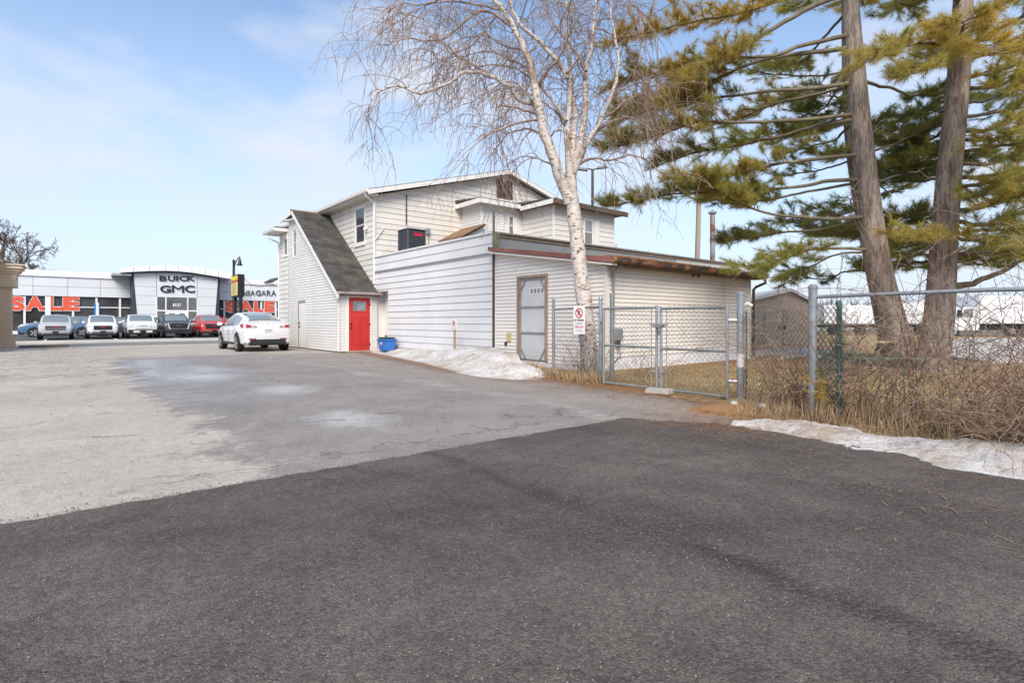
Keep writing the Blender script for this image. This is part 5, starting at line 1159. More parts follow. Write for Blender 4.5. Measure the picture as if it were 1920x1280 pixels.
# ================================================================== SMALL THINGS BY THE WHITE WALL
bin_x, bin_y = 9.32, 18.75
M_bblue = mat('blue_plastic', (0.035, 0.16, 0.50), 0.5, 0.08); M_bgreen = mat('dark_green_plastic', (0.015, 0.09, 0.06), 0.5)
rb_ = thing('recycling_box', 'blue plastic recycling box standing on the snow beside the red door', 'bin', (bin_x, bin_y, 0.14))
b = B(); X0, Y0 = bin_x, bin_y
def frust(b, cx, cy, z0, z1, ax0, ay0, ax1, ay1): return b.hexa([(cx - ax0, cy - ay0, z0), (cx + ax0, cy - ay0, z0), (cx + ax0, cy + ay0, z0), (cx - ax0, cy + ay0, z0), (cx - ax1, cy - ay1, z1), (cx + ax1, cy - ay1, z1), (cx + ax1, cy + ay1, z1), (cx - ax1, cy + ay1, z1)])
frust(b, X0, Y0, 0.12, 0.52, 0.20, 0.25, 0.25, 0.30); b.build('box_body', M_bblue, rb_, None, 0.02)
b = B(); frust(b, X0, Y0, 0.50, 0.54, 0.275, 0.325, 0.28, 0.33); b.build('rim', M_bblue, rb_, None, 0.01)
Wb = Wall('X', X0 - 0.232)
for k in range(3):
    t = 2 * math.pi * k / 3 + 0.5; b = B(); cy, cz = Y0 + 0.07 * math.cos(t), 0.38 + 0.055 * math.sin(t)
    b.prism([(X0 - 0.252, cy + 0.045 * math.cos(t + a), cz + 0.04 * math.sin(t + a)) for a in (1.2, 2.6, 4.2)], (0.02, 0, 0)); b.build('recycling_arrow', M_salew, rb_)
bin_x -= 0.15; gb = thing('green_box', 'dark green plastic box with a handle stacked behind the blue recycling box', 'bin', (bin_x + 0.2, bin_y + 0.25, 0.14))
b = B(); frust(b, bin_x + 0.30, bin_y + 0.35, 0.12, 0.58, 0.18, 0.22, 0.22, 0.26); b.build('box_body', M_bgreen, gb, None, 0.02)
b = B(); b.tube([(bin_x + 0.12, bin_y + 0.08, 0.57), (bin_x + 0.12, bin_y + 0.08, 0.68), (bin_x + 0.12, bin_y - 0.06, 0.68), (bin_x + 0.12, bin_y - 0.06, 0.57)], 0.022, 6); b.build('handle', M_bgreen, gb)
b = B(); frust(b, bin_x + 0.30, bin_y + 0.35, 0.58, 0.61, 0.24, 0.28, 0.23, 0.27); b.build('lid', M_bgreen, gb, None, 0.01)

sx_, sy_ = 9.2, 14.0
ns_ = thing('small_sign', 'small no parking sign with arrows on a wooden stake in the snow', 'sign', (sx_, sy_, 0.2))
b = B(); b.box(sx_ + 0.0, sx_ + 0.04, sy_ - 0.035, sy_ + 0.035, 0.1, 1.10); b.build('stake', mat('raw_wood', (0.40, 0.28, 0.16), 0.8, 0.15), ns_)
b = B(); b.box(sx_ - 0.012, sx_ - 0.002, sy_ - 0.145, sy_ + 0.145, 0.95, 1.28); pl = b.build('sign_plate', M_salew, ns_)
W_n = Wall('X', sx_ - 0.012)
M_signred = mat('sign_ring', (0.50, 0.03, 0.04), 0.5)
def noparking(W, cy, cz, r, par):
    b = B(); n = 28
    for k in range(n):
        t0, t1 = 2 * math.pi * k / n, 2 * math.pi * (k + 1) / n
        b.hexa([W.p(cy + r * 0.78 * math.cos(t0), cz + r * 0.78 * math.sin(t0), 0.001), W.p(cy + r * math.cos(t0), cz + r * math.sin(t0), 0.001), W.p(cy + r * math.cos(t1), cz + r * math.sin(t1), 0.001), W.p(cy + r * 0.78 * math.cos(t1), cz + r * 0.78 * math.sin(t1), 0.001),
                W.p(cy + r * 0.78 * math.cos(t0), cz + r * 0.78 * math.sin(t0), 0.004), W.p(cy + r * math.cos(t0), cz + r * math.sin(t0), 0.004), W.p(cy + r * math.cos(t1), cz + r * math.sin(t1), 0.004), W.p(cy + r * 0.78 * math.cos(t1), cz + r * 0.78 * math.sin(t1), 0.004)])
    b.build('ring', M_signred, par)
    letter('P', W, cy - r * 0.33, cy + r * 0.33, cz - r * 0.5, cz + r * 0.5, 0.001, 0.002, M_black, par, 0.03)
    a = r * 0.62; q = r * 0.09
    b = B(); b.hexa([W.p(cy + a - q, cz + a + q, 0.0035), W.p(cy + a + q, cz + a - q, 0.0035), W.p(cy - a + q, cz - a - q, 0.0035), W.p(cy - a - q, cz - a + q, 0.0035), W.p(cy + a - q, cz + a + q, 0.006), W.p(cy + a + q, cz + a - q, 0.006), W.p(cy - a + q, cz - a - q, 0.006), W.p(cy - a - q, cz - a + q, 0.006)])
    b.build('slash', M_signred, par)
noparking(W_n, sy_, 1.145, 0.085, pl)
for sgn in (-1, 1):
    b = B(); b.prism([W_n.p(sy_ + sgn * 0.11, 1.0, 0.001), W_n.p(sy_ + sgn * 0.06, 1.03, 0.001), W_n.p(sy_ + sgn * 0.06, 0.97, 0.001)], (-0.003, 0, 0)); b.build('arrow', M_black, pl)

# ================================================================== CHAIN LINK FENCE AND GATES
def chain(parent, P0, P1, z0, z1, m, a=0.046, bz=0.046, r=0.0031, sag=0.0, seed=1, name='wire_mesh'):
    P0, P1 = Vector((*P0, 0)), Vector((*P1, 0)); D = P1 - P0; Ln = D.length; D.normalize(); Nn = Vector((-D.y, D.x, 0))
    nu, nv = int(Ln / a), int((z1 - z0) / bz); V = []; Fc = []
    r_ = np.random.default_rng(seed); ph = r_.uniform(0, 6.28, 4)
    for k in range(nu):
        b0 = len(V)
        for j in range(nv + 1):
            u = (k + ((j + k) % 2)) * a; z = z0 + j * bz
            dd = (0.003 if (j % 2) else -0.003) + sag * (math.sin(u * 3.1 + ph[0]) * math.sin(z * 4 + ph[1]))
            uu = u + sag * 0.7 * math.sin(z * 5.3 + u * 2 + ph[2]); zz_ = z + sag * 0.5 * math.sin(u * 4.1 + ph[3])
            c = P0 + D * uu + Nn * dd
            for (e1, e2) in ((r, -r * 0.6), (-r, -r * 0.6), (0, r * 1.2)):
                V.append((c.x + D.x * e1 + Nn.x * e2, c.y + D.y * e1 + Nn.y * e2, zz_))
        for j in range(nv):
            for q in range(3):
                q2 = (q + 1) % 3; Fc.append((b0 + j * 3 + q, b0 + j * 3 + q2, b0 + j * 3 + 3 + q2, b0 + j * 3 + 3 + q))
    o = npmesh(name, V, Fc, 4, m, parent); o['kind'] = 'stuff'; return o
M_wire = mat('galvanised_wire', (0.20, 0.205, 0.21), 0.5, 0.15, 5, metal=0.4); M_gwire = mat('green_vinyl_wire', (0.045, 0.085, 0.07), 0.6, 0.3, 6)
M_dgalv = mat('dull_galvanised', (0.22, 0.24, 0.235), 0.6, 0.2, 5, 0.1, 50, metal=0.3)
def post(parent, x, y, h, r, m=M_galv, nm='post', z=-0.1):
    b = B(); b.tube([(x, y, z), (x, y, h)], r, 12); o = b.build(nm, m, parent, 40)
    b = B(); b.lathe([(r * 1.12, -0.03), (r * 1.12, 0.0), (r * 0.6, 0.025)], (x, y, h), 12); b.build('post_cap', m, o, 40); return o
def band(parent, x, y, z, r, D):
    b = B(); b.lathe([(r + 0.006, -0.02), (r + 0.006, 0.02)], (x, y, z), 12); b.box(x + D[0] * 0.07 - 0.02, x + D[0] * 0.07 + 0.02, y + D[1] * 0.07 - 0.03, y + D[1] * 0.07 + 0.03, z - 0.015, z + 0.015); b.build('clamp', M_galv, parent, 40)
A, Bp = (8.33, 8.70), (8.22, 7.23)
f1 = thing('chain_link_fence', 'short galvanised chain link fence panel in front of the birch trunk', 'fence', (8.28, 8.0, 0))
post(f1, *A, atD(1037, 561, 12.0).z, 0.035, M_dgalv); post(f1, *Bp, 1.68, 0.038)
b = B(); b.tube([(A[0], A[1], 1.47), (Bp[0], Bp[1], 1.50)], 0.021, 10); b.build('top_rail', M_dgalv, f1, 40)
chain(f1, A, Bp, 0.06, 1.53, M_wire, sag=0.006, seed=3)
q = (8.14, 6.98); post(f1, q[0] + 0.2, q[1] + 0.06, 1.74, 0.045, M_dgalv)
for z in (0.5, 1.0, 1.35): band(f1, *Bp, z, 0.038, (0, 1, 0))

def gate(name, label, H, E, ht, bands):
    Hx, Hy = H; Ex, Ey = E
    g_ = thing(name, label, 'gate', (Hx, Hy, 0), 'chain link double gate leaves')
    D = Vector((Ex - Hx, Ey - Hy, 0)); r = 0.024; D.normalize()
    for nm, (pa, pb) in (('hinge_stile', ((Hx, Hy, 0.03), (Hx, Hy, ht))), ('meeting_stile', ((Ex, Ey, 0.03), (Ex, Ey, ht + 0.02)))):
        b = B(); b.tube([pa, pb], r, 10); b.build(nm, M_galv, g_, 40)
    for nm, z in (('top_rail', ht - 0.02), ('middle_rail', ht * 0.52), ('bottom_rail', 0.06)):
        b = B(); b.tube([(Hx, Hy, z), (Ex, Ey, z)], r * 0.9, 10); b.build(nm, M_dgalv, g_, 40)
    chain(g_, (Hx + D.x * 0.06, Hy + D.y * 0.06), (Ex - D.x * 0.04, Ey - D.y * 0.04), 0.05, ht + 0.04, M_wire, sag=0.004, seed=len(label))
    for (t) in (0.11,):
        b = B(); x, y = Ex - D.x * t, Ey - D.y * t; b.tube([(x, y, 0.06), (x, y, ht - 0.02)], 0.008, 6); b.build('tension_bar', M_galv, g_, 40)
    for z in (0.35, 0.75, 1.15):
        b = B(); x, y = Ex - D.x * 0.055, Ey - D.y * 0.055; b.box(x - 0.03, x + 0.03, y - 0.065, y + 0.065, z - 0.012, z + 0.012); b.build('tension_band', M_galv, g_)
    return g_, D
GL0, GL1, GR1, GR0 = (7.82, 6.80), (7.80, 5.60), (7.78, 5.50), (7.76, 4.30)
gL, D = gate('gate_leaf', 'left leaf of the chain link double gate, next to the no parking sign', GL0, GL1, 1.46, 0)
gR, D2 = gate('gate_leaf', 'right leaf of the chain link double gate, hung on the thick post', GR0, GR1, 1.44, 0)
b = B(); b.box(7.72, 7.86, 5.47, 5.63, 1.10, 1.16); b.build('latch', M_galv, gL, None, 0.01)
b = B(); b.tube([(7.76, 5.52, 1.13), (7.72, 5.50, 1.05), (7.74, 5.52, 0.98), (7.79, 5.58, 1.02)], 0.012, 6); b.build('chain', M_dgalv, gL)
for z in (0.25, 1.2):
    b = B(); b.box(7.82, 8.22, 7.16, 7.22, z - 0.02, z + 0.02) if False else b.tube([(7.82, 6.82, z), (8.0, 7.0, z), (8.2, 7.2, z)], 0.018, 6); b.build('hinge', M_galv, gL, 40)
gp_ = thing('gate_post', 'thick galvanised gate post with a small security camera', 'post', (7.83, 4.17, 0))
post(gp_, 7.86, 4.14, 1.63, 0.055)
for z in (0.30, 1.22):
    b = B(); b.tube([(7.76, 4.28, z), (7.86, 4.14, z)], 0.028, 8); b.build('hinge', M_galv, gp_, 40)
    b = B(); b.lathe([(0.062, -0.03), (0.062, 0.03)], (7.86, 4.14, z), 12); b.build('hinge_collar', M_galv, gp_, 40)
b = B(); b.lathe([(0.05, -0.22), (0.057, -0.2), (0.058, 0.0)], (7.86, 4.14, 0.72), 12); b.build('tape_wrap', M_trim, gp_, 40)
pc = Vector((7.86, 4.14, 1.46)); b = B(); b.tube([pc, pc + R_ * 0.10], 0.012, 6); b.build('camera_arm', M_trim, gp_, 40)
b = B(); b.tube([pc + R_ * 0.08 + Vector((0, 0, 0.02)), pc + R_ * 0.17 + Vector((0, 0, -0.02))], [0.022, 0.026], 10); b.build('camera_body', M_trim, gp_, 40)
b = B(); b.tube([pc + R_ * 0.17 + Vector((0, 0, -0.02)), pc + R_ * 0.185 + Vector((0, 0, -0.026))], 0.02, 10); b.build('camera_lens', M_black, gp_, 40)
b = B(); b.box(-0.14, 0.14, -0.2, 0.2, 0, 0.09); o = b.build('concrete_block', M_conc, None, None, 0.015); o.location = (7.62, 5.42, 0.0); o.rotation_euler = (0, 0.02, 0.25)
tag(o, 'pale concrete block lying under the meeting gate leaves', 'block')
# no parking sign wired on the fence panel
W_p = Wall('X', 8.19); sc_y, sc_z = W_p.uv(1086, 600)
hw_, hz_ = 0.16, 0.29
sgn2 = thing('fence_sign', 'white no parking tow away sign wired to the chain link fence', 'sign', (8.2, sc_y, sc_z))
b = B(); b.box(8.185, 8.193, sc_y - hw_, sc_y + hw_, sc_z - hz_, sc_z + hz_); pl2 = b.build('sign_plate', M_salew, sgn2, None, 0.003)
W_pp = Wall('X', 8.185)
noparking(W_pp, sc_y, sc_z + 0.145, 0.105, pl2)
textline('NO PARKING', W_pp, sc_y - 0.135, sc_y + 0.135, sc_z - 0.025, sc_z + 0.022, 0.001, 0.002, M_black, pl2, 0.02)
textline('TOWED AWAY', W_pp, sc_y - 0.13, sc_y + 0.13, sc_z - 0.165, sc_z - 0.115, 0.001, 0.002, M_signred, pl2, 0.02)
b = B()
for (z, wd) in ((-0.062, 0.10), (-0.088, 0.12), (-0.20, 0.07), (-0.235, 0.12)):
    W_pp.box(b, sc_y - wd, sc_y + wd, sc_z + z, sc_z + z + 0.011, 0.001, 0.003)
o = b.build('fine_print', mat('fine_print', (0.25, 0.32, 0.38), 0.6), pl2); o['kind'] = 'stuff'
# mesh between gate post and corner post, then the long green fence
C1 = (7.02, 2.78)
f2 = thing('chain_link_fence', 'green chain link panel between the gate post and the corner post', 'fence', (7.4, 3.4, 0))
chain(f2, (7.84, 4.08), (C1[0] + 0.03, C1[1] + 0.04), 0.02, 1.36, M_gwire, r=0.0023, sag=0.02, seed=8)
b = B(); b.tube([(7.80, 4.02, 0.0), (7.80, 4.02, 1.36)], 0.012, 6); b.build('tension_bar', M_gwire, f2)
f3 = thing('long_fence', 'green chain link fence with galvanised top rail overgrown with brambles', 'fence', (7.05, 1.5, 0))
post(f3, *C1, 1.63, 0.05)
C2 = (7.12, -2.2)
b = B(); b.tube([(C1[0], C1[1] - 0.02, 1.50), (7.05, 1.2, 1.515), (7.08, 0.2, 1.50), (C2[0], C2[1], 1.53)], 0.022, 10); b.build('top_rail', M_galv, f3, 40)
chain(f3, (C1[0] + 0.01, C1[1] - 0.16), C2, 0.0, 1.52, M_gwire, r=0.0023, sag=0.015, seed=5)
post(f3, 7.05, 2.50, 1.42, 0.03, mat('green_post', (0.06, 0.12, 0.10), 0.7, 0.3)); post(f3, 7.09, 0.2, 1.5, 0.028, M_dgalv); post(f3, *C2, 1.6, 0.045)
for z in (0.35, 0.78, 1.4): band(f3, *C1, z, 0.05, (0, -1, 0))
for k in range(3): chain(f3, (7.0 + 0.03 * k, 2.72), (7.06 - 0.03 * k, 2.42), 0.15, 1.42, M_gwire, a=0.03, sag=0.02, seed=20 + k, name='rolled_mesh')

# ================================================================== VEGETATION HELPERS
def strands(paths, radii, n=3):
    """paths: list of (k,3) arrays, radii list of (r0, r1); returns V, F for npmesh"""
    V, Fc = [], []; base = 0
    cs = [(math.cos(2 * math.pi * q / n), math.sin(2 * math.pi * q / n)) for q in range(n)]
    for P, (r0, r1) in zip(paths, radii):
        P = np.asarray(P); k = len(P)
        d = np.gradient(P, axis=0); d /= (np.linalg.norm(d, axis=1, keepdims=True) + 1e-9)
        up = np.where(np.abs(d[:, 2:3]) < 0.9, np.array([[0, 0, 1.0]]), np.array([[1.0, 0, 0]]))
        a = np.cross(d, up); a /= (np.linalg.norm(a, axis=1, keepdims=True) + 1e-9); c = np.cross(a, d)
        r = np.linspace(r0, r1, k)[:, None]
        ring = np.stack([P + (a * ca + c * sa) * r for ca, sa in cs], 1)
        V.append(ring.reshape(-1, 3))
        i, q = np.meshgrid(np.arange(k - 1), np.arange(n), indexing='ij'); q2 = (q + 1) % n
        Fc.append((np.stack([i * n + q, i * n + q2, (i + 1) * n + q2, (i + 1) * n + q], -1) + base).reshape(-1, 4)); base += k * n
    return np.concatenate(V), np.concatenate(Fc)
def smooth_path(pts, n):
    P = np.array([tuple(p) for p in pts], float); t = np.linspace(0, 1, len(P)); s = np.linspace(0, 1, n)
    # Catmull-Rom
    out_ = []
    m_ = len(P)
    for q in s:
        x = q * (m_ - 1); i = min(int(x), m_ - 2); f = x - i
        p0, p1, p2, p3 = P[max(i - 1, 0)], P[i], P[i + 1], P[min(i + 2, m_ - 1)]
        out_.append(0.5 * ((2 * p1) + (-p0 + p2) * f + (2 * p0 - 5 * p1 + 4 * p2 - p3) * f * f + (-p0 + 3 * p1 - 3 * p2 + p3) * f ** 3))
    return np.array(out_)
def unit(v): return v / (np.linalg.norm(v) + 1e-9)

# ================================================================== BIRCH
M_birch = bpy.data.materials.new('birch_bark'); M_birch.use_nodes = True
def birch_mat(m):
    n = m.node_tree; p = n.nodes['Principled BSDF']; N = n.nodes.new; K = n.links.new
    t = N('ShaderNodeTexCoord'); mpn = N('ShaderNodeMapping'); mpn.inputs['Scale'].default_value = (2.4, 2.4, 5.0); K(t.outputs['Object'], mpn.inputs['Vector'])
    a = N('ShaderNodeTexNoise'); a.inputs['Scale'].default_value = 4; a.inputs['Detail'].default_value = 5; K(mpn.outputs[0], a.inputs['Vector'])
    r = N('ShaderNodeValToRGB'); K(a.outputs['Fac'], r.inputs['Fac'])
    e = r.color_ramp.elements; e[0].position = 0.33; e[0].color = (0.10, 0.07, 0.055, 1); e[1].position = 0.43; e[1].color = (0.50, 0.435, 0.375, 1)
    e2 = e.new(0.62); e2.color = (0.60, 0.55, 0.51, 1); e3 = e.new(0.78); e3.color = (0.40, 0.30, 0.25, 1)
    c = N('ShaderNodeTexNoise'); c.inputs['Scale'].default_value = 2.3; c.inputs['Detail'].default_value = 6; K(t.outputs['Object'], c.inputs['Vector'])
    mr = N('ShaderNodeMapRange'); mr.inputs['From Min'].default_value = 0.56; mr.inputs['From Max'].default_value = 0.64; K(c.outputs['Fac'], mr.inputs['Value'])
    mr.inputs['To Max'].default_value = 0.8
    mxx = N('ShaderNodeMix'); mxx.data_type = 'RGBA'; K(mr.outputs[0], mxx.inputs[0]); K(r.outputs[0], mxx.inputs[6]); mxx.inputs[7].default_value = (0.30, 0.20, 0.15, 1)
    K(mxx.outputs[2], p.inputs['Base Color']); p.inputs['Roughness'].default_value = 0.8
    bp = N('ShaderNodeBump'); bp.inputs['Strength'].default_value = 0.6; bp.inputs['Distance'].default_value = 0.03; K(a.outputs['Fac'], bp.inputs['Height']); K(bp.outputs[0], p.inputs['Normal'])
birch_mat(M_birch)
M_twig = mat('birch_twig', (0.30, 0.20, 0.145), 0.8, 0.3, 3); M_limb = mat('birch_limb', (0.36, 0.29, 0.25), 0.8, 0.25, 4, 0.2, 20, dirt=(0.22, 0.15, 0.12), dscale=5, dlo=0.45, dhi=0.6)
birch = thing('birch_tree', 'bare white birch with drooping twigs behind the gate fence', 'tree', (8.75, 7.95, 0))
BD = 11.7
def bpt(zx, zy, d=0.0): return np.array(tuple(atD(660 + zx / 2.462, zy / 2.462, BD + d)))
trunk = smooth_path([np.array((8.78, 7.97, -0.1)), np.array(tuple(atD(1106, 690, BD))), np.array(tuple(atD(1098, 590, BD))), np.array(tuple(atD(1086, 490, BD))), np.array(tuple(atD(1076, 400, BD))), bpt(1012, 890), bpt(1008, 800)], 40)
tr = np.interp(np.linspace(0, 1, 40), [0, .05, .2, .4, .6, .8, 1], [.26, .21, .185, .165, .15, .14, .12]) * (1 + 0.05 * np.sin(np.arange(40) * 1.3))
b = B(); b.tube([tuple(p) for p in trunk], list(tr), 18); b.build('trunk', M_birch, birch, 60)
limbs = [  # zoom-coordinates of the limbs, (depth at end), base radius
 ([(1005, 940), (950, 790), (900, 640), (870, 540), (850, 430), (830, 320), (790, 220), (740, 120), (690, 40), (640, -40), (600, -160)], -0.6, 0.125),
 ([(1010, 830), (1000, 700), (990, 600), (1000, 500), (990, 340), (900, 230), (780, 120), (740, 50), (720, -60), (700, -200)], 0.5, 0.085),
 ([(1015, 830), (1040, 700), (1070, 570), (1075, 440), (1082, 330), (1110, 170), (1130, 0), (1140, -160)], 0.4, 0.09),
 ([(1020, 820), (1060, 710), (1110, 620), (1150, 560), (1190, 460), (1230, 300), (1200, 100), (1190, -80)], -0.5, 0.07),
 ([(1020, 830), (1020, 660), (1030, 520), (1010, 380), (1000, 200), (990, 20), (985, -150)], 0.9, 0.08),
 ([(1040, 760), (1110, 730), (1180, 740), (1290, 715), (1380, 750), (1440, 830)], -0.7, 0.035),
 ([(862, 530), (800, 510), (730, 490), (665, 500)], -0.5, 0.04),
 ([(845, 480), (770, 460), (720, 400), (640, 355), (520, 335), (450, 385), (300, 430), (190, 395), (100, 450), (60, 560)], -1.0, 0.06),
 ([(640, 352), (560, 300), (480, 250), (400, 170), (340, 95), (200, 60)], 0.3, 0.03),
 ([(745, 130), (620, 50), (500, 120), (400, 190), (250, 180), (150, 210)], -0.8, 0.035),
 ([(690, 45), (560, 20), (400, 10), (280, 60), (180, 120)], 0.6, 0.03),
 ([(905, 640), (830, 600), (760, 600), (700, 640), (650, 720)], 0.8, 0.03),
 ([(880, 560), (800, 560), (700, 590), (600, 640), (520, 740)], -1.2, 0.03),
 ([(990, 560), (930, 470), (860, 390), (760, 320), (640, 300), (540, 330)], 1.0, 0.04),
 ([(1080, 330), (1020, 230), (960, 150), (900, 60), (850, -60)], 1.0, 0.035),
 ([(1150, 560), (1240, 480), (1330, 440), (1400, 470), (1440, 560)], 0.6, 0.03),
 ([(1100, 630), (1200, 560), (1290, 540), (1380, 600)], -0.8, 0.028),
 ([(990, 340), (1060, 250), (1100, 160), (1180, 60), (1260, 20)], 0.9, 0.03),
 ([(850, 430), (900, 330), (960, 260), (1010, 140), (1040, 0)], -0.9, 0.035),
 ([(940, 770), (880, 740), (800, 720), (720, 760), (670, 830)], 0.3, 0.022),
 ([(900, 640), (960, 600), (1010, 640)], -0.5, 0.03),
 ([(600, -60), (480, -40), (340, 20), (220, 20), (130, 90)], 0.2, 0.03),
 ([(1230, 300), (1290, 330), (1360, 420), (1400, 520)], 0.3, 0.02),
 ([(1190, 460), (1270, 400), (1380, 380), (1450, 430)], -0.4, 0.022),
 ([(1120, 130), (1200, 160), (1290, 240), (1340, 340)], 0.4, 0.022),
 ([(1130, 0), (1230, -20), (1320, 40), (1390, 140)], -0.5, 0.025),
 ([(1010, 640), (960, 540), (890, 480), (790, 420), (700, 430)], 0.7, 0.028),
 ([(870, 540), (810, 440), (740, 380), (650, 410), (560, 470)], -0.4, 0.026),
 ([(830, 320), (740, 280), (640, 240), (530, 260), (430, 330)], 0.5, 0.028),
 ([(790, 220), (720, 220), (620, 170), (500, 180), (380, 260)], -0.3, 0.026),
 ([(690, 45), (620, 140), (540, 220), (440, 260), (330, 330)], -0.6, 0.022),
]
lp, lr = [], []; tw_p, tw_r = [], []
for pts, dend, r0 in limbs:
    n = max(10, 3 * len(pts)); raw = [bpt(x, y, dend * (i / (len(pts) - 1))) for i, (x, y) in enumerate(pts)]
    P = smooth_path(raw, n); P[1:] += rng.normal(0, 0.012, (n - 1, 3)); lp.append(P); lr.append((r0, max(0.006, r0 * 0.22)))
for P_, R2 in zip(lp, lr):
    V, Fc = strands([P_], [R2], 8); npmesh('limb', V, Fc, 4, M_birch if R2[0] > 0.055 else M_limb, birch, True)
def branchlets(P, r0, level, count, Lr, droop):
    out_ = []
    seg = np.linalg.norm(np.diff(P, axis=0), axis=1).sum()
    for k in range(count):
        t = rng.uniform(0.15, 1.0) ** 0.8; i = min(int(t * (len(P) - 1)), len(P) - 2); p = P[i] + (P[i + 1] - P[i]) * rng.uniform(0, 1)
        d = unit(P[i + 1] - P[i]); side = unit(np.cross(d, rng.normal(0, 1, 3)))
        v = unit(d * rng.uniform(0.2, 0.9) + side * rng.uniform(0.5, 1.0) + np.array([0, 0, rng.uniform(-0.2, 0.5)]))
        L_ = rng.uniform(*Lr); n = 7; Q = [p]; st = L_ / (n - 1)
        for q in range(n - 1):
            v = unit(v + np.array([0, 0, -droop * rng.uniform(0.5, 1.5)]) + rng.normal(0, 0.10, 3)); Q.append(Q[-1] + v * st)
        out_.append(np.array(Q))
    return out_
l2 = []
for P, (r0, r1) in zip(lp, lr):
    ln_ = np.linalg.norm(np.diff(P, axis=0), axis=1).sum()
    l2 += branchlets(P, r0, 2, int(ln_ * 7.5), (0.5, 1.4), 0.14)
l3 = []
for P in l2: l3 += branchlets(P, 0.004, 3, rng.integers(3, 7), (0.25, 0.9), 0.26)
l4 = []
for P in l3[::2]: l4 += branchlets(P, 0.003, 4, 1, (0.12, 0.35), 0.3)
V, Fc = strands(l2, [(0.010, 0.0045)] * len(l2), 3); npmesh('branches', V, Fc, 4, M_limb, birch)['kind'] = 'stuff'
V, Fc = strands(l3 + l4, [(0.0050, 0.0030)] * (len(l3) + len(l4)), 3); o = npmesh('twigs', V, Fc, 4, M_twig, birch); o['kind'] = 'stuff'
# catkins / buds at twig tips
tips = np.array([P[-1] for P in l3[::2] + l4[::3]]); nt_ = len(tips); d = np.array([unit(P[-1] - P[-2]) for P in l3[::2] + l4[::3]])
sde = np.cross(d, rng.normal(0, 1, d.shape)); sde /= np.linalg.norm(sde, axis=1, keepdims=True)
Vb = np.stack([tips - sde * 0.005, tips + sde * 0.005, tips + d * 0.03], 1); o = npmesh('buds', Vb, np.arange(nt_ * 3).reshape(-1, 3), 3, M_twig, birch); o['kind'] = 'stuff'
print('birch', len(l2), len(l3), len(l4))

# ================================================================== PINES
M_pbark = mat('pine_bark', (0.29, 0.235, 0.20), 0.9, 0.25, 2.0, 0.3, 12, bump=1.0, bscale=9, stretch=(3.2, 3.2, 0.55), dirt=(0.155, 0.12, 0.10), dscale=3.5, dlo=0.48, dhi=0.6)
M_plimb = mat('pine_limb', (0.15, 0.12, 0.085), 0.9, 0.25, 3, 0.2, 20, dirt=(0.20, 0.19, 0.12), dscale=2, dlo=0.5, dhi=0.65)
M_needle = bpy.data.materials.new('pine_needle'); M_needle.use_nodes = True
def needle_mat(m):
    n = m.node_tree; p = n.nodes['Principled BSDF']; N = n.nodes.new; K = n.links.new
    at = N('ShaderNodeAttribute'); at.attribute_name = 'tint'
    r = N('ShaderNodeValToRGB'); e = r.color_ramp.elements
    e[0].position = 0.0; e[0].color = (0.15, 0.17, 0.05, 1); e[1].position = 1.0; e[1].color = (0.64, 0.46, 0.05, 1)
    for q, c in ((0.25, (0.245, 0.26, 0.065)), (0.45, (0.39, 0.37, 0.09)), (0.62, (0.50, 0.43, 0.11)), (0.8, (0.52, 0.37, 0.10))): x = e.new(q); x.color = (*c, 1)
    K(at.outputs['Fac'], r.inputs['Fac']); K(r.outputs[0], p.inputs['Base Color']); p.inputs['Roughness'].default_value = 0.55
    tr_ = N('ShaderNodeBsdfTranslucent'); K(r.outputs[0], tr_.inputs['Color']); ms = N('ShaderNodeMixShader'); ms.inputs[0].default_value = 0.5
    K(p.outputs[0], ms.inputs[1]); K(tr_.outputs[0], ms.inputs[2]); K(ms.outputs[0], n.nodes['Material Output'].inputs['Surface'])
needle_mat(M_needle)
def needles(name, pos, dirs, tint, parent, nn=27, ln=(0.08, 0.17), wd=0.0029, spread=1.0):
    pos, dirs, tint = np.asarray(pos), np.asarray(dirs), np.asarray(tint); k = len(pos)
    dirs = dirs / (np.linalg.norm(dirs, axis=1, keepdims=True) + 1e-9)
    D = dirs[:, None, :] + rng.normal(0, spread * 0.6, (k, nn, 3)); D /= np.linalg.norm(D, axis=2, keepdims=True)
    Ls = rng.uniform(*ln, (k, nn, 1)); base = pos[:, None, :] - dirs[:, None, :] * rng.uniform(0, 0.09, (k, nn, 1))
    sd_v = np.cross(D, rng.normal(0, 1, D.shape)); sd_v /= (np.linalg.norm(sd_v, axis=2, keepdims=True) + 1e-9)
    tip = base + D * Ls; tip[..., 2] -= 0.02 * rng.uniform(0, 1, (k, nn))
    V = np.stack([base - sd_v * wd, base + sd_v * wd, tip + sd_v * wd * 0.5, tip - sd_v * wd * 0.5], 2).reshape(-1, 3)
    o = npmesh(name, V, np.arange(len(V)).reshape(-1, 4), 4, M_needle, parent)
    t = np.repeat(np.clip(tint[:, None] + rng.normal(0, 0.06, (k, nn)), 0, 1).reshape(-1), 4).astype(np.float32)
    at = o.data.attributes.new('tint', 'FLOAT', 'POINT'); at.data.foreach_set('value', t)
    o['kind'] = 'stuff'; return o
def ppt(zx, zy, d): return np.array(tuple(atD(1140 + zx / 2.286, zy / 2.286, d)))
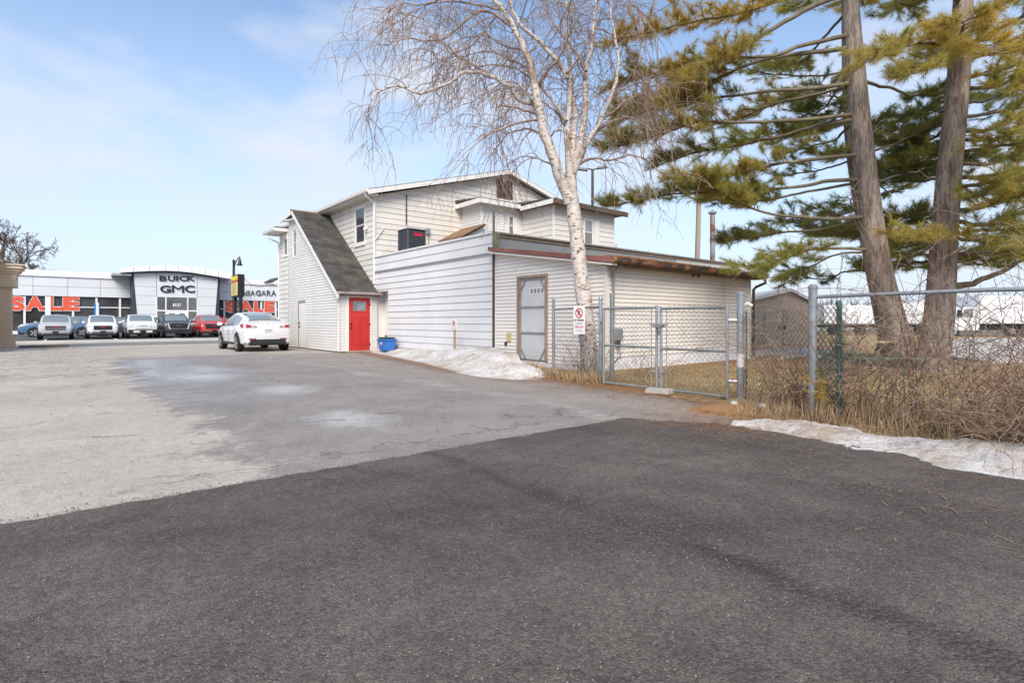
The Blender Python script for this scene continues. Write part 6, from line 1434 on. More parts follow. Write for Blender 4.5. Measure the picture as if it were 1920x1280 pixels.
def pine(root, trunkpts, radii, limbspec, extra, seed, tintbase, dens=1.0):
    T = smooth_path(trunkpts, 50); tr_ = np.interp(np.linspace(0, 1, 50), np.linspace(0, 1, len(radii)), radii)
    b = B(); b.tube([tuple(p) for p in T], list(tr_), 16); b.build('trunk', M_pbark, root, 60)
    lp_, lr_ = [], []; pos, dirs, tin = [], [], []; tw = []; sec = []
    specs = []
    for pts, r0, f0, tn in limbspec: specs.append((smooth_path(pts, 24), r0, f0, tn))
    for (z, az, L_, up_, r0, f0, tn) in extra:
        i = int(np.argmin(abs(T[:, 2] - z))); p = T[i]; d = np.array([math.cos(az), math.sin(az), up_]); q = [p]
        for s_ in range(1, 6): q.append(p + d * L_ * s_ / 5 + np.array([0, 0, -0.10 * L_ * math.sin(s_ / 5 * 2.6)]) + rng.normal(0, 0.05, 3))
        specs.append((smooth_path(q, 24), r0, f0, tn))
    for P, r0, f0, tn in specs:
        P = P.copy(); P[3:] += np.cumsum(rng.normal(0, 0.012, (len(P) - 3, 3)), 0)
        lp_.append(P); lr_.append((r0, 0.012)); ln_ = np.linalg.norm(np.diff(P, axis=0), axis=1).sum()
        ns2 = int(ln_ * 6.0 * dens)
        for k in range(ns2):
            t = f0 + (1 - f0) * (k + rng.uniform(0, 1)) / ns2; i = min(int(t * 23), 22); p = P[i] + (P[i + 1] - P[i]) * (t * 23 - i); d = unit(P[i + 1] - P[i])
            s_ = 1 if k % 2 else -1; lat = unit(np.cross(d, np.array([0, 0, 1.0]))) * s_
            v = unit(d * rng.uniform(0.5, 1.0) + lat * rng.uniform(0.4, 1.0) + np.array([0, 0, rng.uniform(-0.12, 0.28)]))
            L2 = rng.uniform(0.35, 0.95) * (1.15 - 0.5 * t); n = 6; Q = [p]
            for q in range(n): v = unit(v + rng.normal(0, 0.08, 3) + np.array([0, 0, 0.04])); Q.append(Q[-1] + v * L2 / n)
            Q = np.array(Q); sec.append(Q); tnk = tn + 0.05 + rng.normal(0, 0.07)
            for q in range(int(rng.integers(6, 11) * dens)):
                j = rng.integers(2, n + 1) if q else n; p3 = Q[j]; dv = unit(Q[j] - Q[j - 1])
                v3 = unit(dv + rng.normal(0, 0.55, 3) * np.array([1, 1, 0.5]) + np.array([0, 0, 0.12])); L3 = rng.uniform(0.08, 0.30)
                e3 = p3 + v3 * L3; tw.append(np.array([p3, (p3 + e3) / 2 + rng.normal(0, 0.008, 3), e3]))
                for m__ in (0.45, 1.0) if L3 > 0.14 else (1.0,):
                    pos.append(p3 + v3 * L3 * m__); dirs.append(v3); tin.append(tnk)
            pos.append(Q[-1]); dirs.append(unit(Q[-1] - Q[-2])); tin.append(tnk)
    for P_, R2 in zip(lp_, lr_):
        V, Fc = strands([P_], [R2], 7); npmesh('limb', V, Fc, 4, M_plimb, root, True)
    V, Fc = strands(sec, [(0.012, 0.005)] * len(sec), 4); o = npmesh('branches', V, Fc, 4, M_plimb, root); o['kind'] = 'stuff'
    V, Fc = strands(tw, [(0.005, 0.003)] * len(tw), 3); o = npmesh('twigs', V, Fc, 4, M_plimb, root); o['kind'] = 'stuff'
    needles('needles', pos, dirs, tin, root)
    print('pine', len(sec), len(pos))
PD = 13.5
pine1 = thing('pine_tree', 'leaning left-hand pine with long bare limbs reaching over the shed roof', 'tree', (15.9, 4.4, 0), 'pine trees behind the fence')
def T1(px, py, d=PD): return np.array(tuple(atD(px, py, d)))
t1 = [T1(1702, 700), T1(1684, 640), T1(1651, 520), T1(1632, 400), T1(1616, 260), T1(1604, 130), T1(1594, 0), T1(1586, -130), T1(1580, -280)]
def limb(zpts, d0, d1, r0, f0, tn): return ([ppt(x, y, d0 + (d1 - d0) * i / (len(zpts) - 1)) for i, (x, y) in enumerate(zpts)], r0, f0, tn)
L1 = [
 limb([(1040, -30), (900, 20), (700, 130), (560, 220), (400, 310), (250, 400)], PD, 12.3, 0.075, 0.45, 0.62),
 limb([(1030, -60), (800, -10), (600, 55), (330, 110), (60, 170)], PD, 12.0, 0.06, 0.35, 0.80),
 limb([(1040, 150), (850, 190), (700, 235), (480, 260), (300, 300), (60, 350)], PD, 12.6, 0.06, 0.5, 0.66),
 limb([(1040, 205), (800, 240), (640, 265), (450, 340), (330, 400), (60, 500)], PD, 13.6, 0.06, 0.45, 0.70),
 limb([(1055, 355), (850, 385), (700, 400), (450, 430), (250, 450), (40, 480)], PD, 14.2, 0.06, 0.5, 0.58),
 limb([(1060, 370), (900, 400), (720, 440), (560, 500), (420, 540)], PD, 15.0, 0.045, 0.45, 0.62),
 limb([(1070, 490), (850, 510), (620, 525), (400, 530), (200, 590), (30, 630)], PD, 12.6, 0.055, 0.5, 0.52),
 limb([(1070, 510), (900, 540), (750, 580), (560, 630), (380, 660), (220, 710)], PD, 13.8, 0.055, 0.45, 0.34),
 limb([(1095, 660), (900, 685), (750, 710), (600, 740), (420, 770), (310, 770)], PD, 12.4, 0.055, 0.4, 0.60),
 limb([(1110, 770), (950, 775), (850, 790), (650, 810), (480, 820), (250, 830), (30, 880)], PD, 13.0, 0.055, 0.4, 0.38),
 limb([(1110, 780), (900, 810), (700, 850), (560, 860), (430, 860)], PD, 14.4, 0.04, 0.4, 0.30),
 limb([(1130, 925), (950, 940), (800, 925), (650, 905), (520, 850), (430, 800)], PD, 12.6, 0.05, 0.6, 0.50),
 limb([(1130, 930), (900, 990), (760, 1000), (640, 1010), (540, 1030)], PD, 14.2, 0.04, 0.4, 0.24),
 limb([(1150, 1070), (1000, 1065), (850, 1065), (720, 1120), (620, 1160)], PD, 12.6, 0.045, 0.35, 0.36),
 limb([(1150, 1080), (1000, 1090), (880, 1150), (800, 1200)], PD, 14.5, 0.03, 0.35, 0.26),
 limb([(1060, 20), (1150, -20), (1300, 30), (1400, -40)], PD, 12.8, 0.04, 0.35, 0.45),
 limb([(1100, 350), (1200, 380), (1300, 415), (1400, 395), (1480, 430)], PD, 14.6, 0.045, 0.45, 0.28),
 limb([(1130, 650), (1250, 610), (1370, 560), (1420, 520)], PD, 14.8, 0.035, 0.35, 0.30),
 limb([(1160, 780), (1290, 740), (1380, 760)], PD, 15.2, 0.035, 0.3, 0.18),
 limb([(1180, 910), (1280, 915), (1380, 940)], PD, 14.8, 0.04, 0.3, 0.26),
]
ex1 = []
for k in range(9):
    ex1.append((rng.uniform(3.6, 9.2), math.atan2(FY, FX) + rng.uniform(-0.9, 0.9), rng.uniform(1.8, 3.2), rng.uniform(-0.05, 0.2), 0.04, 0.4, rng.uniform(0.15, 0.5)))
for k in range(8): ex1.append((rng.uniform(9.5, 12.6), rng.uniform(0, 6.28), rng.uniform(2.0, 3.2), 0.15, 0.05, 0.3, rng.uniform(0.3, 0.7)))
pine(pine1, t1, [.34, .32, .295, .265, .24, .215, .185, .15, .09], L1, ex1, 1, 0.5, 1.2)
pine2 = thing('pine_tree', 'right-hand pine with dense yellow green boughs at the picture edge', 'tree', (16.6, 3.4, 0), 'pine trees behind the fence')
PD2 = 13.0
t2 = [T1(1742, 700, PD2), T1(1758, 620, PD2), T1(1766, 520, PD2), T1(1772, 420, PD2), T1(1784, 280, PD2), T1(1797, 150, PD2), T1(1806, 0, PD2), T1(1810, -130, PD2), T1(1812, -280, PD2)]
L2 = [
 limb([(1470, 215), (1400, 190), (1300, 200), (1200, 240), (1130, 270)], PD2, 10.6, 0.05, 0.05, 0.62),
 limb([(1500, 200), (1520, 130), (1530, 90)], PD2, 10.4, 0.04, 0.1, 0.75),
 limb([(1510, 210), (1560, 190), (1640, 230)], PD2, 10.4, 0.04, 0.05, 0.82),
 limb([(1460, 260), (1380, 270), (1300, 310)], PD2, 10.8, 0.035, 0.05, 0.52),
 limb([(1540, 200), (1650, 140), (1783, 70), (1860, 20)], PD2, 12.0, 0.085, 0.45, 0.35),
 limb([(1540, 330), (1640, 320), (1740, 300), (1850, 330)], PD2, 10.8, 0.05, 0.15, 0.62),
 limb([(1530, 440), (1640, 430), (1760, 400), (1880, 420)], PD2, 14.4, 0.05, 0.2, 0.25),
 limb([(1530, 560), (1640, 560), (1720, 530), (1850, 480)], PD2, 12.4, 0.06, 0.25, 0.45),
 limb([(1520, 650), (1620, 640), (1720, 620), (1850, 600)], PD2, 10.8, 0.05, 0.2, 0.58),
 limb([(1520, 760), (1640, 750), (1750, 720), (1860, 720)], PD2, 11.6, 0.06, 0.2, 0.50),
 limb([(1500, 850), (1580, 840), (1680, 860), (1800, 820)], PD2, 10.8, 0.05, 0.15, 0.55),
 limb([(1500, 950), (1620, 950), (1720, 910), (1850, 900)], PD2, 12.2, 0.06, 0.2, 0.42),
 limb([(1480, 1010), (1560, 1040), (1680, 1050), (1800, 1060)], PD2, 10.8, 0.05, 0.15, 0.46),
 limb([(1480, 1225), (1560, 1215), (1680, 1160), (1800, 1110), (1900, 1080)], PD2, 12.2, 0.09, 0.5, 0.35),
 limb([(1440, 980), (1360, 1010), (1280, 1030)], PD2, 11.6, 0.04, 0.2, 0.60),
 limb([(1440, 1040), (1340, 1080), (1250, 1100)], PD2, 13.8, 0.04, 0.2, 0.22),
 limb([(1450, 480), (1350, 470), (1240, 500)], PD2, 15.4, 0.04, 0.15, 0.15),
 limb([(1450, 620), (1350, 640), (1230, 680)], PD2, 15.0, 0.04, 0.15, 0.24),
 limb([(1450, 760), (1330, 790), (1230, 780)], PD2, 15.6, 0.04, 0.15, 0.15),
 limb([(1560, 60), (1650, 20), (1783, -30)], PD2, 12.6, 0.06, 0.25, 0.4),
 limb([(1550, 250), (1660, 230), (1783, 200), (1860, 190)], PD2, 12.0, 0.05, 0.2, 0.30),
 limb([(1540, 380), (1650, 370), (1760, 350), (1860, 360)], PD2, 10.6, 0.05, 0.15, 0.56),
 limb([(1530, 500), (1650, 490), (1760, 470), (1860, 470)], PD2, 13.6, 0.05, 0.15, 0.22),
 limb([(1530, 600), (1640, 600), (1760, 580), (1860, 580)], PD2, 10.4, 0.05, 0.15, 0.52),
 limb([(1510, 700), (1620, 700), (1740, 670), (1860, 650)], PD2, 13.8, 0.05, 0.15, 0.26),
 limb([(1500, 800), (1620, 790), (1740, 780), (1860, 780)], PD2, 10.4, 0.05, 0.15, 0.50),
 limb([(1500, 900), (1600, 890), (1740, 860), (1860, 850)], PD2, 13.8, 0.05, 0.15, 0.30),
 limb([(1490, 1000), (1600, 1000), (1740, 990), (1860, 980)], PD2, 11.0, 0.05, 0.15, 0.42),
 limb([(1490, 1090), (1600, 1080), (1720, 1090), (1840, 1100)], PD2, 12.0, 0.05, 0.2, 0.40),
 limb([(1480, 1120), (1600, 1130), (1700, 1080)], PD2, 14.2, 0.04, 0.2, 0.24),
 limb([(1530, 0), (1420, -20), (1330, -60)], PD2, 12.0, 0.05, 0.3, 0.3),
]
ex2 = []
for k in range(10): ex2.append((rng.uniform(2.8, 9.0), math.atan2(FY, FX) + rng.uniform(-1.5, 0.3), rng.uniform(1.8, 3.2), rng.uniform(-0.05, 0.15), 0.045, 0.3, rng.uniform(0.1, 0.4)))
for k in range(8): ex2.append((rng.uniform(9.5, 12.6), rng.uniform(0, 6.28), rng.uniform(2.0, 3.2), 0.15, 0.05, 0.3, rng.uniform(0.3, 0.6)))
pine(pine2, t2, [.36, .32, .29, .27, .25, .235, .20, .16, .10], L2, ex2, 2, 0.5, 1.1)
pine3 = thing('pine_tree', 'thin dark pine standing behind the leaning pine', 'tree', (*T1(1668, 640, 16.5)[:2], 0), 'pine trees behind the fence')
t3 = [T1(1668, 677, 16.5), T1(1640, 520, 16.5), T1(1614, 390, 16.5), T1(1596, 270, 16.5), T1(1588, 150, 16.5), T1(1584, -60, 16.5)]
ex3 = [(rng.uniform(2.5, 9.5), rng.uniform(0, 6.28), rng.uniform(1.6, 3.0), rng.uniform(-0.1, 0.15), 0.035, 0.35, rng.uniform(0.08, 0.4)) for k in range(24)]
pine(pine3, t3, [.22, .2, .18, .16, .13, .09], [], ex3, 3, 0.3)

# ================================================================== BACKGROUND ON THE RIGHT
def hbox(root, nm, c, fwd, x0, x1, y0, y1, z0, z1, m, bev=0.0):
    """box in a local frame: x along fwd, y to its left"""
    f = Vector((math.cos(fwd), math.sin(fwd), 0)); l = Vector((-f.y, f.x, 0)); c = Vector(c)
    P = [c + f * x + l * y + Vector((0, 0, z)) for z in (z0, z1) for (x, y) in ((x0, y0), (x1, y0), (x1, y1), (x0, y1))]
    b = B(); b.hexa(P); return b.build(nm, m, root, None, bev)
VA = math.atan2(RY, RX)       # direction to the right in the picture
# beige garden shed
sc0 = atD(1462, 600, 22.0); sc0.z = 0
shd = thing('garden_shed', 'beige garden shed with pale roof right of the tan wing', 'shed', tuple(sc0))
M_shedw = mat('shed_panel', (0.46, 0.36, 0.29), 0.7, 0.06, 1.5, 0.04, 20); M_shedr = mat('pale_roof', (0.66, 0.64, 0.62), 0.7, 0.08, 2)
fa_ = VA; f = Vector((math.cos(fa_), math.sin(fa_), 0)); l = Vector((-f.y, f.x, 0))
w2, zE, zP = 1.45, 1.85, 2.40
b = B(); b.prism([sc0 + f * x + Vector((0, 0, z)) for x, z in ((-w2, -0.05), (w2, -0.05), (w2, zE), (0.4, zP), (-w2, zE + 0.1))], tuple(l * 2.6)); b.build('wall', M_shedw, shd)
for (xa, za, xb, zb_) in ((-w2 - 0.12, zE + 0.08, 0.4, zP + 0.03), (0.4, zP + 0.03, w2 + 0.12, zE - 0.03)):
    b = B(); o_ = -l * 0.15; b.prism([sc0 + o_ + f * xa + Vector((0, 0, za)), sc0 + o_ + f * xb + Vector((0, 0, zb_)), sc0 + o_ + f * xb + Vector((0, 0, zb_ + 0.12)), sc0 + o_ + f * xa + Vector((0, 0, za + 0.12))], tuple(l * 2.9)); b.build('roof', M_shedr, shd)
for sgn in (-1, 1):
    dr = hbox(shd, 'door', sc0, fa_, min(0.03 * sgn, 0.72 * sgn) + 0.1, max(0.03 * sgn, 0.72 * sgn) + 0.1, -0.04, 0.0, 0.05, 1.75, M_shedw)
    hbox(dr, 'handle', sc0, fa_, 0.1 + sgn * 0.09 - 0.02, 0.1 + sgn * 0.09 + 0.02, -0.07, -0.04, 0.85, 1.05, M_black)
for k in range(9):
    x = -w2 + 0.12 + k * 0.16
    if x < -0.6: hbox(shd, 'wall_rib', sc0, fa_, x, x + 0.03, -0.02, 0.0, 0.0, 1.85, M_shedw)

# white box trucks and trailers in the yard beyond
M_truck = mat('truck_white', (0.76, 0.77, 0.79), 0.4, 0.04, 0.6)
def trailer(px0, px1, ytop, d, label, nm='box_trailer', wheels=True):
    c = atD((px0 + px1) / 2, 603, d); c.z = 0; half = (px1 - px0) / 2 * d / F_PX; zt = atD(px0, ytop, d).z
    r = thing(nm, label, 'trailer', tuple(c), 'white trucks and trailers in the yard beyond')
    hbox(r, 'box', c, VA, -half, half, 0, 2.5, 0.95, zt, M_truck, 0.04)
    hbox(r, 'underframe', c, VA, -half + 0.2, half - 0.2, 0.3, 2.2, 0.7, 0.95, M_plast)
    for e_ in np.arange(-half + 0.6, half - 0.3, 1.2): hbox(r, 'side_rib', c, VA, e_, e_ + 0.06, -0.03, 0.0, 1.0, zt - 0.05, M_whitep)
    hbox(r, 'lower_rail', c, VA, -half, half, -0.04, 0.0, 0.95, 1.08, M_galv)
    for e_ in (-half * 0.55, half * 0.5):
        b = B(); q = c + f * e_ + l * 0.15; ax = l
        b.tube([q + Vector((0, 0, 0.45)), q + l * 0.28 + Vector((0, 0, 0.45))], 0.45, 16); b.build('wheel', M_tyre, r, 40)
    return r
trailer(1545, 1640, 572, 46, 'white box trailer seen between the shed and the leaning pine')
trailer(1650, 1755, 566, 50, 'white box trailer seen between the two pine trunks')
# box truck with cab facing left
d = 42.0; c = atD(1850, 603, d); c.z = 0
tk = thing('box_truck', 'white box truck with cab facing left beyond the right fence', 'truck', tuple(c), 'white trucks and trailers in the yard beyond')
def pxl(px): return (px - 1850) * d / F_PX
hbox(tk, 'cargo_box', c, VA, pxl(1838), pxl(1990), 0, 2.4, 1.05, 3.2, M_truck, 0.04)
hbox(tk, 'chassis', c, VA, pxl(1790), pxl(1985), 0.4, 2.0, 0.55, 1.0, M_plast)
b = B(); b.prism([c + f * x + Vector((0, 0, z)) for x, z in ((pxl(1772), 0.55), (pxl(1836), 0.55), (pxl(1836), 2.35), (pxl(1808), 2.35), (pxl(1790), 1.55), (pxl(1774), 1.35))], tuple(l * 2.2)); b.build('cab', M_truck, tk)
b = B(); b.prism([c - l * 0.02 + f * x + Vector((0, 0, z)) for x, z in ((pxl(1798), 1.55), (pxl(1824), 1.55), (pxl(1824), 2.2), (pxl(1811), 2.2))], tuple(l * 0.03)); b.build('side_window', M_cglass, tk)
hbox(tk, 'mirror', c, VA, pxl(1793), pxl(1799), -0.25, -0.1, 1.6, 2.1, M_plast)
for px in (1790, 1900, 1930):
    q = c + f * pxl(px) + l * 0.05; b = B(); b.tube([q + Vector((0, 0, 0.45)), q + l * 0.28 + Vector((0, 0, 0.45))], 0.45, 18); wh = b.build('wheel', M_tyre, tk, 40)
    b = B(); b.tube([q - l * 0.012 + Vector((0, 0, 0.45)), q + l * 0.02 + Vector((0, 0, 0.45))], 0.24, 14); b.build('hub', M_rim, wh, 40)
# snow field behind the fence
def patchsheet(name, px0, px1, y0, y1, label, seed):
    n = 60; b = B(); pts = []
    for k in range(n):
        t = 2 * math.pi * k / n; px = (px0 + px1) / 2 + (px1 - px0) / 2 * math.cos(t); py = (y0 + y1) / 2 + (y1 - y0) / 2 * math.sin(t) * 1.0 + 1.5 * math.sin(t * 7 + seed)
        p = atZ(px, py, 0.1); pts.append((p.x, p.y, 0.10))
    b.prism([(x, y, 0.02) for x, y, z in pts], (0, 0, 0.10)); tag(b.build(name, M_snow), label, 'snow', None, 'stuff')
patchsheet('snow_field', 1700, 2150, 632, 676, 'patch of old snow on the lawn behind the right fence', 1)
patchsheet('snow_patch', 1400, 1560, 655, 668, 'thin snow patch in front of the beige shed', 2)

# picnic table left of the pines
tc0 = atD(1622, 600, 11.9); tc0.z = 0.04
tb = thing('picnic_table', 'weathered wooden picnic table behind the brambles beside the leaning pine', 'table', tuple(tc0))
M_tbl = mat('old_table_wood', (0.30, 0.24, 0.15), 0.9, 0.25, 3, 0.2, 25, stretch=(1, 1, 1)); M_tblg = mat('green_table_wood', (0.05, 0.13, 0.10), 0.8, 0.2)
for k in range(4): hbox(tb, 'top_board', tc0, VA, -0.62, 0.72, -0.30 + k * 0.165, -0.15 + k * 0.165, 0.70, 0.74, M_tbl)
for y in (-0.75, 0.62): hbox(tb, 'seat_board', tc0, VA, -0.62, 0.72, y, y + 0.24, 0.38, 0.42, M_tblg)
for x in (-0.45, 0.5):
    hbox(tb, 'cross_beam', tc0, VA, x, x + 0.05, -0.72, 0.82, 0.32, 0.38, M_tblg); hbox(tb, 'top_beam', tc0, VA, x, x + 0.05, -0.3, 0.36, 0.64, 0.70, M_tbl)
    for sgn in (-1, 1):
        b = B(); b.tube([tc0 + f * x + l * (0.03 + sgn * 0.25) + Vector((0, 0, 0.68)), tc0 + f * x + l * (0.03 + sgn * 0.62) + Vector((0, 0, -0.04))], 0.04, 4); b.build('leg', M_tblg, tb)

# utility pole and flood light pole behind the house
up_ = atD(1307, 603, 40); pole = thing('utility_pole', 'wooden utility pole rising behind the low wing beside the flue', 'pole', (up_.x, up_.y, 0))
M_pole = mat('pole_wood', (0.30, 0.25, 0.21), 0.9, 0.15, 2, 0.1, 20, stretch=(4, 4, 0.4))
tp = atD(1311, 603, 40); b = B(); b.tube([(up_.x - 0.1, up_.y + 0.1, -0.1), (tp.x, tp.y, 10.8)], [0.22, 0.16], 12); b.build('shaft', M_pole, pole, 40)
b = B(); b.box(tp.x - 1.1, tp.x + 1.1, tp.y - 0.06, tp.y + 0.06, 10.1, 10.24); b.build('crossarm', M_pole, pole)
for e_ in (-0.9, 0.0, 0.9):
    b = B(); b.lathe([(0.05, 0), (0.07, 0.08), (0.04, 0.16)], (tp.x + e_, tp.y, 10.24), 10); b.build('insulator', M_lamp, pole, 40)
lp0 = atD(1111, 603, 34); fl_ = thing('light_pole', 'tall pole with two flood lights standing behind the house', 'street lamp', (lp0.x, lp0.y, 0))
zt = atD(1111, 318, 34).z; b = B(); b.tube([(lp0.x, lp0.y, -0.1), (lp0.x, lp0.y, zt)], [0.12, 0.08], 10); b.build('pole', M_brownm, fl_, 40)
for sgn in (-1, 1):
    b = B(); q = Vector((lp0.x, lp0.y, zt)); b.tube([q, q + f * sgn * 0.3 + Vector((0, 0, 0.05))], 0.04, 6); b.build('arm', M_brownm, fl_)
    b = B(); q2 = q + f * sgn * 0.3 + Vector((0, 0, 0.02 + 0.06 * sgn)); b.hexa([q2 - l * 0.15 + Vector((0, 0, -0.05)), q2 + f * sgn * 0.6 - l * 0.15 + Vector((0, 0, 0.02)), q2 + f * sgn * 0.6 + l * 0.15 + Vector((0, 0, 0.02)), q2 + l * 0.15 + Vector((0, 0, -0.05)),
            q2 - l * 0.13 + Vector((0, 0, 0.09)), q2 + f * sgn * 0.55 - l * 0.13 + Vector((0, 0, 0.13)), q2 + f * sgn * 0.55 + l * 0.13 + Vector((0, 0, 0.13)), q2 + l * 0.13 + Vector((0, 0, 0.09))]); b.build('lamp_head', M_ac, fl_)

# ================================================================== BARE TREES FAR AWAY
M_btw = mat('bare_twig', (0.15, 0.11, 0.09), 0.9, 0.2); M_btr = mat('bare_trunk', (0.13, 0.10, 0.08), 0.95, 0.25, 2, bump=0.4)
def bare_tree(label, base, h, spread, seed, tw_r=0.02, trunk_r=0.35, name='bare_tree', lev=4, lean=0.0, nb0=7, fork=0.25):
    r = np.random.default_rng(seed); base = np.array(base, float)
    root = thing(name, label, 'tree', tuple(base))
    T = np.array([base + np.array([lean * t * t, 0, h * 0.55 * t - 0.1 * (t == 0)]) for t in np.linspace(0, 1, 10)]); T[1:] += r.normal(0, 0.03 * trunk_r * 10 * 0.1, (9, 3))
    V, Fc = strands([T], [(trunk_r, trunk_r * 0.55)], 8); npmesh('trunk', V, Fc, 4, M_btr, root, True)
    cur = []
    for k in range(nb0):
        t = fork + (1 - fork) * (k + 0.5) / nb0; i = min(int(t * 9), 8); az = k * 2.4 + r.uniform(-0.4, 0.4)
        cur.append((T[i], unit(np.array([math.cos(az), math.sin(az), r.uniform(0.45, 1.1)])), h * spread * r.uniform(0.7, 1.1) * (1.15 - 0.4 * t), trunk_r * 0.42))
    cur.append((T[-1], unit(np.array([0.1, 0.1, 1.0])), h * spread * 0.9, trunk_r * 0.5))
    allp, allr = [], []
    for lv in range(lev):
        nxt = []
        for p, v, L_, rd in cur:
            n = 6; Q = [p]
            for q in range(n): v = unit(v + r.normal(0, 0.16, 3) + np.array([0, 0, 0.05])); Q.append(Q[-1] + v * L_ / n)
            allp.append(np.array(Q)); allr.append((rd, max(rd * 0.5, tw_r * 0.5)))
            if lv < lev - 1:
                for s_ in range(4 if lv else 5):
                    j = r.integers(2, n + 1); w_ = unit(unit(Q[j] - Q[j - 1]) + r.normal(0, 0.62, 3)); nxt.append((Q[j], w_, L_ * r.uniform(0.42, 0.68), max(rd * 0.55, tw_r)))
        cur = nxt
    V, Fc = strands(allp, allr, 4); o = npmesh('crown', V, Fc, 4, M_btw, root); return root
bd = atD(5, 603, 80); bare_tree('large bare tree spreading behind the dealership at the left edge', (bd.x, bd.y, 0), 14.0, 0.54, 5, 0.024, 0.5, lev=6, nb0=7)
for (px, ytop, d, sd_, lab) in ((132, 489, 92, 7, 'slim bare treetop above the dealership, left one of a pair'), (157, 484, 92, 8, 'slim bare treetop above the dealership, right one of a pair'), (300, 490, 100, 9, 'bare treetop showing above the arched dealership roof'), (500, 518, 95, 10, 'bare treetop beside the house front above the dealership'),
                                (1190, 430, 38, 11, 'bare tree behind the right end of the house')):
    q = atD(px, 603, d); hh = atD(px, ytop, d).z; bare_tree(lab, (q.x, q.y, 0), hh * 0.86, 0.26 if px < 1000 else 0.34, sd_, 0.022 if d > 60 else 0.014, 0.16, lev=4, nb0=6, fork=0.4)
# far tree line closing the horizon
V_, F_ = [], []; base = 0; paths, rads = [], []
for k in range(950):
    az = rng.uniform(-0.75, 0.95); dd = rng.uniform(150, 210); x0_ = (FX * math.cos(az) + RX * math.sin(az)) * dd; y0_ = (FY * math.cos(az) + RY * math.sin(az)) * dd; hh = rng.uniform(4, 9)
    p = np.array([x0_, y0_, -0.1]); paths.append(np.array([p, p + np.array([rng.normal(0, .3), rng.normal(0, .3), hh * 0.5]), p + np.array([rng.normal(0, .6), rng.normal(0, .6), hh])])); rads.append((0.3, 0.05))
    for q in range(5):
        s0 = p + np.array([0, 0, hh * rng.uniform(0.25, 0.8)]); e0 = s0 + np.array([rng.normal(0, 1.6), rng.normal(0, 1.6), rng.uniform(0.8, 2.5)]); paths.append(np.array([s0, (s0 + e0) / 2 + rng.normal(0, .2, 3), e0])); rads.append((0.14, 0.04))
V, Fc = strands(paths, rads, 3); tag(npmesh('far_woods', V, Fc, 4, M_btw), 'distant belt of bare trees along the horizon', 'woods', None, 'stuff')

# ================================================================== BRAMBLES, DRY GRASS, LITTER
M_bram = mat('bramble_cane', (0.23, 0.13, 0.10), 0.8, 0.35, 4); M_bram2 = mat('bramble_tan', (0.33, 0.245, 0.17), 0.9, 0.3, 4); M_dry = mat('dry_grass', (0.36, 0.25, 0.145), 0.9, 0.3, 3); M_ggrass = mat('olive_grass', (0.26, 0.24, 0.09), 0.9, 0.3, 3)
M_dneed = mat('fallen_needles', (0.34, 0.17, 0.075), 0.9, 0.35, 6)
def arcs(n, xy, h, Lr, droop, seed, z0=0.0, k=9):
    r = np.random.default_rng(seed); out_ = []
    for q in range(n):
        x, y = xy(r); p = np.array([x, y, z0 - 0.02]); v = unit(np.array([r.normal(0, 0.5), r.normal(0, 0.5), 1.0])); L_ = r.uniform(*Lr); Q = [p]; tgt = r.uniform(*h)
        for j in range(k):
            fz = droop if Q[-1][2] > tgt * 0.7 else 0.02
            v = unit(v + np.array([0, 0, -fz * r.uniform(0.5, 1.5)]) + r.normal(0, 0.17, 3)); nx = Q[-1] + v * L_ / k; nx[2] = max(nx[2], 0.02); Q.append(nx)
        out_.append(np.array(Q))
    return out_
def sub(paths, n, Lr, seed):
    r = np.random.default_rng(seed); out_ = []
    for P in paths:
        for q in range(n):
            i = r.integers(2, len(P)); p = P[i]; v = unit(unit(P[i] - P[i - 1]) + r.normal(0, 0.8, 3)); L_ = r.uniform(*Lr); Q = [p]
            for j in range(4): v = unit(v + r.normal(0, 0.2, 3) + np.array([0, 0, -0.08])); Q.append(Q[-1] + v * L_ / 4)
            Q = np.array(Q); Q[:, 2] = np.maximum(Q[:, 2], 0.02); out_.append(Q)
    return out_
def bush(name, label, xy, n, h, Lr, droop, seed, parts=True, ns=4, sl=(0.12, 0.45), r0=0.0048, kind=None, loc=(0, 0, 0), cat='bush'):
    root = thing(name, label, cat, loc)
    a = arcs(n, xy, h, Lr, droop, seed); s2 = sub(a, ns, sl, seed + 1); s3 = sub(s2, 1, (0.06, 0.2), seed + 2)
    V, Fc = strands(a, [(r0, r0 * 0.5)] * len(a), 3); o = npmesh('canes', V, Fc, 4, M_bram, root); o['kind'] = 'stuff'
    V, Fc = strands(s2 + s3, [(r0 * 0.55, r0 * 0.35)] * (len(s2) + len(s3)), 3); o = npmesh('side_shoots', V, Fc, 4, M_bram2, root); o['kind'] = 'stuff'
    return root
def along(p0, p1, w_):
    def fn(r):
        t = r.uniform(0, 1); return p0[0] + (p1[0] - p0[0]) * t + r.normal(0, w_), p0[1] + (p1[1] - p0[1]) * t + r.normal(0, w_)
    return fn
def blob(c, s_):
    return lambda r: (c[0] + r.normal(0, s_), c[1] + r.normal(0, s_))
bush('bramble_thicket', 'tangled brown brambles growing through the green fence at right', along((7.15, 2.7), (7.25, -1.6), 0.16), 250, (0.5, 1.95), (0.9, 2.8), 0.25, 41, loc=(7.2, 0.5, 0), ns=4)
bush('bramble_hedge', 'tall reddish bare canes standing above the fence rail at right', along((7.4, 2.4), (7.6, -1.4), 0.2), 105, (1.2, 2.1), (1.6, 3.0), 0.2, 45, loc=(7.5, 0.5, 0), ns=6, sl=(0.15, 0.6))
bush('bramble_bush', 'dense bramble bush spilling onto the snow at the right picture edge', blob((6.62, 0.75), 0.13), 90, (0.4, 1.0), (0.6, 1.5), 0.28, 51, loc=(6.62, 0.75, 0), ns=6)
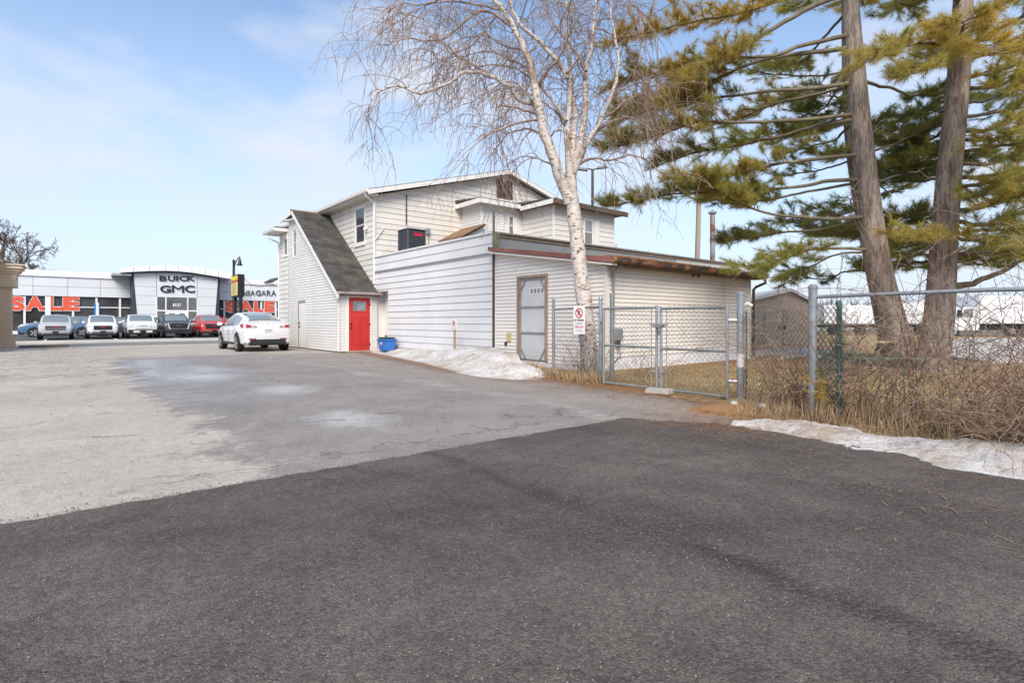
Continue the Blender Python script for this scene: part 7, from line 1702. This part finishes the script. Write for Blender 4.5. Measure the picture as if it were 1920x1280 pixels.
bush('bramble_bush', 'arching bramble bush between the gate post and the corner post', blob((7.85, 3.25), 0.22), 85, (0.6, 1.5), (0.8, 2.1), 0.25, 61, loc=(7.85, 3.25, 0), ns=5)
bush('weed_clump', 'bare weed stems at the foot of the birch behind the fence', blob((8.55, 7.9), 0.22), 80, (0.6, 1.2), (0.6, 1.4), 0.10, 71, loc=(8.55, 7.9, 0), ns=3, sl=(0.08, 0.25), r0=0.0042, cat='weeds')
bush('fallen_brush', 'cut twigs lying against the shed wall behind the left gate leaf', blob((9.3, 6.9), 0.3), 40, (0.2, 0.5), (0.5, 1.0), 0.3, 81, loc=(9.3, 6.9, 0), ns=3, r0=0.004, cat='brush')
def blades(name, label, P, L_, m, lean=0.5, wd=0.004, cat='grass', flat=False, z=None):
    n = len(P); az = rng.uniform(0, 6.28, n); ln_ = rng.uniform(*L_, n); le = rng.uniform(0.1, lean, n) if not flat else np.full(n, 1.0)
    z0 = np.zeros(n) if z is None else z
    b0 = np.stack([P[:, 0], P[:, 1], z0], -1); d = np.stack([np.cos(az) * le, np.sin(az) * le, (1 - le * 0.6) if not flat else rng.uniform(-0.02, 0.10, n)], -1)
    sd_v = np.stack([-np.sin(az), np.cos(az), np.zeros(n)], -1) * wd
    mid = b0 + d * (ln_ * 0.55)[:, None]; tip = b0 + d * ln_[:, None]; 
    if not flat: tip[:, 2] -= ln_ * le * 0.35
    V = np.stack([b0 - sd_v, b0 + sd_v, mid + sd_v * 0.8, mid - sd_v * 0.8, tip + sd_v * 0.2, tip - sd_v * 0.2], 1).reshape(-1, 3)
    i = np.arange(n)[:, None] * 6; Fc = np.concatenate([i + np.array([[0, 1, 2, 3]]), i + np.array([[3, 2, 4, 5]])])
    return tag(npmesh(name, V, Fc, 4, m), label, cat, None, 'stuff')
def scat(n, x0, x1, y0, y1): return np.stack([rng.uniform(x0, x1, n), rng.uniform(y0, y1, n)], -1)
def line(n, p0, p1, w_):
    t = rng.uniform(0, 1, n); return np.stack([p0[0] + (p1[0] - p0[0]) * t + rng.normal(0, w_, n), p0[1] + (p1[1] - p0[1]) * t + rng.normal(0, w_, n)], -1)
def yz(P): return yard_z(P[:, 0], P[:, 1])
P = np.concatenate([line(2600, (8.3, 8.9), (8.1, 7.0), 0.20), line(700, (8.5, 9.6), (9.4, 10.9), 0.22)]); blades('dry_grass', 'tan dry grass tufts around the birch and fence post', P, (0.08, 0.34), M_dry, 0.8)
P = line(6500, (7.05, 3.2), (7.0, -1.4), 0.28); P = P[P[:, 0] > 6.55]; blades('dry_weeds', 'matted dry grass and weeds under the bramble fence', P, (0.08, 0.42), M_dry, 0.95)
P = scat(15000, 8.0, 15.5, -1.5, 8.2); P = P[(P[:, 0] > 8.1)]; blades('lawn_grass', 'short dry lawn behind the chain link gates', P, (0.03, 0.09), M_dry, 0.8, 0.005, z=yz(P))
P = scat(5000, 8.1, 13.5, 2.0, 8.2); blades('olive_grass', 'greener grass blades scattered in the dry lawn', P, (0.03, 0.10), M_ggrass, 0.8, 0.005, z=yz(P))
# fallen needles and leaf litter
P = np.concatenate([line(3200, (7.9, 8.7), (7.7, 6.6), 0.28), line(2400, (7.65, 6.7), (7.4, 4.4), 0.24), line(3000, (7.3, 4.2), (6.5, 2.6), 0.28), line(1500, (6.2, 4.0), (5.9, 3.0), 0.45), line(5200, (8.95, 20.3), (7.05, 10.6), 0.17), line(900, (9.2, 20.2), (8.0, 20.35), 0.12), line(500, (8.1, 20.6), (8.1, 27), 0.06), line(260, (5.2, 3.2), (4.6, -0.5), 0.55)])
blades('needle_litter', 'brown fallen pine needles along the edge of the pavement', P, (0.05, 0.13), M_dneed, flat=True, wd=0.0028, cat='litter', z=np.full(len(P), 0.024))
P = scat(7000, 10.0, 16.4, 5.8, 8.3); blades('needle_carpet', 'orange pine needle carpet along the shed wall', P, (0.05, 0.12), M_dneed, flat=True, wd=0.004, cat='litter', z=yz(P) + 0.012)
# loose stones on the new asphalt
def pebbles(name, label, P, s_, m, z):
    n = len(P); ico = np.array([(1, 0, 0), (-1, 0, 0), (0, 1, 0), (0, -1, 0), (0, 0, 0.8), (0, 0, -0.8)]); fc = np.array([(0, 2, 4), (2, 1, 4), (1, 3, 4), (3, 0, 4), (2, 0, 5), (1, 2, 5), (3, 1, 5), (0, 3, 5)])
    sc = rng.uniform(*s_, (n, 1, 1)) * rng.uniform(0.6, 1.4, (n, 1, 3)); az = rng.uniform(0, 6.28, n); q = ico[None] * sc
    x = q[..., 0] * np.cos(az)[:, None] - q[..., 1] * np.sin(az)[:, None]; y = q[..., 0] * np.sin(az)[:, None] + q[..., 1] * np.cos(az)[:, None]
    V = np.stack([x + P[:, :1], y + P[:, 1:2], q[..., 2] * 0.7 + z], -1).reshape(-1, 3); Fc = (fc[None] + (np.arange(n) * 6)[:, None, None]).reshape(-1, 3)
    return tag(npmesh(name, V, Fc, 3, m), label, 'stones', None, 'stuff')
P = np.concatenate([scat(2600, -2.5, 5.6, 0.6, 4.2), scat(1500, -0.6, 2.8, 1.0, 2.6)]); pebbles('loose_gravel', 'small loose stones scattered over the dark new asphalt', P, (0.0022, 0.0055), mat('grit', (0.24, 0.22, 0.20), 0.9, 0.3, 20), 0.018)
P = np.concatenate([line(2600, (-4, 4.42), (5.4, 4.3), 0.05), scat(900, -3, 7, 4.6, 12)]); pebbles('grit', 'crumbs of broken asphalt and grit along the pavement seam', P, (0.003, 0.009), mat('grit2', (0.26, 0.23, 0.20), 0.9, 0.5, 20), 0.012)
for (px, py, s_, lab) in ((1376, 757, 0.055, 'small pale rock at the foot of the thick gate post'), (1430, 762, 0.06, 'small pale rock right of the gate post among brown leaves')):
    x, y = gxy(px, py + 6); b = B(); b.grid(lambda u, v: (x + s_ * math.sin(math.pi * v) * math.cos(2 * math.pi * u) * (1 + 0.12 * math.sin(5 * u * 6.28)), y + s_ * math.sin(math.pi * v) * math.sin(2 * math.pi * u), 0.05 + s_ * 0.75 * math.cos(math.pi * v)), 10, 7)
    tag(b.build('rock', mat('pale_rock', (0.5, 0.48, 0.45), 0.9, 0.15, 20), None, 50), lab, 'rock')
# yellowish fallen pine tuft hanging at the corner post
pos = np.array([tuple(atZ(1530, 770, 0.35) * 1.0)] * 8); pos = np.array([(6.98, 2.70, 0.42)]) + rng.normal(0, 0.09, (10, 3)); o = needles('pine_sprig', pos, rng.normal(0, 1, (10, 3)) + np.array([0, 0, -0.3]), np.full(10, 0.9), None, 26, (0.09, 0.16), 0.003)
tag(o, 'yellow pine sprig caught at the foot of the corner post', 'sprig')
